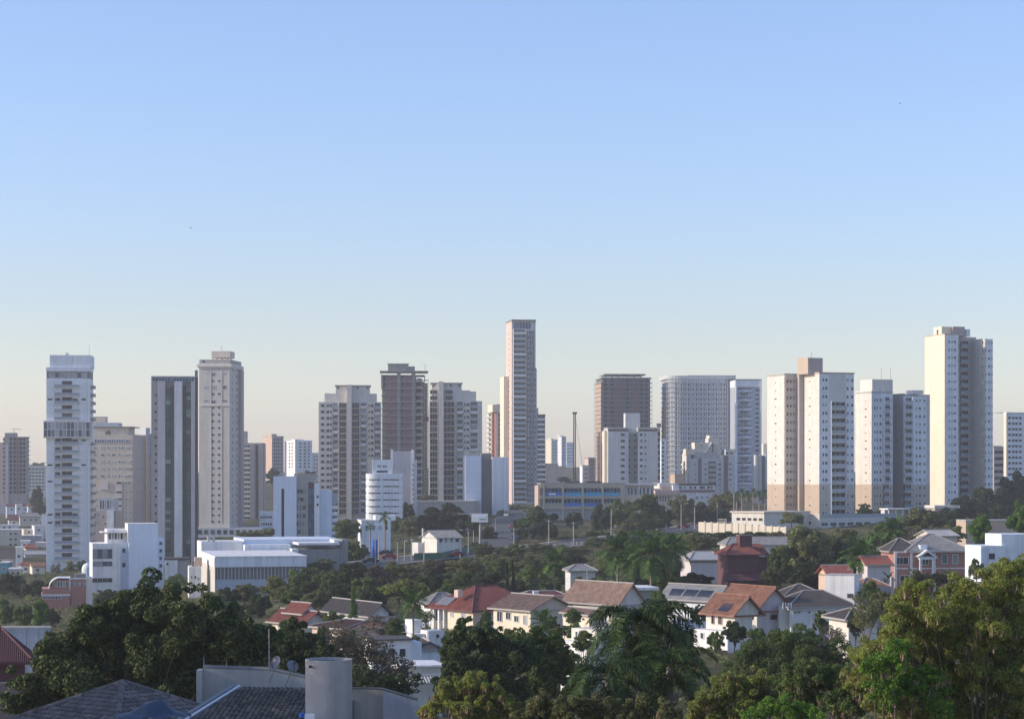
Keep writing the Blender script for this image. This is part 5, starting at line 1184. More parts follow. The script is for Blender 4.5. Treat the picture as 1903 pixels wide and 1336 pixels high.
# grey hall behind
b = B('lilac_workshop', 'lilac walled low building with a ribbed pale metal roof left of the maroon house', 'building', 1284, 1078, 425, 10)
W = b.x(1348); b.box('wall', 0, W, 0, 8, -4, b.t(1041), 'lilac_wall'); roof(b, 0, W, 0, 8, b.t(1040), b.t(1026), 'gx', 2.2, 'metal_roof', rib=.5, ov=.5)
b.box('maroon_band', -.06, W + .06, -.06, 0, b.t(1045), b.t(1042.5), 'brick_infill')
b = B('grey_roof_building', 'low building with a long grey roof behind the maroon house', 'building', 1352, 1040, 520, 6)
b.box('wall', 0, b.x(1480), 0, 9, -4, b.t(1012), 'pale_grey_wall'); roof(b, 0, b.x(1480), 0, 9, b.t(1012), b.t(999), 'gx', 2, 'grey_roof', rib=.5)
b = B('blue_roofed_shed', 'small white shed with a blue-grey roof among the belt trees', 'shed', 1060, 1090, 420, 8)
b.box('wall', 0, b.x(1106), 0, 6, -4, b.t(1060), 'pale_grey_wall'); roof(b, 0, b.x(1106), 0, 6, b.t(1060), b.t(1050), 'gx', 2, 'grey_roof', rib=.5)
# brick mansion
b = B('brick_mansion', 'pink-brick mansion with grey hip roof, white corner piers and a small gabled portico', 'house', 1662, 1095, 400, 6)
W = b.x(1797); ev = b.t(1024); Dp = 9
b.box('wall', 0, W, 0, Dp, -4, ev, 'red_brick_wall')
roof(b, b.x(1690), W, 0, Dp, ev, b.t(994), 'gx', 5.6, 'grey_roof', ov=.8, rib=.4, name='roof'); roof(b, -.2, b.x(1712), 1.2, Dp - .5, ev - .05, b.t(1002), 'gx', 3.5, 'dark_roof', ov=.6, rib=.4, name='side_roof')
for px in (1662, 1691, 1734, 1794): b.box('corner_pier', b.x(px), b.x(px) + .45, -.14, .05, -4, ev - .25, 'white_wall')
for py in (1056, ): b.box('floor_band', 0, W, -.1, .05, b.t(py + 1.2), b.t(py - 1), 'white_wall')
b.box('eaves_band', 0, W, -.12, .05, b.t(1027), b.t(1024.5), 'white_wall')
for px, w1, h1, py in ((1672, 1.3, 1.4, 1049), (1683, 1.1, 1.4, 1049), (1695.5, .5, .7, 1043), (1755, 1.1, 1.75, 1048), (1775, 1.1, 1.75, 1048), (1681, 1.8, 1.5, 1084), (1766, 1.3, 1.2, 1084)):
    b.win('F', b.x(px), b.t(py), w1, h1, 'white_metal', 'glass_green' if px > 1740 else 'glass_dark', 1 if w1 > 1.2 else 0, off=.02)
x0, x1 = b.x(1704), b.x(1731)
m = MB(); m.box(x0, x0 + .35, -1.8, -1.45, -4, b.t(1036)); m.box(x1 - .35, x1, -1.8, -1.45, -4, b.t(1036)); m.build('portico_column', M['white_wall'], b.o)
m = MB(); xm = (x0 + x1) / 2; zt, zl = b.t(1021), b.t(1034)
for sx, ex in ((x0 - .5, xm), (x1 + .5, xm)): m.poly([(sx, -2.1, zl), (ex, -2.1, zt), (ex, 0, zt), (sx, 0, zl)]); m.poly([(sx, -2.1, zl - .35), (sx, -2.1, zl), (ex, -2.1, zt), (ex, -2.1, zt - .4)]) 
m.build('portico_roof', M['white_wall'], b.o); b.box('portico_gable', x0 + .2, x1 - .2, -1.7, -.1, b.t(1039), b.t(1033.5), 'blue_white_wall')
b.win('F', b.x(1717), b.t(1050), 1.7, 1.6, 'white_metal', 'glass_green', 2, off=.05)
b.box('dormer', b.x(1709), b.x(1722), -.5, 2, b.t(1024), b.t(1013), 'blue_white_wall'); b.box('end_porch', W + .01, b.x(1812), 1, 7, -4, b.t(1030), 'mauve_wall'); 
m = MB(); slope(m, (b.x(1795), .5, b.t(1034)), (b.x(1828), .5, b.t(1034)), (b.x(1820), 4, b.t(1018)), (b.x(1795), 4, b.t(1018)), .35); m.build('porch_roof', M['dark_roof'], b.o)
b = B('white_modern_house', 'plain white-blue cubic house at the right edge', 'house', 1823, 1070, 380, 8)
b.box('wall', 0, b.x(1870), 0, 8, -4, b.t(1014), 'blue_white_wall'); b.box('tall_wall', b.x(1865), b.x(1930), 1, 9, -4, b.t(993), 'blue_white_wall'); b.box('pier', b.x(1823) - .1, b.x(1828), -.3, 1, -4, b.t(1017), 'blue_panel')
b.win('F', b.x(1843), b.t(1040), 1.3, 1.2)
b = B('tan_wall_building', 'flat tan walled building behind the bright tree at right', 'building', 1795, 1015, 560, 6)
b.box('wall', 0, b.x(1890), 0, 8, -4, b.t(968), 'tan_wall'); b.box('coping', -.1, b.x(1890), -.1, 8, b.t(968), b.t(966), 'pale_concrete')
b = B('low_roof_house', 'small house with a slanting pale roof behind the brick mansion', 'house', 1735, 1010, 500, 30)
b.box('wall', 0, 7, 0, 6, -4, b.t(996), 'cream_wall'); roof(b, 0, 7, 0, 6, b.t(996), b.t(985), 'gx', 0, 'metal_roof', rib=.4, wall='cream_wall')
# red roofs behind
b = B('red_roof_house', 'low house with faded red tiled roofs beside the single royal palm', 'house', 1612, 1080, 360, 8)
b.box('wall', 0, b.x(1655), 0, 6, -4, b.t(1049), 'lilac_wall'); roof(b, 0, b.x(1655), 0, 6, b.t(1049), b.t(1035), 'gx', 0, 'red_roof', rib=.3, wall='lilac_wall')
b = B('red_roof_house', 'house with an orange end wall and red roof behind the plain white box', 'house', 1541, 1090, 345, 8)
b.box('wall', 0, b.x(1585), 0, 6, -4, b.t(1068), 'orange_wall'); roof(b, 0, b.x(1580), 0, 6, b.t(1068), b.t(1052), 'gx', 0, 'red_roof', rib=.3, wall='orange_wall'); b.box('chimney', b.x(1580), b.x(1589), 1, 2, b.t(1068), b.t(1058), 'orange_wall')
b = B('tan_roof_house', 'low house under a tan tiled roof and blue skylight right of the white box', 'house', 1602, 1115, 320, 10)
b.box('wall', 0, b.x(1655), 0, 6, -4, b.t(1090), 'mauve_wall'); roof(b, b.x(1608), b.x(1652), 1, 6, b.t(1090), b.t(1077), 'gx', 1.8, 'brown_roof', rib=.3)
b.box('skylight', b.x(1600), b.x(1618), -.5, 1, b.t(1094), b.t(1089), 'blue_white_wall'); b.box('solar_roof', b.x(1592), b.x(1640), -3, -.6, b.t(1107), b.t(1098), 'solar'); b.box('gate_pier', b.x(1652), b.x(1657), -1, -.4, -4, b.t(1072), 'mauve_wall')
# white box
b = B('white_wall_box', 'tall plain cream-white wall box with an air conditioner, between dark roofs', 'building', 1534, 1150, 318, -20)
b.box('wall', 0, b.x(1587.5), 0, 4, -4, b.t(1068), 'white_wall'); b.box('coping', -.1, b.x(1588), -.1, 4.1, b.t(1068), b.t(1067), 'pale_concrete'); b.box('side_panel', -.1, -.01, .05, 3.9, -4, b.t(1068.3), 'white_wall')
b = B('air_conditioner', 'dark boxed air conditioner on the plain cream-white wall box', 'air conditioner', 1574, 1111, 316, -20)
b.box('case', 0, .75, -.05, .7, 0, .65, 'grey_metal'); m = MB(); m.cyl(0, 0, .25, 0, .04, 14); m.build('fan_grille', M['dark_metal'], b.o, (.38, -.055, .33), (R(90), 0, 0))
# dark roof behind + tank
b = B('dark_roof_house', 'house with a long dark weathered roof left of the plain white wall box', 'house', 1452, 1150, 322, 10)
b.box('wall', 0, b.x(1530), 0, 7, -4, b.t(1112), 'pale_grey_wall'); roof(b, 0, b.x(1545), 0, 7, b.t(1114), b.t(1088), 'gx', 4, 'dark_roof', rib=.3)
b = B('roof_tank', 'small white water tank standing on the dark weathered roof', 'water tank', 1492, 1109, 318, 0)
m = MB(); m.cyl(0, 0, .38, 0, .75, 14); m.cyl(0, 0, .42, .75, .86, 14); m.build('tank', M['white_wall'], b.o)
# white house
b = B('white_house', 'white house with dark tiled hip roof, white garage doors and one square dark window', 'house', 1470, 1215, 300, 10)
W = b.x(1587); ev = b.t(1127); Dp = b.y(1452); Dp = 8
b.box('wall', 0, W, 0, Dp, -5, ev, 'white_wall'); roof(b, 0, W, 0, Dp, ev, b.t(1101), 'gx', 3.6, 'dark_roof', ov=.6, rib=.28)
b.box('eaves_band', -.5, W + .5, -.5, 0, ev - .4, ev - .24, 'white_wall')
b.win('F', b.x(1551), b.t(1148), .95, .95, 'white_metal', 'glass_dark', off=.04); b.win('F', b.x(1545), b.t(1197), 1.8, 1.0, 'white_metal', 'glass_dark', 3)
for px, w1 in ((1477, .5), (1484, .7), (1504, .4)): b.win('F', b.x(px), b.t(1140), w1, .35, 'white_metal', 'glass_blue')
b.box('shutter_door', b.x(1473), b.x(1494), -.06, 0, b.t(1170), b.t(1141), 'white_metal'); b.box('shutter_door', b.x(1497), b.x(1500), -.06, 0, b.t(1170), b.t(1138), 'white_metal'); b.box('balcony_panel', b.x(1511), b.x(1532), -.3, 0, b.t(1150), b.t(1141), 'cream_white_wall')
b.box('left_wing', -1.4, -.02, 1, Dp, -5, ev + .1, 'cream_white_wall'); b.box('chimney_pipe', b.x(1585), b.x(1587.5), -.3, 0, -5, b.t(1122), 'pale_grey_wall')
for i in range(4): b.box('terrace_post', b.x(1452 + 5 * i), b.x(1452 + 5 * i) + .12, -.7, -.58, b.t(1130), b.t(1119), 'white_wall')
b = B('round_corner_house', 'white rounded house corner with painted shadow stripes at the right of the white house', 'house', 1577, 1215, 270, 15)
b.box('wall', 0, b.x(1630), 0, 6, -5, b.t(1152), 'cream_white_wall'); roof(b, 0, b.x(1630), 0, 6, b.t(1150), b.t(1132), 'gx', 2.5, 'dark_roof', rib=.28, ov=.7)
for py in (1160, 1168, 1176): b.box('cladding_line', -.03, 3, -.03, -.002, b.t(py), b.t(py - 1.2), 'white_wall')  # raised pale strips stand in for shadow stripes on the wall
# brown roof house
b = B('brown_roof_house', 'two-gabled house with brown tiled roofs, a roof hatch and walls toned lilac as if in shade', 'house', 1408, 1215, 300, 30)
W = b.x(1466); Lh = b.y(1335); ev = b.t(1135)
b.box('wall', 0, W, 0, Lh, -5, ev, 'lilac_wall'); roof(b, 0, W, 0, Lh, ev, b.t(1092), 'gy', 0, 'brown_roof', ov=.7, rib=.3, wall='lilac_wall', cap='brown_roof')
b.box('lit_wall', -.12, -.01, 0, 3.4, -5, ev - .3, 'cream_white_wall'); b.win('L', 1.6, b.t(1151), 1.0, 1.1, 'lilac_wall', 'glass_dark', base=-.12); b.win('F', b.x(1440), b.t(1152), 1.6, .7, 'brown_roof', 'glass_dark')  # cream wall imitates sunlight, lilac walls imitate shade
b = B('brown_roof_house', 'lower porch house with a brown roof, solar panel and white arched door', 'house', 1366, 1240, 288, 32)
W = b.x(1398); Lh = b.y(1312); ev = b.t(1143)
b.box('wall', 0, W, 0, Lh, -5, ev, 'cream_white_wall'); roof(b, 0, W + 1, 0, Lh, ev, b.t(1108), 'gy', 0, 'brown_roof', ov=.7, rib=.3, wall='cream_white_wall', cap='brown_roof')
sp_ = MB(); slope(sp_, (-.3, Lh * .55, ev + .35), (-.3, Lh * .2, ev + .35), (W * .28, Lh * .2, ev + 1.3), (W * .28, Lh * .55, ev + 1.3), 0, .06); sp_.build('solar_panel', M['solar'], b.o, (0, 0, .12))
b.win('L', Lh * .5, b.t(1163), .9, 1.6, 'tan_wall', 'glass_dark', 1, base=0); b.win('L', Lh * .75, b.t(1163), .7, 1.5, 'tan_wall', 'glass_dark', base=0); b.box('terrace', -2, -.02, -1, Lh, -5, b.t(1172), 'white_wall')
b.win('L', Lh * .3, b.t(1200), 1.1, 1.3, 'white_metal', 'glass_blue', 3, base=-2); b.win('L', Lh * .7, b.t(1190), .8, .9, 'white_metal', 'glass_dark', base=-2); b.box('tiled_ledge', -3.2, -2.02, -1, Lh + 2, b.t(1212), b.t(1206), 'brown_roof')
# grey roof house
b = B('grey_roof_house', 'white-gabled house with grey ribbed roof and dark solar panels', 'house', 1330, 1180, 325, 42)
W = b.x(1361); Lh = b.y(1232); ev = b.t(1117)
b.box('wall', 0, W, 0, Lh, -5, ev, 'blue_white_wall'); roof(b, 0, W, 0, Lh, ev, b.t(1090), 'gy', 0, 'grey_roof', ov=.6, rib=.4, wall='blue_white_wall')
for i in range(3):
    sp_ = MB(); y0 = Lh * (.12 + .27 * i); y1 = y0 + Lh * .24; slope(sp_, (-.2, y1, ev + .2), (-.2, y0, ev + .2), (W * .26, y0, ev + 1.35), (W * .26, y1, ev + 1.35), 0, .06); sp_.build('solar_panel', M['solar'], b.o, (0, 0, .13))
b = B('white_roof_slab_house', 'white flat-roofed house peeking behind the big near palm', 'house', 1172, 1130, 350, 10)
b.box('wall', 0, b.x(1215), 0, 6, -4, b.t(1096), 'grey_brown_wall'); b.box('roof_slab', -1, b.x(1222), -1, 7, b.t(1096), b.t(1091), 'white_wall')
# brown gable middle
b = B('tan_roof_villa', 'white villa with a steep tan tiled gable roof left of the big near palm', 'house', 1150, 1170, 318, 38)
W = b.x(1195); Lh = b.y(1052); ev = b.t(1124)
b.box('wall', 0, W, 0, Lh, -4, ev, 'cream_white_wall'); roof(b, 0, W, 0, Lh, ev, b.t(1085), 'gy', 0, 'grey_brown_roof', ov=.6, rib=.3, wall='cream_white_wall')
b.box('chimney', b.x(1066, 2), b.x(1066, 2) + .5, Lh - 1, Lh - .5, ev - .4, b.t(1117), 'orange_wall'); hwin(b, 'L', ((1078, 1144, 1.0, .9), (1100, 1146, 1.2, 1.2)))
# low cream porch
b = B('cream_porch_house', 'small cream porch with one framed window right of the beige villa', 'house', 1095, 1180, 300, 28)
b.box('wall', 0, b.x(1120), 0, b.y(1046), -4, b.t(1142), 'warm_cream_wall'); roof(b, 0, b.x(1120), 0, b.y(1046), b.t(1142), b.t(1133), 'gy', 0, 'grey_brown_roof', ov=.4, rib=.3, wall='cream_wall')
b.win('L', b.y(1049), b.t(1153), .8, .9, 'white_metal', 'glass_blue'); b.win('L', b.y(1070), b.t(1156), 1.0, 1.2, 'white_metal', 'glass')
b = B('white_terrace_house', 'bright white sunlit wall and terrace between dark trees left of the big near palm', 'house', 1110, 1225, 230, 40)
b.box('wall', 0, 4, 0, b.y(1062), -5, b.t(1170), 'cream_white_wall'); b.box('terrace_wall', -1.5, -.01, 0, b.y(1062), -5, b.t(1192), 'white_wall')
for px in (1072, 1082, 1092): b.win('L', b.y(px), b.t(1188), .35, .7, 'white_metal', 'glass_dark')
# beige villa
b = B('beige_villa', 'beige villa with weathered tiled gable roof and cream sunlit windowed side', 'house', 987, 1185, 318, 38)
W = b.x(1062); Lh = b.y(918); ev = b.t(1134)
b.box('wall', 0, W, 0, Lh, -4, ev, 'cream_wall'); b.box('lit_wall', -.1, -.01, 0, Lh, -4, ev - .1, 'warm_cream_wall')  # sun-facing wall is a warmer copy of the cream, light painted in
roof(b, 0, W, 0, Lh, ev, b.t(1109), 'gy', 0, 'grey_brown_roof', ov=.7, rib=.3, wall='cream_wall', cap='roof_trim')
hwin(b, 'L', ((930, 1160, 1.3, 1.6), (946, 1155, 1.2, 1.2), (961, 1158, 1.1, 1.0), (977, 1162, .9, 1.5)), base=-.1)
# red roof house
b = B('red_roof_villa', 'large house with a red tiled hip roof, cream sunlit wing and small roof chimney', 'house', 880, 1190, 330, 36)
W = b.x(1000); Lh = b.y(802); ev = b.t(1134)
b.box('wall', 0, W, 0, Lh, -4, ev, 'lilac_wall'); b.box('lit_wall', -.1, -.01, 0, Lh, -4, ev - .1, 'warm_cream_wall')  # lilac is painted shade, warm cream is painted sunlight
roof(b, 0, W, 0, Lh, ev, b.t(1093), 'gx', 5, 'red_roof', ov=.8, rib=.3, cap='purple_red_roof')
b.box('chimney', b.x(858, 3), b.x(858, 3) + .9, 4, 5, b.t(1112), b.t(1098), 'pink_wall')
for px in (812, 822, 831): b.box('column', -.6, -.25, b.y(px), b.y(px) + .3, -4, ev - .3, 'white_wall')
hwin(b, 'L', ((841, 1150, .8, .8), (826, 1160, 1.2, 2.2), (815, 1160, 1.2, 2.2), (862, 1152, 1.0, 1.0)), base=-.1, glass='glass_pale')
sk = MB(); slope(sk, (-.2, Lh - 1.2, ev + .5), (-.2, Lh - 4.6, ev + .5), (1.2, Lh - 4.9, ev + 1.6), (1.2, Lh - 1.6, ev + 1.6), .0, .08); sk.build('roof_panel', M['grey_metal'], b.o)
b = B('brick_box', 'small orange brick tank box on the long red roofs', 'water tank', 1031, 1116, 335, 12)
b.box('wall', 0, b.x(1055), 0, 2, -3, b.t(1108), 'orange_wall'); b.box('lid', -.1, b.x(1055) + .1, -.1, 2.1, b.t(1108), b.t(1107), 'red_brick_wall')
b = B('dark_red_roof_house', 'long low house with dark purple-red roof behind the beige villa', 'house', 960, 1150, 350, 8)
b.box('wall', 0, b.x(1075), 0, 8, -4, b.t(1116), 'mauve_wall'); roof(b, 0, b.x(1070), 0, 8, b.t(1116), b.t(1101), 'gx', 3, 'purple_red_roof', rib=.3)
b.box('white_vent', b.x(995), b.x(1005), 2, 3, b.t(1106), b.t(1100), 'white_wall')
b = B('grey_roof_villa', 'pale house with a grey hip roof and white arches left of the red roof villa', 'house', 800, 1180, 345, 22)
W = b.x(860); Lh = b.y(782); b.box('wall', 0, W, 0, Lh, -4, b.t(1122), 'white_wall'); roof(b, 0, W, 0, Lh, b.t(1122), b.t(1103), 'gx', 2.5, 'grey_roof', rib=.4, cap='roof_trim')
b = B('white_boundary_house', 'stepped white garden walls and cubes lit by the sun below the grey roof villa', 'house', 796, 1215, 300, 25)
b.box('wall', 0, b.x(826), 0, 3, -4, b.t(1172), 'white_wall'); b.box('wall_cube', b.x(770), -.02, 1, 6, -4, b.t(1178), 'white_wall'); b.box('tall_wall', b.x(784), b.x(800), 3.05, 6, -4, b.t(1154), 'white_wall')
b.win('F', b.x(813), b.t(1186), .6, .6); b.win('L', 1.5, b.t(1166), .7, .6, base=b.x(784) if 0 else 0)
b = B('dark_gable_house', 'small house with dark double gable roofs and blue-white wall near the brown tree', 'house', 778, 1236, 240, 10)
b.box('wall', 0, b.x(818), 0, 5, -5, b.t(1206), 'blue_white_wall'); roof(b, 0, b.x(818), 0, 5, b.t(1206), b.t(1192), 'gy', 0, 'dark_roof', rib=.3, ov=.3, wall='mauve_wall')
b = B('white_yard_house', 'white and blue shaded house walls glimpsed behind the sparse brown tree', 'house', 690, 1262, 235, 12)
b.box('wall', 0, b.x(765), 0, 5, -5, b.t(1190), 'white_wall'); b.box('side_wall', b.x(765), b.x(785), .5, 5, -5, b.t(1196), 'blue_white_wall'); b.box('roof_slab', -.2, b.x(768), -.3, 5.2, b.t(1190), b.t(1187.5), 'dark_roof')
for px in (708, 728, 748): b.win('F', b.x(px), b.t(1222), .8, 1.0)
b = B('white_patio_house', 'low white patio walls and carport below the dark double gable house', 'house', 745, 1275, 215, 14)
b.box('wall', 0, b.x(822), 0, 5, -5, b.t(1238), 'pale_grey_wall'); b.box('roof_slab', -.3, b.x(826), -1, 5, b.t(1238), b.t(1235), 'white_wall'); roof(b, 0, b.x(822), -4, -1.1, b.t(1262), b.t(1252), 'gx', 0, 'metal_roof', rib=.3, ov=.2)
# orange roof at left-mid
b = B('orange_roof_house', 'house with bright orange-red gable roofs and a white dormer wall', 'house', 565, 1185, 335, 38)
W = b.x(606); Lh = b.y(505); ev = b.t(1160)
b.box('wall', 0, W, 0, Lh, -4, ev, 'warm_cream_wall'); roof(b, 0, W, 0, Lh, ev, b.t(1137), 'gy', 0, 'red_roof', rib=.3, wall='cream_white_wall', ov=.7)
roof(b, 1.0, W - .2, 2, Lh - 2.2, b.t(1142), b.t(1123), 'gy', 0, 'red_roof', rib=.3, ov=.4, wall='white_wall', name='upper_roof'); b.box('dormer_wall', 1.2, W - .4, 2.2, Lh - 2.6, ev - .5, b.t(1143), 'white_wall')
hwin(b, 'L', ((520, 1172, 1.0, 1.0), (545, 1172, 1.0, 1.0)))
b = B('dark_brown_roof_house', 'house with a dark brown roof and blue-white gable wall behind the pointed green tree', 'house', 690, 1185, 345, 30)
W = b.x(722); Lh = b.y(606); ev = b.t(1145)
b.box('wall', 0, W, 0, Lh, -4, ev, 'blue_white_wall'); roof(b, 0, W, 0, Lh, ev, b.t(1121), 'gy', 0, 'dark_roof', rib=.3, wall='blue_white_wall', ov=.8)
b = B('pink_wall_house', 'pink sunlit house wall glimpsed through the leaves below the orange roofs', 'house', 640, 1215, 300, 40)
b.box('wall', 0, 6, 0, b.y(580), -4, b.t(1168), 'pink_wall'); roof(b, 0, b.x(745), 0, b.y(580), b.t(1168), b.t(1157), 'gy', 2, 'brown_roof', rib=.3)
# near left: long wall and purple red roof
b = B('garden_wall', 'long grey-blue garden wall with cream coping at the left behind the red roof', 'wall', -20, 1240, 250, 4)
for i in range(5):
    x0, x1 = i * b.x(95) / 5, (i + 1) * b.x(95) / 5; b.box('wall_panel', x0 + .02, x1 - .02, 0, .3, -6, b.t(1167), 'render_blue')
    b.box('coping', x0, x1 - .01, -.1, .4, b.t(1167) + .002, b.t(1163.5), 'cream_white_wall')
b = B('purple_roof_house', 'near house at the left edge with a plain purple-red hip roof and dark eaves', 'house', -70, 1330, 175, 12)
W = b.x(46); b.box('wall', 0, W, 0, 6, -6, b.t(1234), 'maroon_wall'); roof(b, -2, W, 0, 6, b.t(1230), b.t(1172), 'gx', 2.6, 'maroon_wall', rib=.16, ov=.7, cap='maroon_wall')
b.box('lower_wall', -2, W + 1.2, -2, -.6, -6, b.t(1266), 'brick_infill')

# ------------------------------------------------------------------ near roofs (tiles are single pieces)
def tile_mesh(tw, tl, mt, name):
    m = MB(); k = 5; pr = []
    for yy, hh in ((0, 1.0), (tl, .82)):
        pr.append([(tw * .5 * math.sin(a) * (1.0 if yy == 0 else .9), yy, .10 * hh * math.cos(a) + (.02 if yy == 0 else 0)) for a in np.linspace(-1.45, 1.45, k)])
    n = len(m.v); m.v += pr[0] + pr[1] + [(x, y, z - .02) for x, y, z in pr[0]]
    for i in range(k - 1):
        m.f.append((n + i, n + i + 1, n + k + i + 1, n + k + i)); m.m.append(0)
        m.f.append((n + 2 * k + i, n + 2 * k + i + 1, n + i + 1, n + i)); m.m.append(0)
    return m.mesh(name, [M[mt]])
def tile_roof(root, planes, tw, tl, mt):
    """planes: (e0, e1, r1, r0) in root space"""
    me = tile_mesh(tw, tl * 1.15, mt, 'roof_tile'); base = np.array([tuple(v.co) for v in me.vertices]); faces = [tuple(p.vertices) for p in me.polygons]
    allt = []
    for e0, e1, r1, r0 in planes:
        e0, e1, r1, r0 = map(Vector, (e0, e1, r1, r0)); u = (e1 - e0).normalized(); n = u.cross(r0 - e0).normalized()
        if n.z < 0: n = -n
        v = n.cross(u).normalized(); Ln = (e1 - e0).length; a0 = (r0 - e0).dot(u); a1 = (r1 - e0).dot(u); b0 = (r0 - e0).dot(v)
        if b0 < 0: v = -v; b0 = -b0
        a = tw / 2
        while a < Ln:
            bm = b0
            if a < a0: bm = b0 * a / a0
            elif a > a1: bm = b0 * (Ln - a) / max(1e-6, Ln - a1)
            bb = 0
            while bb < bm - tl * .4:
                p = e0 + u * a + v * bb + n * .02; rz = random.uniform(-.02, .02)
                mt_ = Matrix((u, v, n)).transposed().to_4x4(); mt_.translation = p; allt.append(mt_ @ Matrix.Rotation(rz, 4, 'Z')); bb += tl
            a += tw
    root_w = Matrix.Translation(root.location) @ root.rotation_euler.to_matrix().to_4x4()
    def seen(mx):
        p = root_w @ mx.translation; px = CX + p.x / p.y * F; py = YH + (CAMZ - p.z) / p.y * F
        return (0 if (-5 < px < 1910 and py < 1345) else 1, p.y)
    allt.sort(key=seen)
    for mx in allt[:300]:
        o = bpy.data.objects.new('roof_tile', me); col.objects.link(o); o.parent = root; o.matrix_basis = mx
    rest = [mx for mx in allt[300:] if seen(mx)[0] == 0]
    if rest:
        vs = []; fs = []; nb = len(base)
        for mx in rest:
            A = np.array(mx); k = len(vs); vs += (base @ A[:3, :3].T + A[:3, 3]).tolist(); fs += [tuple(k + i for i in f) for f in faces]
        m2 = bpy.data.meshes.new('roof_tiling'); m2.from_pydata(vs, [], fs); m2.materials.append(M[mt]); m2.update()
        tag(inst('roof_tiling', m2, root), kind='stuff')
b = B('tiled_pyramid_roof_house', 'near house with a broad grey-brown tiled pyramid roof and dark ridge tiles', 'house', 228, 1270, 100, 52)
# apex is the root origin; square footprint
h_, r_ = 2.75, 5.9
C4 = [(-r_, -r_, -h_), (r_, -r_, -h_), (r_, r_, -h_), (-r_, r_, -h_)]
sb_ = MB(); k = len(sb_.v)
for i in range(4): sb_.poly([C4[i], C4[(i + 1) % 4], (0, 0, -.03)])
sb_.poly(C4[::-1]); sb_.build('roof_deck', M['dark_concrete'], b.o)
b.box('wall', -r_ + .6, r_ - .6, -r_ + .6, r_ - .6, -h_ - 6, -h_ - .02, 'cream_wall')
tile_roof(b.o, [(C4[3], C4[0], (0, 0, 0), (0, 0, 0)), (C4[0], C4[1], (0, 0, 0), (0, 0, 0)), (C4[1], C4[2], (0, 0, 0), (0, 0, 0))], .25, .34, 'tile')
for q in C4:
    d = Vector(q); n_ = int(d.length / .36)
    for i in range(n_):
        p0, p1 = d * (i / n_), d * ((i + 1.12) / n_); m = MB(); m.bar(p1 + Vector((0, 0, .09)), p0 + Vector((0, 0, .12)), .13, k=6, r1=.10); m.build('ridge_tile', M['tile'], b.o)
b = B('blue_tarpaulin', 'blue plastic sheet heaped over the junction of the two near roofs', 'tarpaulin', 285, 1324, 92, 10)
m = bpy.data.meshes.new('sheet'); vs = []; fs = []; nn = 22
for i in range(nn + 1):
    for j in range(nn + 1):
        u_, v_ = i / nn * 2 - 1, j / nn * 2 - 1; r2_ = u_ * u_ + v_ * v_
        z = .46 * math.exp(-(((u_ - .05) ** 2 * 4.5 + v_ ** 2 * 3.5) ** 1.7)) + .05 * math.sin(9 * u_ + 3 * v_) * math.cos(7 * v_) - .12 * r2_; vs.append((u_ * 1.55, v_ * 1.2, z))
for i in range(nn):
    for j in range(nn):
        uu, vv = (i + .5) / nn * 2 - 1, (j + .5) / nn * 2 - 1
        if abs(uu) ** 2.4 + abs(vv) ** 2.4 < 1.0 + .08 * math.sin(9 * math.atan2(vv, uu)): a = i * (nn + 1) + j; fs.append((a, a + nn + 1, a + nn + 2, a + 1))
m.from_pydata(vs, [], fs); m.materials.append(M['tarp_blue']); m.polygons.foreach_set('use_smooth', [True] * len(fs)); m.update(); so = inst('sheet', m, b.o, (0, 0, .05))
b.box('parapet', -1.3, 2.2, -1.3, -.9, -2, -.22, 'render_blue')
# walled house
b = B('walled_near_house', 'near house with pale parapet walls around a mossy tiled roof', 'house', 378, 1300, 106, 3)
T0 = b.t(1242); W = b.x(570)
m = MB(); xs_ = [0, b.x(500), b.x(568), b.x(640)]; zs_ = [b.t(1241), b.t(1246), b.t(1261), b.t(1276)]
for i in range(3):
    k = len(m.v); x0, x1 = xs_[i], xs_[i + 1]
    m.v += [(x0, 0, -6), (x1, 0, -6), (x1, .25, -6), (x0, .25, -6), (x0, 0, zs_[i]), (x1, 0, zs_[i + 1]), (x1, .25, zs_[i + 1]), (x0, .25, zs_[i])]
    for q in ((4, 5, 6, 7), (0, 1, 5, 4), (1, 2, 6, 5), (2, 3, 7, 6), (3, 0, 4, 7)): m.f.append(tuple(k + j for j in q)); m.m.append(0)
m.build('rear_parapet', M['pale_concrete'], b.o); m = MB()
for i in range(3): m.bar((xs_[i], .12, zs_[i] + .04), (xs_[i + 1], .12, zs_[i + 1] + .04), .12)
m.build('coping', M['dark_concrete'], b.o)
b.box('side_parapet', -.25, -.01, -1.0, 0, -6, T0, 'pale_concrete')
# sloping gutter wall running toward the viewer
def wpt(px, py, D): return Vector((X(px, D) - b.cx, D - b.cy, Z(py, D) - b.zb))
rt_ = Matrix.Rotation(-R(b.yaw), 3, 'Z')
P0, P1 = rt_ @ wpt(430, 1276, 103.5), rt_ @ wpt(318, 1345, 94)
m = MB(); dx = Vector((.42, 0, 0))
for a, c, w1, dz in ((P0, P1, .40, 0),):
    k = len(m.v); m.v += [tuple(a), tuple(a + Vector((w1, 0, 0))), tuple(c + Vector((w1, 0, 0))), tuple(c)] + [tuple(q - Vector((0, 0, 5))) for q in (a, a + Vector((w1, 0, 0)), c + Vector((w1, 0, 0)), c)]
    for q in ((0, 1, 2, 3), (0, 4, 5, 1), (1, 5, 6, 2), (2, 6, 7, 3), (3, 7, 4, 0)): m.f.append(tuple(k + j for j in q)); m.m.append(0)
m.build('gable_parapet', M['render_blue'], b.o)
m = MB(); m.bar(P0 + Vector((.08, 0, .06)), P1 + Vector((.08, 0, .06)), .09); m.build('parapet_capping', M['grey_metal'], b.o)
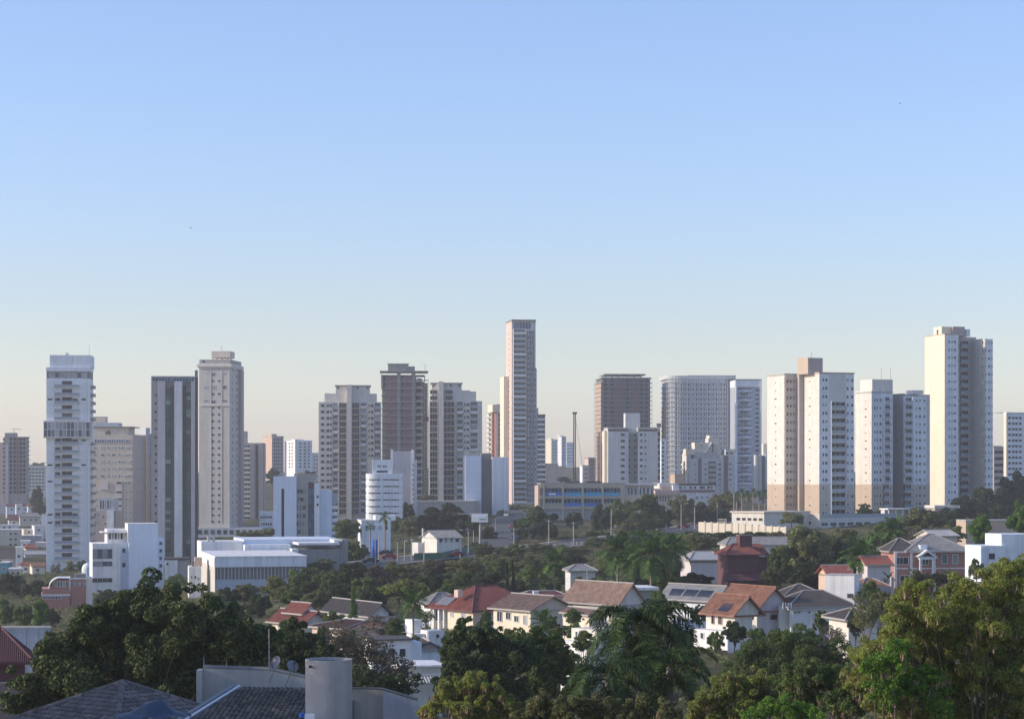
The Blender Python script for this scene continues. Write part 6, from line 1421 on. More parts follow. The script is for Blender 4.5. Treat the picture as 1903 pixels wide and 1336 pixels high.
m = MB(); m.bar(P0 + Vector((.36, 0, .05)), P1 + Vector((.36, 0, .05)), .07); m.build('gutter_edge', M['white_metal'], b.o)
m = MB(); m.bar(P0 + Vector((0, 0, -.05)), rt_ @ wpt(570, 1281, 103.5), .11); m.build('ridge_trim', M['roof_trim'], b.o)
e0, e1, r1, r0 = rt_ @ wpt(322, 1352, 93.5), rt_ @ wpt(600, 1356, 93.5), rt_ @ wpt(600, 1283, 103), rt_ @ wpt(434, 1279, 103)
e0 = Vector((P1.x + .5, e0.y, e0.z)); r0 = Vector((P0.x + .5, r0.y, r0.z))
m = MB(); m.poly([e0 - Vector((0, 0, .05)), e1 - Vector((0, 0, .05)), r1 - Vector((0, 0, .05)), r0 - Vector((0, 0, .05))]); m.build('roof_deck', M['dark_concrete'], b.o)
tile_roof(b.o, [(e0, e1, r1, r0)], .22, .30, 'old_tile')
# cylinder water tower
b = B('cylindrical_water_tower', 'round plastered water tower with an open dark top standing between the near roofs', 'water tower', 611, 1420, 95, 0)
Rr = 43.5 * 95 / F; T = b.t(1224)
m = MB(); n_ = 40; 
for i in range(n_):
    a0, a1 = 2 * math.pi * i / n_, 2 * math.pi * (i + 1) / n_
    def pp(a, r__, z): return (r__ * math.cos(a), r__ * math.sin(a), z)
    m.poly([pp(a0, Rr, -3), pp(a1, Rr, -3), pp(a1, Rr, T), pp(a0, Rr, T)]); m.poly([pp(a0, Rr, T), pp(a1, Rr, T), pp(a1, Rr - .09, T), pp(a0, Rr - .09, T)])
    m.poly([pp(a1, Rr - .09, T - .5), pp(a0, Rr - .09, T - .5), pp(a0, Rr - .09, T), pp(a1, Rr - .09, T)])
o = m.build('shell', M['render_wall'], b.o); o.data.polygons.foreach_set('use_smooth', [i % 3 != 1 for i in range(len(m.f))])
m = MB(); m.cyl(0, 0, Rr - .1, T - .55, T - .12, 32); m.build('tarred_lid', M['tarp_blue'], b.o)
m = MB(); m.cyl(0, 0, .06, 0, .25, 8); m.build('overflow_pipe', M['dark_metal'], b.o, (b.x(581) if 0 else -.72, -.72, T - .25), (R(90), 0, 0))
b = B('stair_head_house', 'pale blue-grey parapet block to the right of the round water tower', 'house', 655, 1420, 97, -4)
b.box('wall', 0, b.x(713), 0, .2, -3, b.t(1278), 'render_wall'); b.box('sunken_roof', 0, b.x(713), .21, 4, -3, b.t(1320), 'dark_concrete'); b.box('dark_gap_strip', -.1, b.x(658), -.2, -.01, -3, b.t(1300), 'dark_concrete')  # solid dark strip stands in for the gap beside the tower
x0, x1 = b.x(713) + .01, b.x(778); z0, z1 = b.t(1280), b.t(1299)
m = MB(); k = 0; m.v += [(x0, -.3, -3), (x1, -.3, -3), (x1, -.1, -3), (x0, -.1, -3), (x0, -.3, z0), (x1, -.3, z1), (x1, -.1, z1), (x0, -.1, z0)]
for q in ((4, 5, 6, 7), (0, 1, 5, 4), (1, 2, 6, 5), (2, 3, 7, 6), (3, 0, 4, 7)): m.f.append(q); m.m.append(0)
m.build('sloping_wall', M['render_blue'], b.o)
m = MB(); m.bar((x0 - 1.5, -.2, z0 + .07), (x0, -.2, z0 + .05), .05); m.bar((x0, -.3, z0 + .05), (x1, -.3, z1 + .05), .06); m.build('coping', M['dark_concrete'], b.o)
b = B('patio_box', 'small pale box with a bright blue knob at the foot of the round water tower', 'box', 566, 1345, 93, 0)
b.box('case', 0, b.x(584), 0, .4, -1, b.t(1327), 'blue_white_wall'); m = MB(); m.cyl(0, 0, .12, 0, .16, 10); m.build('knob', M['bright_blue'], b.o, (-.12, .1, b.t(1332)))
def dish(px, py, D, tilt, az, r__, label):
    base = empty('satellite_dish', (X(px, D), D, Z(py, D)), 0, label, 'satellite dish', 'satellite dishes on the near roof')
    m = MB(); n_ = 20; rings = 4
    for j in range(rings + 1):
        rr = r__ * j / rings
        for i in range(n_): a = 2 * math.pi * i / n_; m.v.append((rr * math.cos(a), rr * math.sin(a) * 1.1, .22 * r__ * (j / rings) ** 2))
    for j in range(rings):
        for i in range(n_): i2 = (i + 1) % n_; m.f.append((j * n_ + i, j * n_ + i2, (j + 1) * n_ + i2, (j + 1) * n_ + i)); m.m.append(0)
    d = m.build('reflector', M['grey_metal'], base, (0, 0, 0), (R(tilt), 0, R(az))); d.data.polygons.foreach_set('use_smooth', [True] * len(m.f))
    m = MB(); m.bar((0, -r__ * 1.1, .1), (0, 0, r__ * 1.1), .018); m.box(-.05, .05, -.05, .05, r__ * 1.05, r__ * 1.2); m.build('feed_arm', M['dark_metal'], base, (0, 0, 0), (R(tilt), 0, R(az)))
    m = MB(); m.bar((0, 0, 0), (-.1, .05, -.35), .025); m.bar((-.1, .05, -.35), (-.35, .1, -.95), .025); m.build('bracket', M['grey_metal'], base)
dish(513, 1231, 104, 62, -38, .30, 'left satellite dish on a bent arm beside the tall roof mast')
dish(543, 1238, 104, 55, 28, .28, 'right satellite dish, tilted the other way, on a bent arm')
def mast(px, top, base, D, r__, name, label, cat, m_='grey_metal', extra=None):
    h = (base - top) / F * D; o = empty(name, (X(px, D), D, Z(base, D)), 0, label, cat)
    m = MB(); m.bar((0, 0, 0), (0, 0, h), r__ * 1.3, k=6, r1=r__ * .7); m.build('pole', M[m_], o)
    if extra: extra(o, h)
    return o
mast(500, 1168, 1262, 104, .03, 'roof_mast', 'tall thin roof mast beside the two satellite dishes', 'mast', 'pole_concrete')
mast(379, 1217, 1243, 105.9, .02, 'roof_rod', 'thin lightning rod at the left corner of the pale parapet', 'rod')
mast(421, 1226, 1243, 105.9, .02, 'roof_rod', 'short rod on the parapet, second from its left corner', 'rod')
mast(459, 1236, 1245, 105.9, .02, 'roof_rod', 'shortest rod on the parapet, near the warm light patch', 'rod')

# ------------------------------------------------------------------ poles along the avenue
def utility(px, top, base, D, label, name='utility_pole', arms=1, lamp=0, group='poles along the avenue', cat='utility pole', r__=.16, mt='pole_concrete'):
    h = (base - top) / F * D; y_ = D; x_ = X(px, D)
    o = empty(name, (x_, y_, Z(base, D)), 0, label, cat, group)
    m = MB(); m.bar((0, 0, -2), (0, 0, h), r__, k=8, r1=r__ * .65); m.build('pole', M[mt], o)
    if arms: m = MB(); m.box(-.9, .9, -.06, .06, h - .5, h - .35); m.build('crossarm', M['grey_brown_wall'], o)
    if lamp:
        m = MB(); m.bar((0, 0, h - .3), (lamp * 1.7, 0, h + .35), .06, k=6); m.build('lamp_arm', M['grey_metal'], o)
        m = MB(); m.box(min(lamp * 1.6, lamp * 2.4), max(lamp * 1.6, lamp * 2.4), -.15, .15, h + .28, h + .42); m.build('lamp_head', M['white_metal'], o)
PO = [(697.5, 1000, 1058, 540, 'tall pole left of the blue container, nearest the hall', 0, 0), (704, 998, 1040, 575, 'thin pole directly beside the blue container', 0, 0), (739, 1007, 1040, 565, 'grey lamp post with a flat head, first from the white shed', 0, 1),
 (752, 1005, 1038, 570, 'grey lamp post with a flat head, second from the white shed', 0, 1), (765, 1001, 1038, 575, 'grey lamp post with a flat head, third from the white shed', 0, 1), (788, 1005, 1042, 560, 'concrete pole in front of the white cottage gable', 0, 0),
 (870.5, 987, 1030, 600, 'concrete pole with a long lamp arm right of the white cottage', 0, -1), (880, 985, 1015, 690, 'thin curved lamp post behind the billboard pole', 0, -1), (955, 980, 1023, 640, 'wooden pole standing at the corner of the side street', 1, 0),
 (1020, 965, 1016, 650, 'concrete pole in front of the dark round trees', 1, 0), (1066, 969, 1018, 655, 'concrete pole alone between the two road trees', 1, 0), (1136, 947, 995, 700, 'slender pale pole with a lamp arm under the school end', 0, 1),
 (1238, 935, 980, 740, 'pole with a slanting lamp arm before the pink mall front', 0, -1), (1266, 937, 978, 745, 'double-armed lamp pole right of the pink mall front', 0, 1), (1291, 942, 978, 750, 'thick square post with a small cap near the boundary wall', 0, 0),
 (1333, 935, 965, 790, 'lamp pole close to the row of low palms', 0, -1), (1364, 915, 948, 820, 'tall pole at the left of the row of low palms', 0, 0), (1318, 993, 1030, 560, 'thin pole rising from the tree belt left of the maroon house', 0, 0),
 (1091.5, 1062, 1108, 380, 'concrete pole with wires right of the two cypresses', 1, 0), (855, 1030, 1050, 545, 'short pole among the shrubs below the avenue', 0, 0)]
for px, tp, bs, D, lb, ar, lp in PO: utility(px, tp, bs + 4, D, lb, 'utility_pole' if not lp else 'street_lamp', ar, lp, cat='utility pole' if not lp else 'street lamp', r__=.2 if D > 450 else .14)
utility(921, 963, 1000, 760, 'pole by the left kerb of the side street', arms=1)
utility(975, 953, 985, 830, 'pole by the right kerb of the side street', arms=1)
utility(38 * 1.0, 1050, 1085, 700, 'thin pole in front of the left edge trees', arms=0)
m = MB()
for k, (za, zb2) in enumerate(((1075, 1068), (1081, 1073), (1098, 1090))):
    pa, pb_ = Vector((X(958, 430), 430, Z(za, 430))), Vector((X(1091.5, 380), 380, Z(zb2, 380))); prev = pa
    for i in range(1, 9): t_ = i / 8; q = pa.lerp(pb_, t_) - Vector((0, 0, 2.0 * t_ * (1 - t_))); m.bar(prev, q, .025, k=3); prev = q
tag(m.build('power_cable', M['grey_metal']), 'sagging cables strung from the concrete pole toward the two cypresses', 'cable')
for (pa_, pb2, lb) in (((955, 984, 640), (1020, 969, 650), 'thin cable sagging from the corner pole to the first roadside pole'), ((1020, 969, 650), (1066, 973, 655), 'thin cable sagging between the two middle roadside poles'), ((1066, 973, 655), (1136, 951, 700), 'thin cable rising to the pole under the school end')):
    m = MB()
    for o_ in (-.8, .8):
        pa, pb_ = Vector((X(pa_[0], pa_[2]) + o_, pa_[2], Z(pa_[1], pa_[2]))), Vector((X(pb2[0], pb2[2]) + o_, pb2[2], Z(pb2[1], pb2[2]))); prev = pa
        for i in range(1, 9): t_ = i / 8; q = pa.lerp(pb_, t_) - Vector((0, 0, 2.2 * t_ * (1 - t_))); m.bar(prev, q, .03, k=3); prev = q
    m.bar((X(pa_[0], pa_[2]) - .8, pa_[2], Z(pa_[1], pa_[2])), (X(pa_[0], pa_[2]) + .8, pa_[2], Z(pa_[1], pa_[2])), .04, k=4)
    tag(m.build('power_cable', M['grey_metal']), lb, 'cable', 'cables along the avenue')
# fences
def fence(name, label, pts, h, step, m_post, rails, group=None, rr=.09, panel=None):
    P = [Vector((X(px, D), D)) for px, D in pts]; x0, y0 = P[0]
    o = empty(name, (x0, y0, gz(x0, y0)), 0, label, 'fence', group); z0 = o.location.z; last = None
    for a, c in zip(P[:-1], P[1:]):
        n = max(1, int((c - a).length / step))
        for i in range(n + 1):
            q = a.lerp(c, i / n); z = gz(q.x, q.y) - z0; p = Vector((q.x - x0, q.y - y0, z))
            if last is not None and (p - last).length < .2: continue
            mb = MB(); mb.bar((0, 0, -.5), (0, 0, h), rr, k=6); mb.build('post', M[m_post], o, p)
            if last is not None:
                for rh in rails: mb = MB(); mb.bar(last + Vector((0, 0, rh)), p + Vector((0, 0, rh)), .035, k=4); mb.build('rail', M[m_post], o)
                if panel: mb = MB(); mb.poly([last + Vector((0, 0, .1)), p + Vector((0, 0, .1)), p + Vector((0, 0, h)), last + Vector((0, 0, h))]); pts4 = mb.v; mb.poly([tuple(Vector(v) + Vector((0, .05, 0))) for v in pts4[::-1]]); mb.build('panel', M[panel], o)
            last = p
fence('roadside_posts', 'row of short white posts along the near edge of the avenue', [(868, 603), (1000, 632), (1120, 668)], 1.5, 3.4, 'pale_concrete', (), rr=.09)
fence('guard_rail', 'white railing climbing along the avenue at right', [(1150, 680), (1270, 725), (1292, 745)], 1.1, 2.8, 'pole_concrete', (1.0,), rr=.045)
fence('green_fence', 'dark green sheet fence in front of the white cottage', [(770, 575), (820, 577), (850, 600), (906, 655)], 2.1, 2.6, 'green_metal', (), rr=.07, panel='green_metal')
# cars
def car_proto():
    o = empty('parked_car', (0, 0, 0)); m = MB()
    prof = [(-2.1, .35), (-2.15, .75), (-1.9, .95), (-1.2, 1.0), (-.65, 1.42), (.75, 1.45), (1.55, 1.0), (2.1, .9), (2.15, .4)]
    k = len(prof)
    for y_, s_ in ((-.85, 1), (-.72, 1), (.72, 1), (.85, 1)):
        for x_, z_ in prof: m.v.append((x_, y_ * (.86 if z_ > 1.1 else 1), z_))
    for j in range(3):
        for i in range(k): i2 = (i + 1) % k; m.f.append((j * k + i, j * k + i2, (j + 1) * k + i2, (j + 1) * k + i)); m.m.append(0)
    m.f += [tuple(range(k - 1, -1, -1)), tuple(3 * k + i for i in range(k))]; m.m += [0, 0]
    m.build('body', M['white_metal'], o)
    m = MB(); 
    for s_ in (-1, 1): m.poly([(-1.1, s_ * .87, 1.0), (-.62, s_ * .765, 1.36), (.72, s_ * .765, 1.38), (1.4, s_ * .87, 1.02)])
    m.poly([(-1.3, -.68, 1.02), (-1.3, .68, 1.02), (-.72, .62, 1.40), (-.72, -.62, 1.40)]); m.poly([(1.62, -.68, 1.0), (1.62, .68, 1.0), (.82, .62, 1.46), (.82, -.62, 1.46)])
    m.build('window_glass', M['glass_dark'], o)
    for x_ in (-1.3, 1.35):
        for y_ in (-.8, .8): m = MB(); m.cyl(0, 0, .32, -.1, .1, 12); m.build('wheel', M['rubber'], o, (x_, y_, .32), (R(90), 0, 0))
    for y_ in (-.6, .6): m = MB(); m.box(-2.19, -2.1, y_ - .18, y_ + .18, .62, .78); m.build('headlight', M['white_wall'], o)
    return o
mk('car_white', (.75, .75, .76), rough=.25, spec=.6, var=.02); mk('car_dark', (.02, .022, .03), rough=.2, spec=.6, var=.02); mk('car_red', (.35, .03, .03), rough=.25, spec=.6, var=.02)
mk('car_silver', (.42, .43, .45), rough=.25, metal=.4, var=.02); mk('car_blue', (.03, .07, .2), rough=.25, spec=.6, var=.02)
cp = car_proto(); kids = list(cp.children); first = True
CARS = [(688, 1043, 556, 'dark', 'dark car parked furthest left at the avenue kerb', 20), (683, 1035, 600, 'silver', 'silver-grey car behind the dark one at the left end of the avenue', 15), (723, 1034, 580, 'red', 'dark red car parked under the street posts', 10),
 (716, 1026, 610, 'dark', 'dark car parked farthest back beside the white shed', 5), (848, 1032, 590, 'red', 'red car driving on the avenue below the green fence', 25), (902, 1022, 615, 'white', 'white car in the mouth of the side street', 30),
 (956, 1003, 690, 'blue', 'dark blue car at the right kerb of the side street', 75), (952, 983, 780, 'red', 'reddish car further up the side street', 80), (941, 966, 880, 'white', 'white car high up on the side street', 85),
 (1270, 976, 760, 'red', 'red car half hidden by trees near the double-armed lamp', 10), (1155, 981, 760, 'silver', 'silver car under the trees beside the school', 5)]
for px, py, D, c_, lb, rz in CARS:
    x_ = X(px, D); o = cp if first else cp.copy()
    if not first: col.objects.link(o)
    for ch in kids:
        c2 = ch if first else ch.copy()
        if not first: col.objects.link(c2); c2.parent = o
        if ch.name.startswith('body'): c2.material_slots[0].link = 'OBJECT'; c2.material_slots[0].material = M['car_' + c_]
    o.location = (x_, D, gz(x_, D) + .42); o.rotation_euler = (0, 0, R(rz)); tag(o, lb, 'car', 'cars along the avenue and side street'); first = False
# birds
for px, py, D, lb in ((355, 424, 300, 'tiny dark bird in the sky above the dark twin-strip tower'), (1673, 193, 300, 'tiny dark bird high in the sky at upper right')):
    o = empty('bird', (X(px, D), D, Z(py, D)), .4, lb, 'bird', 'two birds in the sky')
    m = MB(); m.bar((-.12, 0, 0), (.1, 0, .02), .03, k=6, r1=.012); m.bar((.1, 0, .02), (.17, 0, .01), .02, k=5); m.build('body', M['bird'], o)
    for s_ in (-1, 1): m = MB(); m.poly([(.05, 0, .02), (-.06, 0, .02), (-.08, s_ * .15, .09), (.02, s_ * .16, .09)]); m.poly([(.02, s_ * .16, .09), (-.08, s_ * .15, .09), (-.1, s_ * .32, .05)]); m.build('wing', M['bird'], o)

# ------------------------------------------------------------------ vegetation
def quads_mesh(name, V, mt):
    """V: (n, 4, 3) array of quads"""
    n = len(V); me = bpy.data.meshes.new(name); me.vertices.add(n * 4); me.vertices.foreach_set('co', V.astype(np.float32).ravel())
    me.loops.add(n * 4); me.loops.foreach_set('vertex_index', np.arange(n * 4, dtype=np.int32)); me.polygons.add(n)
    me.polygons.foreach_set('loop_start', np.arange(0, n * 4, 4, dtype=np.int32)); me.polygons.foreach_set('loop_total', np.full(n, 4, dtype=np.int32))
    me.materials.append(mt); me.update(); me.validate(); return me
def unit(v): return v / (np.linalg.norm(v, axis=-1, keepdims=True) + 1e-9)
def leaves(P, Nr, s, asp=.5, hang=0.0):
    n = len(P); t = rng.normal(size=(n, 3)); 
    if hang: t = t * (1 - hang) + np.array([0, 0, -1]) * hang * 1.5
    t = unit(t - (t * Nr).sum(1)[:, None] * Nr); b_ = np.cross(Nr, t); s = np.asarray(s).reshape(-1, 1) * np.ones((n, 1))
    return np.stack([P - t * s, P + b_ * s * asp + t * s * .15, P + t * s, P - b_ * s * asp + t * s * .15], 1)
def blob_points(C, Rb, n, flat=.85):
    """n points near the surfaces of the blobs at C with radii Rb"""
    pr = Rb ** 2 / (Rb ** 2).sum(); k = rng.choice(len(C), n, p=pr); d = unit(rng.normal(size=(n, 3))); d[:, 2] = np.where(d[:, 2] < -.3, d[:, 2] * .5, d[:, 2]); d = unit(d)
    r_ = rng.uniform(.55, 1.05, n) ** .6; P = C[k] + d * (Rb[k] * r_)[:, None] * np.array([1, 1, flat])
    keep = np.ones(n, bool)
    for j in range(len(C)):
        q = ((P - C[j]) ** 2).sum(1) < (Rb[j] * .62) ** 2; keep &= ~(q & (k != j) & (rng.random(n) < .8))
    return P[keep], d[keep]
def crown_mesh(seed, nb, n, rb, s, mt, shape='round', asp=.5, hang=0):
    global rng; rng = np.random.default_rng(seed)
    d = unit(rng.normal(size=(nb, 3))); r_ = rng.uniform(.3, .9, nb)[:, None]; C = d * r_
    if shape == 'umbrella': C[:, 2] = .25 + C[:, 2] * .35 - .35 * (C[:, 0] ** 2 + C[:, 1] ** 2)
    elif shape == 'cone': zz = rng.uniform(-.9, .9, nb); C = np.stack([d[:, 0] * .55 * (1 - zz) / 2, d[:, 1] * .55 * (1 - zz) / 2, zz], 1)
    elif shape == 'tall': C[:, :2] *= .8; C[:, 2] *= 1.1
    else: C[:, 2] = np.where(C[:, 2] < 0, C[:, 2] * .75, C[:, 2])
    Rb = rng.uniform(rb * .7, rb * 1.3, nb); P, dd = blob_points(C, Rb, n)
    Nr = unit(dd * .7 + rng.normal(size=P.shape) * .6 + np.array([0, 0, .25])); return quads_mesh('crown', leaves(P, Nr, rng.uniform(.6, 1.3, len(P)) * s, asp, hang), mt)
def trunk_mesh(seed, h0=.45, mt='bark', limbs=7):
    rr = random.Random(seed); m = MB(); p = Vector((0, 0, -.06))
    for i in range(5):
        q = Vector((rr.uniform(-.05, .05), rr.uniform(-.05, .05), (i + 1) * h0 / 5)); m.bar(p, q, .055 - .005 * i, k=7, r1=.05 - .005 * i); p = q
    for i in range(limbs):
        a = 2 * math.pi * i / limbs + rr.uniform(-.3, .3); r_ = rr.uniform(.25, .55); q = Vector((r_ * .5 * math.cos(a), r_ * .5 * math.sin(a), h0 + rr.uniform(.1, .2))); e_ = Vector((r_ * math.cos(a), r_ * math.sin(a), h0 + rr.uniform(.25, .42)))
        m.bar(p - Vector((0, 0, .03)), q, .028, k=5, r1=.018); m.bar(q, e_, .018, k=4, r1=.008)
    return m.mesh('trunk', [M[mt]])
CV = {}
def crown_of(kind, mt, v):
    k = (kind, mt, v)
    if k not in CV:
        sd = hash_(kind + mt) + v
        CV[k] = {'round': lambda: crown_mesh(sd, 62, 12000, .21, .075, LM[mt]), 'fine': lambda: crown_mesh(sd, 84, 12000, .165, .062, LM[mt], asp=.4),
                 'umbrella': lambda: crown_mesh(sd, 30, 8000, .24, .065, LM[mt], 'umbrella'), 'cone': lambda: crown_mesh(sd, 30, 8000, .26, .05, LM[mt], 'cone'),
                 'sparse': lambda: crown_mesh(sd, 34, 3800, .24, .055, LM[mt], asp=.45), 'tall': lambda: crown_mesh(sd, 50, 9000, .22, .07, LM[mt], 'tall')}[kind]()
    return CV[k]
def hash_(s): return sum(ord(c) * (i + 7) for i, c in enumerate(s)) % 9973
TR = [trunk_mesh(i) for i in range(3)]; TRP = [trunk_mesh(9, mt='pale_bark', limbs=9)]
def tree(px, top, bot, wpx, D, kind, mt, label, group=None, name='tree', cat='tree', v=None, dD=0):
    x_ = X(px, D); g_ = gz(x_, D); zt = Z(top, D); zb = Z(bot, D); r_ = wpx / 2 / F * D; h = (zt - zb) / 2
    base = min(g_, zb - .5); o = empty(name, (x_, D, base), random.uniform(0, 6.28), label, cat, group)
    if v is None: v = random.randrange(3)
    inst('crown', crown_of(kind, mt, v), o, (0, 0, (zt + zb) / 2 - base), (0, 0, 0), (r_ * 1.02, r_ * .95, h * 1.05))
    inst('trunk', random.choice(TR if kind != 'sparse' else TRP), o, (0, 0, 0), (0, 0, 0), (max(r_ * 1.1, 1.2), max(r_ * 1.1, 1.2), (zt - base) * 1.05))
    return o
